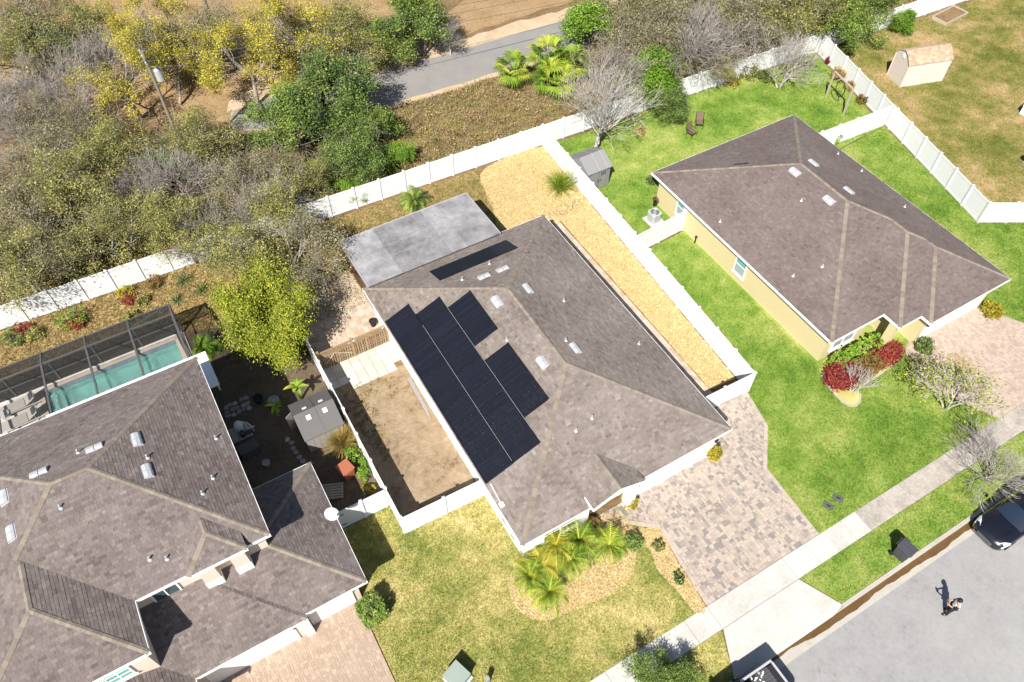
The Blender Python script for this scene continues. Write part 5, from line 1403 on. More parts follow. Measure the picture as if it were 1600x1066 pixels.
wire((px_, PYL - .5, pz - .4), (-40, 53, pz - 1.0), .9, "upper power line running left from the transformer pole")
wire((px_, PYL, pz - 1.4), (-40, 53, pz - 2.0), .9, "lower power line running left from the transformer pole")
wire((px_, PYL + .3, pz - 1.2), (q[0], q[1], 10.0), .5, "power line between the two timber poles")
wire((q[0] - 2.6, q[1] + .6, 0.1), (q[0], q[1], 9.0), .0, "guy wire of the tall bare pole")
# ------------------------------------------------------------------ vehicles
def loft(b, rings, val=.5, close=True):
    n = len(rings[0]); base = len(b.v)
    for rg in rings: b.v += [tuple(map(float, p)) for p in rg]
    for i in range(len(rings) - 1):
        for k in range(n - (0 if close else 1)):
            a, c = base + i * n + k, base + i * n + (k + 1) % n
            b.f.append((a, c, c + n, a + n)); b.a.append(val)
    b.f.append(tuple(base + k for k in range(n))[::-1]); b.a.append(val)
    b.f.append(tuple(base + (len(rings) - 1) * n + k for k in range(n))); b.a.append(val)

def wheel(t, x, y, r_=.36, w=.24):
    wo = B().tube([(x, y - w / 2, r_), (x, y + w / 2, r_)], r_, 22).build("wheel", M['rubber'], t, world=False)
    B().tube([(x, y - w / 2 - .006, r_), (x, y + w / 2 + .006, r_)], r_ * .62, 16).build("rim", M['chrome'], wo, world=False)

suv = thing("parked_car", "black car with bright headlights parked at the right kerb", "car", (28.32, 1.70, -.12))
def ring(x, w, zl, zb, cr=.05):
    h = [(-w * .82, zl), (-w, zl + .14), (-w * 1.0, zb - .22), (-w * .955, zb - .07), (-w * .86, zb), (-w * .45, zb + cr * .8), (0, zb + cr)]
    return [(x, y, z) for y, z in h] + [(x, -y, z) for y, z in h[-2::-1]]
b = B()
loft(b, [ring(-.02, .50, .34, .66, .01), ring(.06, .70, .26, .72, .03), ring(.22, .82, .22, .80), ring(.55, .90, .22, .90), ring(1.0, .925, .25, .96), ring(1.45, .93, .25, 1.02), ring(2.6, .935, .25, 1.02), ring(3.8, .93, .25, 1.03), ring(4.4, .90, .25, 1.02), ring(4.62, .82, .32, .95), ring(4.7, .66, .42, .85, .01)])
o = b.build("body", M['paint_black'], suv, world=False, smooth=True)
def cring(x, w0, z0, w1, z1): return [(x, -w0, z0), (x, -w1, z1 - .06), (x, -w1 * .85, z1 - .01), (x, 0, z1 + .02), (x, w1 * .85, z1 - .01), (x, w1, z1 - .06), (x, w0, z0)]
b = B(); loft(b, [cring(1.40, .80, .98, .76, 1.06), cring(2.15, .86, .98, .63, 1.53), cring(2.9, .87, .98, .655, 1.63), cring(3.8, .86, .98, .64, 1.58), cring(4.25, .82, .98, .60, 1.42), cring(4.6, .76, .95, .70, 1.02)])
b.build("cabin", M['paint_black'], suv, world=False, smooth=True)
b = B(); nseg = 8
for i in range(nseg):
    f0, f1 = -1 + 2 * i / nseg, -1 + 2 * (i + 1) / nseg
    bow = lambda f: -.10 * (1 - f * f)
    b.add([(1.44 + bow(f0), .74 * f0, 1.085), (1.44 + bow(f1), .74 * f1, 1.085), (2.14 + bow(f1) * .6, .575 * f1, 1.555 + .015 * (1 - f1 * f1)), (2.14 + bow(f0) * .6, .575 * f0, 1.555 + .015 * (1 - f0 * f0))], [(0, 1, 2, 3)], .5)
b.build("windshield", M['car_glass'], suv, world=False, smooth=True)
for s in (-1, 1):
    b = B(); b.add([(1.75, s * .865, 1.06), (3.0, s * .885, 1.06), (2.95, s * .69, 1.56), (2.3, s * .67, 1.50)], [(0, 1, 2, 3)]); b.build("side_window", M['car_glass'], suv, world=False)
    b = B(); b.add([(3.05, s * .885, 1.06), (4.1, s * .86, 1.06), (3.85, s * .66, 1.50), (3.02, s * .69, 1.56)], [(0, 1, 2, 3)]); b.build("side_window", M['car_glass'], suv, world=False)
    B().obox((1.72, s * 1.03, 1.08), (.16, .22, .15), 0).build("mirror", M['paint_black'], suv, world=False, bevel=.03)
    b = B(); b.add([(.07, s * .56, .70), (.22, s * .78, .72), (.62, s * .87, .90), (.40, s * .70, .92), (.18, s * .55, .80), (.05, s * .52, .64), (.20, s * .83, .64), (.6, s * .91, .80)], [(0, 1, 2, 3, 4), (0, 5, 6, 1), (1, 6, 7, 2)] if s > 0 else [(4, 3, 2, 1, 0), (1, 6, 5, 0), (2, 7, 6, 1)]); b.build("headlight", M['lamp_clear'], suv, world=False)
    B().obox((.95, s * .5, 1.015), (.5, .05, .02), s * .12).build("bonnet_crease", M['paint_black'], suv, world=False, bevel=.008)
b = B()
for i in range(4): b.box(-.04, -.42, .40 + i * .07, .02, .42, .43 + i * .07)
b.build("grille", M['chrome'], suv, world=False)
for s in (-.3, .3): B().beam((1.42, s, 1.10), (1.62, s + .45, 1.24), .018).build("wiper", M['rubber'], suv, world=False)
for x in (.92, 3.75):
    for s in (-1, 1): wheel(suv, x, s * .82)
B().box(3.2, -.05, 1.645, 3.4, .05, 1.69).build("roof_aerial", M['paint_black'], suv, world=False, bevel=.01)

# pickup: its open bed shows at the bottom edge
tr = thing("pickup_truck", "dark pickup truck with open bed parked at the bottom edge", "pickup truck", (14.75, 1.62, -.12))
B().box(-1.72, -.93, .62, 0, .93, .72).build("bed_floor", M['liner'], tr, world=False)
b = B()
for i in range(11): b.box(-1.68, -.80 + i * .152, .72, -.08, -.80 + i * .152 + .07, .745)
b.build("bed_ribs", M['liner'], tr, world=False)
for s in (-1, 1):
    b = B(); b.box(-1.74, s * .95 - .09, .55, .02, s * .95 + .05 if s > 0 else s * .95 + .09, 1.40) if s > 0 else b.box(-1.74, -1.0, .55, .02, -.86, 1.40)
    b.build("bed_side", M['paint_dark'], tr, world=False, bevel=.03)
    B().box(-1.74, s * .93 - .05, 1.402, .02, s * .93 + .05, 1.435).build("bed_rail_cap", M['alu'], tr, world=False, bevel=.01)
    B().box(-.30, s * .93 - .07, .80, .03, s * .93 + .07 if s < 0 else s * .93 + .085, 1.2).build("tail_lamp", M['lamp_red'], tr, world=False, bevel=.01)
    B().box(-3.2, s * 1.04 - .11, 1.15, -3.05, s * 1.04 + .11, 1.38).build("mirror", M['paint_dark'], tr, world=False, bevel=.02)
B().box(-.06, -.86, .55, .04, .86, 1.40).build("tailgate", M['paint_dark'], tr, world=False, bevel=.02)
B().box(-.06, -.86, 1.402, .04, .86, 1.43).build("tailgate_cap", M['alu'], tr, world=False)
B().box(.04, -.9, .42, .20, .9, .60).build("bumper", M['chrome'], tr, world=False, bevel=.03)
B().box(-1.78, -.86, .55, -1.73, .86, 1.40).build("bed_front", M['liner'], tr, world=False)
b = B(); r3 = random.Random(3)
for k in range(16): b.obox((-.35 - r3.random() * .9, .45 + r3.random() * .4, .76), (.09, .05, .04), r3.uniform(0, 3))
b.build("scrap_pieces", M['white_plastic'], tr, world=False)
B().lathe((-1.45, .55, .745), [(.16, 0), (.19, .25), (.2, .27), (.17, .27), (.15, .1)], 14).build("bucket", M['travertine'], tr, world=False)
b = B(); loft(b, [[(x, -w0, .5), (x, -w0, 1.25), (x, -w1, z1), (x, w1, z1), (x, w0, 1.25), (x, w0, .5)] for x, w0, w1, z1 in ((-1.80, .97, .72, 1.80), (-2.1, .98, .76, 1.92), (-3.1, .98, .74, 1.92), (-3.75, .98, .84, 1.34), (-5.3, .95, .82, 1.18), (-5.45, .85, .7, .95))])
b.build("cab", M['paint_dark'], tr, world=False, bevel=.04)
b = B(); b.add([(-3.13, -.70, 1.90), (-3.13, .70, 1.90), (-3.72, .80, 1.38), (-3.72, -.80, 1.38)], [(0, 1, 2, 3)])
b.v = [(x - .012, y, z + .015) for x, y, z in b.v]; b.build("windshield", M['car_glass'], tr, world=False)
for x in (-.95, -4.4):
    for s in (-1, 1): wheel(tr, x, s * .86, .39, .26)

# ------------------------------------------------------------------ person on the street
pr = thing("person", "person in white top and dark trousers standing on the street", "person", (24.02, .12, -.12), rz=math.radians(125))
def skin_mesh(name, verts, edges, rad, mat, parent, root=0, sub=2):
    me = bpy.data.meshes.new(name); me.from_pydata(verts, edges, [])
    me.materials.append(mat)
    o = bpy.data.objects.new(name, me); COL.link(o); o.parent = parent
    me.skin_vertices.new() if hasattr(me.skin_vertices, 'new') else None
    if not me.skin_vertices:
        bpy.context.view_layer.objects.active = o
    m1 = o.modifiers.new("skin", 'SKIN')
    m2 = o.modifiers.new("subsurf", 'SUBSURF'); m2.levels = sub; m2.render_levels = sub
    sv = me.skin_vertices[0].data if me.skin_vertices else None
    if sv:
        for i, v in enumerate(sv):
            v.radius = rad[i] if hasattr(rad[i], '__len__') else (rad[i], rad[i]); v.use_root = (i == root)
    return o
# local: +x is where the person faces, z up; 1.68 m tall, looking down at a controller held in both hands
bv = [(0, 0, .93), (0, 0, 1.15), (.01, 0, 1.36), (.03, 0, 1.46), (.05, 0, 1.53), (.07, 0, 1.63),
      (.0, .10, .88), (.04, .13, .48), (.02, .15, .09), (.14, .17, .04),
      (.0, -.10, .88), (.02, -.13, .48), (-.03, -.15, .09), (.09, -.17, .04),
      (.0, .19, 1.38), (.02, .25, 1.10), (.25, .14, 1.06), (.32, .08, 1.08),
      (.0, -.19, 1.38), (.02, -.25, 1.10), (.25, -.14, 1.06), (.32, -.08, 1.08)]
be = [(0, 1), (1, 2), (2, 3), (3, 4), (4, 5), (0, 6), (6, 7), (7, 8), (8, 9), (0, 10), (10, 11), (11, 12), (12, 13), (2, 14), (14, 15), (15, 16), (16, 17), (2, 18), (18, 19), (19, 20), (20, 21)]
br = [.14, .13, .14, .06, .055, .095, .095, .062, .042, .04, .095, .062, .042, .04, .06, .045, .036, .035, .06, .045, .036, .035]
skin_mesh("body", bv, be, br, M['skin'], pr)
skin_mesh("shirt", [bv[i] for i in (0, 1, 2, 14, 18)], [(0, 1), (1, 2), (2, 3), (2, 4)], [(.17, .15), (.165, .145), (.18, .15), .085, .085], M['cloth_white'], pr)
for s in (14, 18):
    skin_mesh("sleeve", [bv[s], bv[s + 1], tuple((np.array(bv[s + 1]) + np.array(bv[s + 2])) / 2)], [(0, 1), (1, 2)], [.082, .066, .052], M['cloth_dark'], pr)
skin_mesh("trousers", [bv[i] for i in (0, 6, 7, 8, 10, 11, 12)], [(0, 1), (1, 2), (2, 3), (0, 4), (4, 5), (5, 6)], [(.165, .15), .115, .082, .07, .115, .082, .07], M['cloth_dark'], pr)
for s in (8, 12):
    skin_mesh("shoe", [(bv[s][0] - .04, bv[s][1], .05), (bv[s + 1][0] + .05, bv[s + 1][1], .045)], [(0, 1)], [.055, .048], M['cloth_dark'], pr)
b = B(); b.lathe((.055, 0, 1.585), [(.108, 0), (.116, .05), (.11, .10), (.08, .145), (.02, .16)], 16); b.build("hair", M['hair'], pr, world=False, smooth=True)
b = B(); b.obox((.165, 0, 1.60), (.03, .03, .045)); b.build("nose", M['skin'], pr, world=False, bevel=.01)
for s in (-1, 1):
    B().lathe((.158, s * .035, 1.635), [(.012, 0), (.014, .01), (.005, .018)], 8).build("eye", M['hair'], pr, world=False)
    for k in range(4):
        skin_mesh("finger", [(.32, s * .09, 1.09 - k * .018), (.37, s * .075, 1.085 - k * .018), (.385, s * .035, 1.085 - k * .018)], [(0, 1), (1, 2)], [.010, .009, .008], M['skin'], pr, sub=1)
    skin_mesh("thumb", [(.31, s * .08, 1.10), (.335, s * .05, 1.125), (.355, s * .03, 1.125)], [(0, 1), (1, 2)], [.011, .010, .009], M['skin'], pr, sub=1)
ct = thing("remote_controller", "small dark remote controller held by the person on the street", "controller", (24.02, .12, -.12), rz=math.radians(125))
B().box(.30, -.09, 1.045, .40, .09, 1.085).build("casing", M['bin'], ct, world=False, bevel=.01)
B().obox((.42, 0, 1.13), (.012, .16, .09), ry=.5).build("screen", M['glass'], ct, world=False)
# ------------------------------------------------------------------ vegetation
def tubes(segs, n=4):
    """segs: (p, q, r0, r1) arrays -> mesh arrays"""
    P, Q = np.array([s[0] for s in segs], np.float32), np.array([s[1] for s in segs], np.float32)
    R0, R1 = np.array([s[2] for s in segs], np.float32), np.array([s[3] for s in segs], np.float32)
    D = Q - P; D /= np.linalg.norm(D, axis=1, keepdims=True) + 1e-9
    S = np.cross(D, np.array((.03, .02, 1.0), np.float32)); ln = np.linalg.norm(S, axis=1, keepdims=True)
    S = np.where(ln < .05, np.array((1.0, 0, 0), np.float32), S / (ln + 1e-9)); U = np.cross(S, D)
    m = len(segs)
    V = np.zeros((m, 2, n, 3), np.float32)
    for k in range(n):
        a = 2 * math.pi * k / n
        d = S * math.cos(a) + U * math.sin(a)
        V[:, 0, k] = P + d * R0[:, None]; V[:, 1, k] = Q + d * R1[:, None]
    base = (np.arange(m) * 2 * n)[:, None, None]
    k = np.arange(n)
    F = np.stack([k, (k + 1) % n, (k + 1) % n + n, k + n], 1)[None] + base
    return V.reshape(-1, 3), F.reshape(-1, 4)

def skeleton(seed, levels, trunk_h, r0, lean=.1, up=.35, multi=1, base_spread=.0, wob=.25):
    """levels: list of (children, length, spread angle) from limb to twig"""
    g = random.Random(seed)
    segs, tips = [], []
    def rv():
        return np.array((g.gauss(0, 1), g.gauss(0, 1), g.gauss(0, 1)))
    def grow(p, d, ln, rad, lv):
        k = 3 if lv < len(levels) else 2
        rr = rad
        for i in range(k):
            d = d + rv() * wob * .5; d[2] += up * .12; d /= np.linalg.norm(d)
            q = p + d * ln / k; r2 = rad * (1 - .45 * (i + 1) / k)
            segs.append((p, q, rr, r2)); p0, p, rr = p, q, r2
            if lv < len(levels) and i >= 1:
                n, l2, sp = levels[lv]
                cnt = n // 2 + (n % 2 if i == k - 1 else 0)
                for _ in range(cnt):
                    o = rv(); o -= d * (o @ d); o /= np.linalg.norm(o) + 1e-6
                    a = g.uniform(.5, 1.2) * sp
                    nd = d * math.cos(a) + o * math.sin(a); nd[2] += up * .3; nd /= np.linalg.norm(nd)
                    grow(p, nd, l2 * g.uniform(.65, 1.2), max(rr * .62, .011), lv + 1)
        if lv >= len(levels) - 1: tips.append(p)
    for m in range(multi):
        a = g.uniform(0, 6.28)
        d = np.array((math.cos(a) * lean, math.sin(a) * lean, 1.0)); d /= np.linalg.norm(d)
        hf = g.uniform(.5, 1.15) if multi > 10 else 1.0
        bs_ = base_spread * (g.uniform(.2, 1.3) if multi > 10 else 1.0); p = np.array((math.cos(a) * bs_, math.sin(a) * bs_, -.05))
        grow(p, d, trunk_h * hf, r0, 0)
    return segs, tips

def leaf_quads(g, C, n_each, sigma, size, flat=.35, aspect=.55):
    """n_each leaf quads round every centre"""
    C = np.repeat(np.asarray(C, np.float32), n_each, 0)
    n = len(C)
    P = C + g.normal(0, 1, (n, 3)) * np.array(sigma)
    N = g.normal(0, 1, (n, 3)); N[:, 2] += flat * np.sign(N[:, 2]) * 3; N /= np.linalg.norm(N, axis=1, keepdims=True)
    T = np.cross(N, g.normal(0, 1, (n, 3))); T /= np.linalg.norm(T, axis=1, keepdims=True) + 1e-9
    Bt = np.cross(N, T)
    s = (g.uniform(.6, 1.25, n) ** 2 * size)[:, None]
    V = np.stack([P - T * s, P - Bt * s * aspect + N * s * .12, P + T * s, P + Bt * s * aspect + N * s * .12], 1)
    return V.reshape(-1, 3), np.arange(n * 4).reshape(-1, 4), g.random(n)

TREE = {}
def tree_kind(kind, variant):
    key = (kind, variant)
    if key in TREE: return TREE[key]
    seed = hash(kind) % 1 + sum(map(ord, kind)) * 17 + variant * 101
    g = np.random.default_rng(seed)
    # levels, trunk, radius, multi, leaves per tip, sigma, size, bark, leaf
    spec = {
        'olive': dict(lv=[(6, 1.7, 1.0), (5, 1.1, .9), (4, .65, .9)], th=1.9, r=.13, multi=2, nl=52, sg=(.23, .23, .17), sz=.05, bk='bark_pale', lf='l_olive', lean=.35),
        'greyoak': dict(lv=[(6, 1.7, 1.0), (5, 1.1, .9), (5, .7, .9)], th=1.8, r=.12, multi=2, nl=34, sg=(.25, .25, .19), sz=.046, bk='bark_pale', lf='l_grey', lean=.4),
        'bare': dict(lv=[(7, 1.6, 1.0), (6, 1.1, .8), (6, .7, .7), (3, .45, .6)], th=1.7, r=.11, multi=2, nl=0, sg=None, sz=0, bk='bark_pale', lf=None, lean=.35),
        'yellow': dict(lv=[(6, 2.0, 1.05), (5, 1.3, .9), (4, .7, .9)], th=2.4, r=.2, multi=1, nl=84, sg=(.23, .23, .17), sz=.054, bk='bark', lf='l_yellow', lean=.2),
        'green': dict(lv=[(6, 1.5, 1.0), (5, 1.0, .9), (4, .6, .9)], th=1.8, r=.14, multi=2, nl=90, sg=(.21, .21, .17), sz=.058, bk='bark_dark', lf='l_green', lean=.35),
        'bright': dict(lv=[(6, 1.1, 1.0), (5, .8, .9), (4, .5, .9)], th=1.2, r=.09, multi=2, nl=80, sg=(.19, .19, .16), sz=.058, bk='bark_dark', lf='l_bright', lean=.35),
        'dark': dict(lv=[(6, 1.7, 1.0), (5, 1.1, .9), (4, .65, .9)], th=2.1, r=.17, multi=2, nl=100, sg=(.21, .21, .17), sz=.058, bk='bark_dark', lf='l_dark', lean=.35),
        'bamboo': dict(lv=[(10, .75, .5), (5, .5, .8)], th=3.4, r=.03, multi=30, nl=40, sg=(.26, .26, .36), sz=.052, bk='l_bamboo', lf='l_bamboo', lean=.34),
        'crape': dict(lv=[(5, .9, .45), (4, .7, .45), (3, .5, .4)], th=.9, r=.05, multi=5, nl=0, sg=None, sz=0, bk='bark_white', lf=None, lean=.32),
        'sparse': dict(lv=[(6, 1.0, .8), (5, .7, .7), (5, .5, .7)], th=1.3, r=.07, multi=3, nl=5, sg=(.15, .15, .13), sz=.055, bk='bark_white', lf='l_bamboo', lean=.4),
        'fine': dict(lv=[(7, 2.0, .85), (6, 1.4, .66), (5, .8, .55), (2, .45, .5)], th=1.7, r=.11, multi=3, nl=0, sg=None, sz=0, bk='bark_white', lf=None, lean=.35),
    }[kind]
    segs, tips = skeleton(seed, spec['lv'], spec['th'], spec['r'], spec['lean'], multi=spec['multi'], base_spread=1.0 if kind == 'bamboo' else .1)
    V, F = tubes(segs, 4 if len(segs) < 9000 else 3) if kind not in ('fine', 'bare') else tubes(segs, 3)
    if kind in ('fine', 'bare'):
        pass
    tm = np_mesh(kind + "_trunk", V, F, g.random(len(F)))
    tm.materials.append(M[spec['bk']])
    cm = None
    if spec['nl']:
        C = np.array(tips)
        cl = g.random(len(C)) < .8
        C = C[cl]
        Vl, Fl, a = leaf_quads(g, C, spec['nl'], spec['sg'], spec['sz'])
        tone = np.repeat(np.clip(g.normal(.5, .2, len(C)), 0, 1), spec['nl'])
        cm = np_mesh(kind + "_crown", Vl, Fl, np.clip(.5 * a + .5 * tone, 0, 1))
        cm.materials.append(M[spec['lf']])
    top = max(t[2] for t in tips)
    rad = float(np.percentile([math.hypot(t[0], t[1]) for t in tips], 85))
    TREE[key] = (tm, cm, top, rad, len(segs), len(tips))
    return TREE[key]

TREENAME = dict(olive='scrub_oak_tree', greyoak='scrub_oak_tree', bare='bare_tree', yellow='flowering_oak_tree', green='leafy_tree', bright='leafy_bush', dark='evergreen_tree', bamboo='bamboo_clump', crape='bare_myrtle', sparse='sparse_tree', fine='bare_tree')
_tv = 0
def tree(kind, px, py, zc, R, label, group=None, var=None, hs=1.0, xy=None, leaf=None, stretch=1.0):
    """a tree whose crown middle (height zc) stands where the photo shows it; R is the crown radius"""
    global _tv
    _tv += 1
    v = var if var is not None else _tv % 3
    tm, cm, top, rad, ns, nt_ = tree_kind(kind, v)
    x, y = xy if xy else at(px, py, zc)[:2]
    s = R / rad
    t = thing(TREENAME[kind], label, "tree" if kind not in ('bright', 'bamboo') else ("bush" if kind == 'bright' else "bamboo"), (x, y, 0), group, rnd.uniform(0, 6.28))
    t.scale = (s, s * stretch, s * hs)
    if stretch != 1.0: t.rotation_euler = (0, 0, -.12)
    o = bpy.data.objects.new("trunk", tm); COL.link(o); o.parent = t
    if cm:
        o = bpy.data.objects.new("crown", cm); COL.link(o); o.parent = t
        if leaf:
            o.material_slots[0].link = 'OBJECT'; o.material_slots[0].material = M[leaf]
    return t

W = "trees of the wooded strip"
for kind, px, py, zc, R, label in [
    ('olive', 35, 425, 2.6, 2.6, "olive scrub oak by the fence at the photo's left edge"),
    ('greyoak', 105, 392, 2.6, 2.4, "grey green scrub oak by the left fence, second from the edge"),
    ('olive', 175, 362, 2.6, 2.5, "olive scrub oak touching the fence above the pool cage"),
    ('greyoak', 60, 335, 2.8, 2.6, "grey green scrub oak behind the leftmost fence trees"),
    ('olive', 140, 300, 2.8, 2.6, "olive scrub oak deep in the left woods"),
    ('bare', 25, 258, 2.8, 2.5, "pale bare tree at the photo's left edge"),
    ('greyoak', 105, 240, 2.8, 2.5, "grey green scrub oak below the pole with transformer, left side"),
    ('olive', 190, 235, 2.8, 2.2, "olive scrub oak just left of the yellow green bush"),
    ('bright', 240, 232, 2.6, 1.6, "yellow green bush among grey scrub in the left woods"),
    ('bare', 285, 275, 2.8, 2.4, "pale bare tree in the middle of the left woods"),
    ('olive', 325, 222, 2.8, 2.3, "olive scrub oak beside the stub of grey road"),
    ('greyoak', 370, 292, 2.8, 2.4, "grey green scrub oak left of the dark evergreen"),
    ('olive', 245, 335, 2.8, 2.4, "olive scrub oak behind the fence posts above the bamboo"),
    ('bare', 320, 345, 2.6, 2.2, "pale bare tree close behind the back fence"),
    ('greyoak', 420, 262, 2.8, 2.2, "grey green scrub oak touching the dark evergreen's left side"),
    ('olive', 440, 318, 2.8, 2.4, "olive scrub oak behind the fence left of the weedy yard"),
    ('olive', 390, 385, 3.2, 2.3, "olive scrub oak leaning over the fence by the bamboo"),
    ('greyoak', 462, 378, 3.2, 2.6, "grey green scrub oak overhanging the fence beside the patio roof"),
    ('olive', 492, 262, 2.6, 1.7, "olive scrub oak below the dark evergreen"),
    ('bright', 540, 290, 1.4, 1.0, "bright green bush low behind the fence"),
    ('dark', 515, 150, 3.6, 2.7, "large dark evergreen tree left of the far road"),
    ('green', 556, 185, 3.2, 2.0, "mid green tree between dark evergreen and far road edge"),
    ('green', 464, 190, 3.0, 2.1, "mid green tree hiding the end of the grey road stub"),
    ('dark', 552, 232, 2.8, 1.8, "smaller dark evergreen between the large one and back fence"),
    ('bright', 622, 228, 2.0, 1.0, "bright green bush right of the dark evergreen's shadow"),
    ('bright', 500, 250, 2.0, 1.2, "bright green bush at the foot of the dark evergreen"),
    ('olive', 30, 70, 3.0, 2.8, "olive tree in the photo's top left corner area"),
    ('bright', 55, 45, 3.0, 1.8, "bright green bush near the photo's top left corner"),
    ('greyoak', 10, 20, 3.0, 2.6, "grey green scrub oak in the top left corner"),
    ('bare', 75, 100, 3.0, 2.6, "pale bare tree left of the ivy clad trunk"),
    ('bare', 40, 160, 3.0, 2.8, "pale bare tree left of the utility pole, near the edge"),
    ('bare', 115, 150, 3.0, 2.8, "pale bare tree left of the transformer pole"),
    ('greyoak', 130, 185, 2.6, 2.0, "grey green scrub oak below the bare trees by the pole"),
    ('olive', 110, 30, 3.0, 2.4, "olive tree beside the leftmost yellow oak"),
    ('yellow', 195, 45, 4.0, 3.2, "yellow leaved oak left of the tall bare pole"),
    ('yellow', 185, 105, 3.6, 2.4, "yellow leaved oak beside the transformer"),
    ('yellow', 130, 5, 4.0, 2.4, "yellow leaved oak at the top edge, leftmost of its kind"),
    ('greyoak', 260, 25, 4.0, 2.6, "grey mossy oak between the yellow oaks"),
    ('yellow', 375, 80, 3.8, 2.6, "yellow leaved oak right of the tall bare pole"),
    ('yellow', 350, 15, 4.2, 2.6, "yellow leaved oak behind the tall bare pole"),
    ('greyoak', 400, 15, 4.0, 2.4, "grey mossy oak at the top edge above the dirt"),
    ('yellow', 455, 35, 4.0, 2.8, "yellow leaved oak beside the green trees, rightmost of its kind"),
    ('bare', 300, 40, 3.5, 1.8, "small bare tree beside the tall pole's guy wire"),
    ('olive', 525, 50, 3.6, 2.1, "olive tree above the dark evergreen"),
    ('green', 585, 25, 3.6, 2.7, "mid green tree at the top edge left of the sandy shoulder"),
    ('olive', 520, 5, 4.0, 2.4, "olive tree at the top edge between yellow oak and green trees"),
    ('green', 655, 20, 3.8, 2.4, "mid green tree nearest the sandy shoulder"),
    ('olive', 608, 62, 2.6, 1.5, "olive tree shading the far road edge"),
    ('bare', 700, 35, 3.0, 1.8, "thin bare tree at the sandy shoulder"),
    ('bright', 930, 25, 3.0, 2.2, "bright green bush at the far road's right end"),
    ('greyoak', 975, 45, 3.2, 2.4, "grey vine covered tree right of the far road"),
    ('bare', 960, 95, 2.8, 2.0, "grey vine tangled bare tree above the bare white tree"),
    ('bright', 1012, 88, 2.6, 1.9, "large bright green bush behind the round leafy tree"),
    ('greyoak', 1040, 35, 3.2, 2.4, "grey vine covered tree behind the large bright bush"),
    ('bare', 1095, 55, 3.0, 2.6, "grey tangled bare tree behind the yellow house yard, left"),
    ('bright', 1095, 15, 3.4, 1.7, "yellow green bush at the top edge above the yellow house"),
    ('bare', 1150, 45, 3.0, 2.6, "grey tangled bare tree behind the yellow house yard, middle"),
    ('olive', 1062, 80, 2.4, 1.3, "olive bush by the fence left of the tangled bare trees"),
    ('olive', 1128, 92, 2.0, 1.1, "olive bush hanging over the fence behind the small shrubs"),
    ('bare', 1200, 40, 3.0, 2.4, "grey tangled bare tree behind the yellow house yard, right"),
    ('greyoak', 1175, 10, 3.2, 2.6, "grey green tree at the top edge behind the tangled bare trees"),
    ('olive', 1235, 25, 3.0, 2.2, "olive tree behind the fence corner of the yellow house yard"),
    ('green', 1300, 5, 3.0, 2.3, "mid green tree behind the fence at the dry lawn corner"),
    ('green', 1350, 0, 2.6, 1.9, "mid green tree at the top edge behind the dry lawn"),
    ('bright', 1425, 3, 2.0, .9, "bright green bush hanging over the dry lawn fence"),
    ('olive', 1000, 5, 3.2, 2.2, "olive tree at the top edge right of the far road"),
    ('greyoak', 60, 0, 3.6, 2.6, "grey green oak at the top edge left of the yellow oaks"),
    ('bare', 150, 60, 3.4, 2.4, "pale bare tree between the leftmost yellow oaks"),
    ('greyoak', 90, 60, 3.0, 2.2, "grey green scrub oak beside the ivy clad trunk"),
    ('yellow', 245, 80, 3.8, 2.2, "yellow leaved oak right behind the transformer"),
    ('greyoak', 300, 0, 4.2, 2.6, "grey mossy oak at the top edge left of the tall pole"),
    ('yellow', 230, 0, 4.2, 2.4, "yellow leaved oak at the top edge, second from the left"),
    ('yellow', 420, 90, 3.4, 2.0, "low yellow leaved oak beside the dark evergreen"),
    ('greyoak', 455, 90, 3.6, 1.8, "small grey oak between yellow oak and dark evergreen"),
    ('yellow', 410, 0, 4.2, 2.2, "yellow leaved oak at the top edge above the dirt"),
    ('bare', 15, 200, 2.8, 2.6, "pale bare tree on the photo's left edge below the corner"),
    ('greyoak', 75, 195, 2.8, 2.4, "grey green scrub oak among the pale bare trees at left"),
    ('bare', 180, 275, 2.6, 2.2, "pale bare tree inside the left woods"),
    ('greyoak', 15, 300, 2.8, 2.3, "grey green scrub oak on the photo's left edge, mid height"),
    ('bare', 225, 290, 2.8, 2.0, "pale bare tree below the yellow green bush"),
    ('greyoak', 290, 215, 2.6, 1.9, "grey green scrub oak right of the yellow green bush"),
    ('bare', 400, 320, 2.8, 2.2, "pale bare tree left of the overhanging oak"),
    ('olive', 285, 370, 2.4, 1.9, "olive scrub oak pressed against the back fence middle"),
    ('greyoak', 20, 375, 2.4, 2.2, "grey green scrub oak second row at the left edge"),
    ('olive', 85, 300, 2.6, 2.1, "olive scrub oak in the thick of the left woods"),
    ('bare', 1070, 20, 3.2, 2.2, "grey tangled bare tree beside the yellow green bush"),
    ('bare', 1125, 60, 2.8, 1.9, "grey tangled bare tree just behind the back fence"),
    ('greyoak', 1190, 45, 2.6, 1.6, "grey green scrub behind the bare fence tree"),
    ('olive', 1270, 0, 3.2, 2.2, "olive tree at the top edge above the fence corner"),
    ('bright', 1040, 70, 2.6, 1.6, "bright green bush between the vine covered trees"),
    ('bright', 985, 110, 1.8, 1.0, "bright green bush above the bare white tree's right side"),
]:
    big = 1.0 if px in (608, 655, 700, 585) else 1.28 if py < 130 and px < 720 else (1.35 if px > 900 else 1.12)
    tree(kind, px, py, zc * (1.0 if big < 1.2 else 1.25), R * big, label, W)
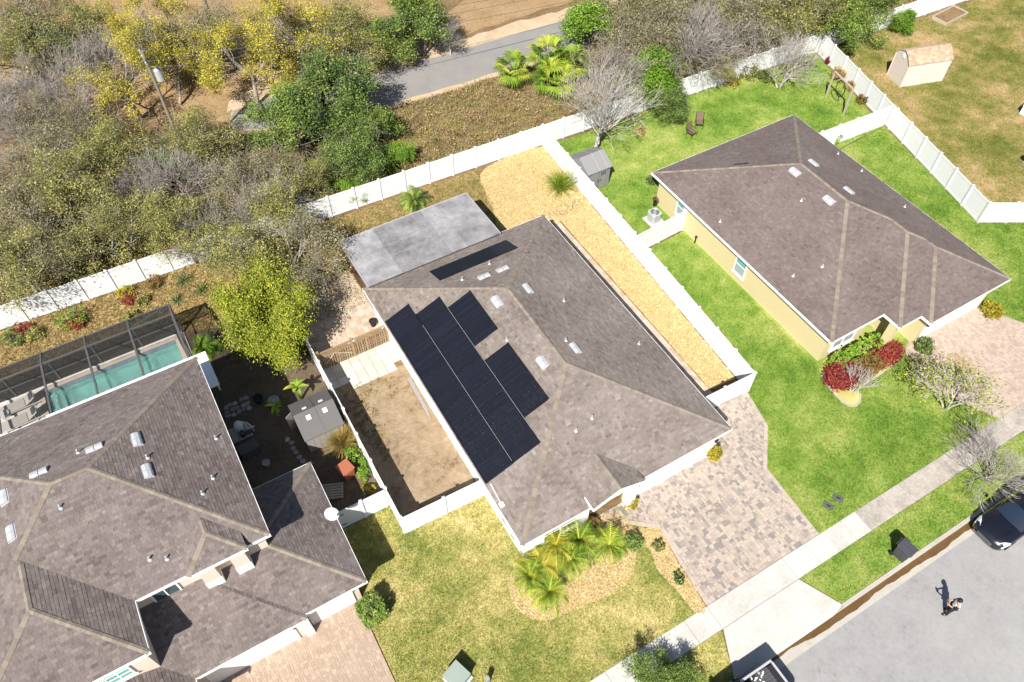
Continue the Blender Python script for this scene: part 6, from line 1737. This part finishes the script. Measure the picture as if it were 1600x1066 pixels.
for i, (kind, x, y, R) in enumerate([('greyoak', 36.8, 45.2, 3.0), ('bare', 39.2, 43.4, 2.5), ('greyoak', 41.5, 45.6, 3.1), ('olive', 44.0, 43.0, 2.0), ('bare', 46.0, 45.2, 3.1), ('greyoak', 48.6, 43.2, 2.2), ('bare', 51.0, 45.4, 3.1), ('olive', 53.4, 43.0, 2.1), ('green', 56.0, 44.6, 2.8), ('green', 59.5, 43.0, 2.3), ('olive', 63.0, 43.6, 2.6), ('greyoak', 38.5, 48.2, 3.2), ('green', 43.5, 48.6, 3.2), ('greyoak', 48.5, 48.6, 3.4), ('olive', 54.0, 48.2, 3.2), ('green', 60.0, 47.0, 3.2)]):
    w_ = {'greyoak': 'grey green tree', 'bare': 'grey tangled bare tree', 'olive': 'olive tree', 'green': 'mid green tree'}[kind]
    tree(kind, 0, 0, 0, R, '%s, %s of the %s row behind the yellow house fence' % (w_, ['first', 'second', 'third', 'fourth', 'fifth', 'sixth', 'seventh', 'eighth', 'ninth', 'tenth', 'eleventh'][i if i < 11 else i - 11], 'near' if i < 11 else 'far'), W, xy=(x, y), hs=1.1)
Y = "yard trees"
tree('bamboo', 416, 500, 2.4, 2.0, "tall feathery yellow green bamboo clump between pool cage and travertine patio", None, 0, stretch=1.55)
tree('greyoak', 462, 400, 3.6, 2.0, "grey green tree leaning over the covered table", None, 1)
tree('fine', 0, 0, 0, 2.9, "large bare white tree behind the grey resin shed", None, 0, xy=(28.95, 37.3))
tree('fine', 0, 0, 0, 2.9, "bare tree at the back fence of the yellow house yard", None, 1, xy=(46.2, 36.2))
tree('dark', 0, 0, 0, 1.7, "round leafy tree beside the garden chairs", None, 0, xy=(36.0, 37.6), hs=.75)
tree('crape', 0, 0, 0, .95, "small bare multi stemmed myrtle in the yellow house bed", None, 0, xy=(29.35, 11.55))
tree('sparse', 0, 0, 0, 2.1, "sparse yellow green tree beside the pinkish driveway", None, 0, xy=(33.2, 8.1))
tree('fine', 0, 0, 0, 2.3, "bare grey tree on the verge beside the black car", None, 2, xy=(31.4, 3.75), hs=.8)
tree('green', 0, 0, 0, 1.35, "small green street tree at the bottom edge of the photo", None, 1, xy=(9.95, 4.15), hs=.9)

# palms: arching fronds with separate leaflets
def palm_fronds(g, n, length, droop, leaflets=22, lw=.022, ll=.34, up=(.5, 1.35), fold=.5, c=(0, 0, 0)):
    Vs, vals = [], []
    for i in range(n):
        a = 2 * math.pi * (i + g.uniform(-.3, .3)) / n * 2.618
        e = g.uniform(*up); L = length * g.uniform(.75, 1.12)
        d = np.array((math.cos(a) * math.cos(e), math.sin(a) * math.cos(e), math.sin(e)))
        p = np.array(c, float); pts = [p.copy()]
        K = 8
        for k in range(K):
            d[2] -= droop / K * (1 + k * .25); d /= np.linalg.norm(d)
            p = p + d * L / K; pts.append(p.copy())
        pts = np.array(pts); tone = np.clip(g.normal(.5, .22), 0, 1)
        side = np.cross(pts[-1] - pts[0], (0, 0, 1.0)); side /= np.linalg.norm(side) + 1e-9
        for k in range(K):      # rachis
            w = .018 * (1 - k / K) + .006
            Vs.append([pts[k] - side * w, pts[k] + side * w, pts[k + 1] + side * w * .8, pts[k + 1] - side * w * .8]); vals.append(min(1, tone + .25))
        for j in range(leaflets):
            f = .12 + .86 * j / (leaflets - 1); x = f * K; k = min(int(x), K - 1)
            q = pts[k] + (pts[k + 1] - pts[k]) * (x - k); t = pts[k + 1] - pts[k]; t = t / np.linalg.norm(t)
            l_ = ll * length * math.sin(math.pi * min(.97, .15 + f * .8)) * g.uniform(.85, 1.1)
            for s in (-1, 1):
                dr = side * s * .85 + t * .6 + np.array((0, 0, -fold * g.uniform(.4, 1.2)))
                dr /= np.linalg.norm(dr); wv = t * lw * length * .8
                Vs.append([q - wv, q + wv, q + dr * l_ + wv * .15, q + dr * l_ - wv * .15]); vals.append(np.clip(tone + g.normal(0, .12), 0, 1))
    V = np.array(Vs, np.float32).reshape(-1, 3)
    return V, np.arange(len(V)).reshape(-1, 4), vals

PALM = {}
def palm(name, label, x, y, size, trunk=.3, n=18, droop=1.1, mat='l_palm', group=None, seed=1, up=(.35, 1.35), leaflets=22, z=.03, cat="palm"):
    key = (n, round(droop, 2), mat, seed, up, leaflets)
    if key not in PALM:
        g = np.random.default_rng(seed)
        V, F, a = palm_fronds(g, n, 1.0, droop, leaflets, up=up)
        me = np_mesh("fronds", V, F, a); me.materials.append(M[mat]); PALM[key] = me
    t = thing(name, label, cat, (x, y, z), group, rnd.uniform(0, 6.28))
    B().tube([(0, 0, -.03), (.02, 0, trunk * .5), (0, .02, trunk + .04)], [.11 * min(1, size), .085 * min(1, size), .09 * min(1, size)], 8).build("trunk", M['bark_dark'], t, world=False)
    o = bpy.data.objects.new("crown", PALM[key]); COL.link(o); o.parent = t; o.location = (0, 0, trunk); o.scale = (size, size, size)
    return t
PB = "palms of the front bark bed"
for px, py, s, tr_, mt, sd, lb in ((905, 846, 1.25, .75, 'l_palm', 1, "tall green palm against the front window"), (868, 850, 1.2, .7, 'l_palm_gold', 2, "golden green palm below the front window"),
        (845, 882, 1.15, .5, 'l_palm_gold', 3, "golden green palm in the bark bed's left half"), (828, 900, 1.05, .4, 'l_palm', 4, "green palm at the bed's left end by the house corner"),
        (858, 925, 1.1, .4, 'l_palm', 5, "green palm at the open front of the bark bed"), (952, 850, 1.1, .5, 'l_palm', 6, "green palm beside the entry walk"),
        (890, 872, 1.1, .5, 'l_palm', 7, "green palm in the middle of the front bed")):
    x, y = at(px, py, tr_ + .2)[:2]
    palm("date_palm", lb, x, y, s * 1.18, tr_, 26, 1.0, mt, PB, sd, (.15, 1.4), 13)
palm("areca_palm", "dark green clumping palm beside the patio roof at the back fence", 14.6, 38.6, 1.35, .1, 26, .9, 'l_green', None, 9, (.5, 1.45), 24)
palm("areca_palm", "bright green fern like palm beside the pool cage", *at(318, 540, .6)[:2], 1.3, .15, 24, 1.1, 'l_bright', None, 10, (.35, 1.4), 24)
# arching grass clump
def blade_clump(name, label, x, y, R, n, mat, seed, h=1.0, z=.03, cat="plant", group=None, w=.02, droop=1.3, up=(.55, 1.5)):
    g = np.random.default_rng(seed); Vs, vals = [], []
    for i in range(n):
        a = g.uniform(0, 6.283); e = g.uniform(*up); L = R * g.uniform(.7, 1.25)
        d = np.array((math.cos(a) * math.cos(e), math.sin(a) * math.cos(e), math.sin(e) * h)); p = np.array((g.normal(0, .06 * R), g.normal(0, .06 * R), 0))
        s = np.array((-math.sin(a), math.cos(a), 0)); K = 5; v = g.random()
        for k in range(K):
            q = p + d * L / K; w0, w1 = w * (1 - k / K * .8), w * (1 - (k + 1) / K * .8)
            Vs.append([p - s * w0, p + s * w0, q + s * w1, q - s * w1]); vals.append(v)
            p = q; d = d + np.array((0, 0, -droop / K)); d /= max(1e-6, np.linalg.norm(d))
    V = np.array(Vs, np.float32).reshape(-1, 3)
    me = np_mesh("leaves", V, np.arange(len(V)).reshape(-1, 4), vals)
    t = thing(name, label, cat, (x, y, z), group)
    link_mesh("leaves", me, M[mat], t, world=False)
    return t
blade_clump("grass_clump", "arching green grass clump on the bark by the long fence", 24.1, 34.6, 1.5, 420, 'l_palm', 3, 1.3, w=.022)
blade_clump("grass_clump", "rusty ornamental grass mound against the dark grey shed", 2.75, 22.9, 1.25, 620, 'l_rust', 4, 1.3, w=.018, droop=1.0)
for i, (px, py, R, lb) in enumerate(((315, 455, .8, "striped spiky plant right of the red shrubs in the back bed"), (287, 440, .75, "striped spiky plant touching the fence in the back bed"), (277, 472, .55, "small striped spiky plant above the pool cage"), (238, 500, .4, "small spiky plant close to the pool cage"))):
    x, y = at(px, py)[:2]
    blade_clump("spiky_plant", lb, x, y, R, 70, 'l_blade', 20 + i, .9, w=.03, droop=.7, up=(.3, 1.3), group="spiky plants of the back bed")
# fan palms by the far road
def fan_palm(label, x, y, h, R, seed):
    g = np.random.default_rng(seed); Vs, vals = [], []
    for i in range(22):
        a = i * 2.4; e = g.uniform(-.2, 1.3); d = np.array((math.cos(a) * math.cos(e), math.sin(a) * math.cos(e), math.sin(e)))
        c = np.array((0, 0, h)) + d * R * .55; s = np.cross(d, (0, 0, 1.0)); s /= np.linalg.norm(s) + 1e-9; tone = np.clip(g.normal(.5, .25), 0, 1)
        Vs.append([np.array((0, 0, h)) - s * .02, np.array((0, 0, h)) + s * .02, c + s * .015, c - s * .015]); vals.append(tone)
        for k in range(17):
            b_ = (k - 8) / 8 * 1.9
            dd = d * math.cos(b_) + s * math.sin(b_); w = np.cross(dd, np.cross(d, s)); L = R * g.uniform(.5, .62) * (1 - .2 * abs(b_) / 1.9)
            q = c + dd * L * .6; e_ = c + dd * L + np.array((0, 0, -.28 * L)); pw = np.cross(dd, (0, 0, 1.0)); pw = pw / (np.linalg.norm(pw) + 1e-9) * .028 * R
            Vs.append([c, q + pw, e_, q - pw]); vals.append(np.clip(tone + g.normal(0, .1), 0, 1))
    V = np.array(Vs, np.float32).reshape(-1, 3)
    t = thing("fan_palm", label, "palm", (x, y, 0), "fan palms beside the far road")
    B().tube([(0, 0, -.05), (.05, 0, h * .6), (0, 0, h)], [.2, .17, .16], 9).build("trunk", M['bark_dark'], t, world=False)
    link_mesh("crown", np_mesh("crown", V, np.arange(len(V)).reshape(-1, 4), vals), M['l_palm'], t, world=False)
fan_palm("fan palm at the left end of the roadside cluster", *at(802, 108, 1.6)[:2], 1.5, 1.7, 1)
fan_palm("tallest fan palm in the roadside cluster", *at(858, 92, 2.2)[:2], 2.1, 2.1, 2)
fan_palm("fan palm in front of the roadside cluster, with drooping fronds", *at(866, 122, 1.6)[:2], 1.4, 1.9, 3)
fan_palm("fan palm at the right end of the roadside cluster", *at(895, 100, 1.8)[:2], 1.6, 1.8, 4)

# shrubs and hedges: leaves through a volume with uneven outline
def shrub(name, label, x, y, rx, ry, h, mat, n, seed, size=.05, group=None, rz=0, z=.03, box=False, mat2=None, cat="shrub"):
    g = np.random.default_rng(seed)
    k = max(8, n // 40)
    if box:
        C = np.stack([g.uniform(-rx, rx, k), g.uniform(-ry, ry, k), g.uniform(.1, h, k)], 1)
        f = g.integers(0, 6, k)
        for q, (ax_, v_) in enumerate(((0, -rx), (0, rx), (1, -ry), (1, ry), (2, h), (2, h))): C[f == q, ax_] = v_
    else:
        u = g.normal(0, 1, (k, 3)); u /= np.linalg.norm(u, axis=1, keepdims=True); u *= (g.uniform(.35, 1, k) ** .4)[:, None]
        C = np.stack([u[:, 0] * rx, u[:, 1] * ry, h * .5 + u[:, 2] * h * .5], 1)
    sg = min(rx, ry, h) * (.16 if not box else .09)
    V, F, a = leaf_quads(g, C, 40, (sg, sg, sg), size, .5)
    V[:, 2] = np.maximum(V[:, 2], .02)
    tone = np.repeat(np.clip(g.normal(.5, .22, len(C)), 0, 1), 40)
    t = thing(name, label, cat, (x, y, z), group, rz)
    b = B()
    for i in range(5):
        a_ = i * 1.3
        b.tube([(0, 0, -.02), (rx * .3 * math.cos(a_), ry * .3 * math.sin(a_), h * .45), (rx * .6 * math.cos(a_), ry * .6 * math.sin(a_), h * .8)], [.03, .02, .008], 5)
    b.build("stems", M['bark_dark'], t, world=False)
    link_mesh("foliage", np_mesh("foliage", V, F, np.clip(.5 * a + .5 * tone, 0, 1)), M[mat], t, world=False)
    return t
def sh(px, py, zc, *args, **kw):
    x, y = at(px, py, zc)[:2]
    return x, y
x, y = at(985, 782, .45)[:2]; shrub("rounded_shrub", "golden green rounded shrub beside the entry pillar", x, y, .42, .42, .85, 'l_gold', 1400, 1)
x, y = at(1117, 710, .45)[:2]; shrub("rounded_shrub", "golden rounded shrub at the garage corner", x, y, .36, .36, .95, 'l_gold', 1300, 2)
x, y = at(990, 846, .4)[:2]; shrub("rounded_shrub", "clipped green ball shrub at the end of the palm bed", x, y, .42, .42, .75, 'l_green', 1200, 3)
x, y = at(1028, 853, .2)[:2]; shrub("rounded_shrub", "small brown green shrub in the bark strip by the walk", x, y, .26, .26, .4, 'l_olive', 600, 4)
x, y = at(1063, 904, .2)[:2]; shrub("rounded_shrub", "small dark shrub in the bark strip halfway to the sidewalk", x, y, .26, .26, .45, 'l_dark', 600, 5)
x, y = at(925, 818, .4)[:2]; shrub("rounded_shrub", "reddish brown shrub between palms and entry walk", x, y, .4, .35, .55, 'l_redgreen', 800, 6)
shrub("rounded_shrub", "low mauve twiggy shrub beside the entry walk", *at(955, 825, .3)[:2], .45, .4, .6, 'l_grey', 500, 7)
shrub("hedge", "clipped bright green hedge below the yellow house front window", 31.35, 13.25, 1.85, .45, .85, 'l_bright', 8000, 8, size=.06, box=True, cat="hedge")
shrub("croton_shrub", "deep red croton shrub at the yellow house corner", 29.4, 12.5, 1.1, .8, .9, 'l_red', 4600, 9, size=.065)
shrub("croton_shrub", "red croton shrub at the entry end of the bed", 32.85, 12.4, 1.15, .7, .9, 'l_red', 4600, 10, size=.065)
shrub("croton_shrub", "mottled orange green croton between the two red crotons", 31.2, 12.35, 1.2, .65, .85, 'l_redgreen', 4200, 11, size=.065)
shrub("rounded_shrub", "dark rounded shrub in the yellow house entry walk", *at(1444, 540, .4)[:2], .55, .5, .8, 'l_dark', 1800, 12)
shrub("rounded_shrub", "bright golden shrub at the yellow house garage corner", *at(1551, 485, .4)[:2], .6, .55, .75, 'l_gold', 1800, 13, size=.06)
shrub("rounded_shrub", "low purple grey shrub in front of the pinkish driveway", *at(1432, 565, .2)[:2], .5, .5, .5, 'l_grey', 500, 14)
shrub("hedge", "clipped dark green hedge block at the tan driveway corner", .45, 13.75, .52, .52, .95, 'l_green', 9000, 15, size=.042, box=True, rz=.1, cat="hedge")
shrub("rounded_shrub", "green shrub strip along the fence by the terracotta bin", 3.0, 21.6, .4, 1.5, .7, 'l_bright', 2400, 16)
shrub("rounded_shrub", "low yellow green shrub beside the gate fence", 2.9, 19.6, .4, .7, .35, 'l_gold', 600, 17)
BS = "shrubs of the back bed"
for i, (px, py, rx, h, mt, lb) in enumerate(((110, 497, .8, 1.1, 'l_bright', "bright green cycad like shrub above the pool cage middle"), (38, 515, .45, .6, 'l_red', "small red shrub in the back bed at the photo's left"), (120, 505, .45, .6, 'l_red', "small red shrub beside the bright green one"), (203, 468, .5, .6, 'l_red', "red shrub under the fence left of the spiky plants"),
        (195, 458, .5, .7, 'l_gold', "yellow green shrub under the fence in the back bed"), (240, 440, .5, .8, 'l_redgreen', "reddish twiggy shrub near the striped spiky plants"), (20, 528, .6, .8, 'l_dark', "dark shrub in fence shadow at the photo's left"), (55, 522, .5, .6, 'l_olive', "olive shrub between the dark and red shrubs at left"), (220, 470, .5, .5, 'l_olive', "olive shrub among the red ones in the back bed"), (205, 495, .4, .5, 'l_olive', "olive shrub close to the pool cage screen"),
        (340, 540, .4, .6, 'l_green', "green leafy shrub between fern palm and bamboo"), (372, 548, .55, .6, 'l_olive', "olive leafy shrub at the bamboo's foot"), (545, 395, .6, 1.0, 'l_gold', "yellow green shrub by the patio roof's left post"))):
    x, y = at(px, py, h / 2)[:2]
    shrub("bed_shrub", lb, x, y, rx, rx, h, mt, 900, 40 + i, group=BS)
FS = "shrubs of the yellow house backyard"
for i, (px, py, rx, h, mt, lb) in enumerate(((1143, 125, .8, 1.0, 'l_gold', "yellow green shrub by the back fence of the yellow house"), (1170, 112, .9, 1.2, 'l_olive', "olive shrub by the back fence, left of the bare tree"), (1195, 118, .6, .8, 'l_dark', "dark shrub left of the bare tree's trunk"), (1310, 118, .7, .9, 'l_rust', "rusty dry shrub behind the swing frame"), (1290, 82, .35, .8, 'l_gold', "small yellow shrub at the fence corner"), (1296, 95, .3, .6, 'l_red', "small purple red shrub at the fence corner"),
        (1329, 135, .4, .7, 'l_rust', "thin dry shrub right of the swing frame"), (1348, 155, .4, .7, 'l_redgreen', "reddish dry shrub beside the far side fence"), (1308, 215, .6, .7, 'l_bright', "bright green shrub at the white fence beside the yellow house roof"), (940, 312, .3, .7, 'l_green', "thin green shrub row by the long fence below the grey shed"), (1018, 283, .35, .8, 'l_dark', "dark shrub at the yellow house's back corner"), (1330, 66, .5, .7, 'l_green', "green shrub at the dry lawn's fence corner"), (1000, 205, .6, .3, 'l_rust', "low dry flower patch under the bare white tree"), (1255, 95, .9, .5, 'l_grey', "pile of grey twigs under the bare tree by the fence"))):
    x, y = at(px, py, h / 2)[:2]
    shrub("yard_shrub", lb, x, y, rx, rx, h, mt, 900, 60 + i, group=FS, size=.06)
# banana plant with paddle leaves
def banana(label, x, y, seed, sc=.9):
    g = np.random.default_rng(seed)
    t = thing("banana_plant", label, "plant", (x, y, .02)); t.scale = (sc, sc, sc)
    B().tube([(0, 0, -.02), (.03, 0, .9), (.05, .02, 1.5)], [.1, .08, .05], 8).build("stem", M['l_bamboo'], t, world=False)
    for i in range(8):
        a = i * 2.4 + g.uniform(-.3, .3); e = g.uniform(.2, 1.0); L = g.uniform(.6, 1.0)
        d = np.array((math.cos(a) * math.cos(e), math.sin(a) * math.cos(e), math.sin(e))); s = np.array((-math.sin(a), math.cos(a), 0)); p = np.array((.05, .02, 1.4)); b = B(); K = 9; prev = None
        for k in range(K + 1):
            w = .13 * math.sin(math.pi * min(.98, .08 + k / K * .9)) + .01
            cur = [p - s * w + np.array((0, 0, .05)), p, p + s * w + np.array((0, 0, .05))]
            if prev is not None: b.add([prev[0], prev[1], cur[1], cur[0], prev[2], cur[2]], [(0, 1, 2, 3), (1, 4, 5, 2)], .35 + .08 * i)
            prev = cur; p = p + d * L / K; d[2] -= .16; d /= np.linalg.norm(d)
        b.build("leaf", M['l_bright'] if i % 4 else M['l_bamboo'], t, world=False)
banana("banana plant with broad bright leaves above the dark grey shed", *at(462, 606, 1.3)[:2], 5)
banana("smaller banana plant left of the dark grey shed", *at(428, 634, 1.0)[:2], 6, .65)

# low brush clumps, fallen leaves (uncountable)
def leaf_mass(name, label, C, n, sig, size, mat, seed, flat=.4):
    g = np.random.default_rng(seed)
    V, F, a = leaf_quads(g, C, n, sig, size, flat)
    V[:, 2] = np.maximum(V[:, 2], .015)
    tone = np.repeat(g.random(len(C)), n)
    return tag(link_mesh(name, np_mesh(name, V, F, np.clip(.45 * a + .55 * tone, 0, 1)), M[mat]), label, None, None, "stuff")
x, y, g = scatter_in([(16.8, 41.2), (35, 40.6), (33, 47), (28, 48.6), (17.4, 49.2)], 2.4, 71)
leaf_mass("low_brush", "mottled low brush between fence and far road", np.stack([x, y, g.uniform(.08, .5, len(x))], 1), 34, (.2, .2, .1), .06, 'l_dry', 72, .1)
x, y, g = scatter_in([(16.8, 41.2), (35, 40.6), (33, 47), (28, 48.6), (17.4, 49.2)], .7, 73)
leaf_mass("low_brush", "scattered green weeds in the dry brush", np.stack([x, y, g.uniform(.1, .4, len(x))], 1), 40, (.2, .2, .1), .055, 'l_olive', 74)
x, y, g = scatter_in([(-15, 41.5), (16, 41), (16, 49), (-15, 52)], 1.5, 75)
leaf_mass("undergrowth", "olive undergrowth filling gaps in the left woods", np.stack([x, y, g.uniform(.2, 1.3, len(x))], 1), 40, (.35, .35, .3), .07, 'l_olive', 76)
x, y, g = scatter_in([(35, 40.2), (74, 39), (74, 47), (34, 48)], 1.3, 77)
leaf_mass("undergrowth", "olive undergrowth behind the yellow house fence", np.stack([x, y, g.uniform(.2, 1.3, len(x))], 1), 40, (.35, .35, .3), .07, 'l_olive', 78)
def drop(cx, cy, sx, sy, n, seed):
    g = np.random.default_rng(seed)
    return np.stack([g.normal(cx, sx, n), g.normal(cy, sy, n), np.full(n, .075)], 1)
leaf_mass("fallen_leaves", "brown fallen leaves on the grey paver driveway", np.concatenate([drop(17.9, 9.9, .45, .8, 90, 1), drop(18.6, 8.2, .9, .7, 30, 2)]), 2, (.05, .05, .004), .035, 'l_dry', 81, 3)
leaf_mass("fallen_leaves", "rust brown litter on the pinkish driveway", drop(36.2, 9.6, .6, .5, 240, 3), 4, (.08, .08, .004), .04, 'l_rust', 82, 3)
x, y, g = scatter_in([(8, -3), (30, -3), (30, 2), (18, 2)], .25, 83)
leaf_mass("street_specks", "small dark specks on the street", np.stack([x, y, np.full(len(x), -.112)], 1), 3, (.12, .12, .001), .022, 'bark_dark', 84, 4)

# grey vines and dead twigs tangled through the woods (uncountable)
def vines(name, label, poly, dens, seed, zr, ln, mat, rad=.011):
    x, y, g = scatter_in(poly, dens, seed)
    segs = []
    for i in range(len(x)):
        p = np.array((x[i], y[i], g.uniform(*zr))); a = g.uniform(0, 6.283); e = g.normal(0, .35); d = np.array((math.cos(a) * math.cos(e), math.sin(a) * math.cos(e), math.sin(e)))
        L = g.uniform(*ln); K = 4; r_ = rad * g.uniform(.6, 1.5)
        for k in range(K):
            q = p + d * L / K; q[2] = max(q[2], .05)
            segs.append((p, q, r_ * (1 - .18 * k), r_ * (1 - .18 * (k + 1)))); p = q
            d = d + g.normal(0, .28, 3); d /= np.linalg.norm(d)
    V, F = tubes(segs, 3)
    return tag(link_mesh(name, np_mesh(name, V, F, np.repeat(g.random(len(segs)), 3)), M[mat]), label, None, None, "stuff")
vines("vine_tangle", "grey vines and dead twigs tangled through the left woods", [(-15, 41.8), (6, 41.2), (15, 42), (14, 48), (4, 52), (-15, 60)], 6, 91, (.6, 3.8), (.7, 2.0), 'bark_pale')
vines("vine_tangle", "grey brown vines tangled behind the yellow house fence", [(34, 42.0), (55, 41.0), (56, 48), (34, 49)], 8, 92, (.6, 4.4), (.7, 2.2), 'bark_pale')
vines("dead_twigs", "dead twigs lying in the dry brush", [(16.8, 41.2), (35, 40.6), (33, 47), (28, 48.6), (17.4, 49.2)], 6, 93, (.1, .5), (.4, 1.1), 'bark_pale', .008)
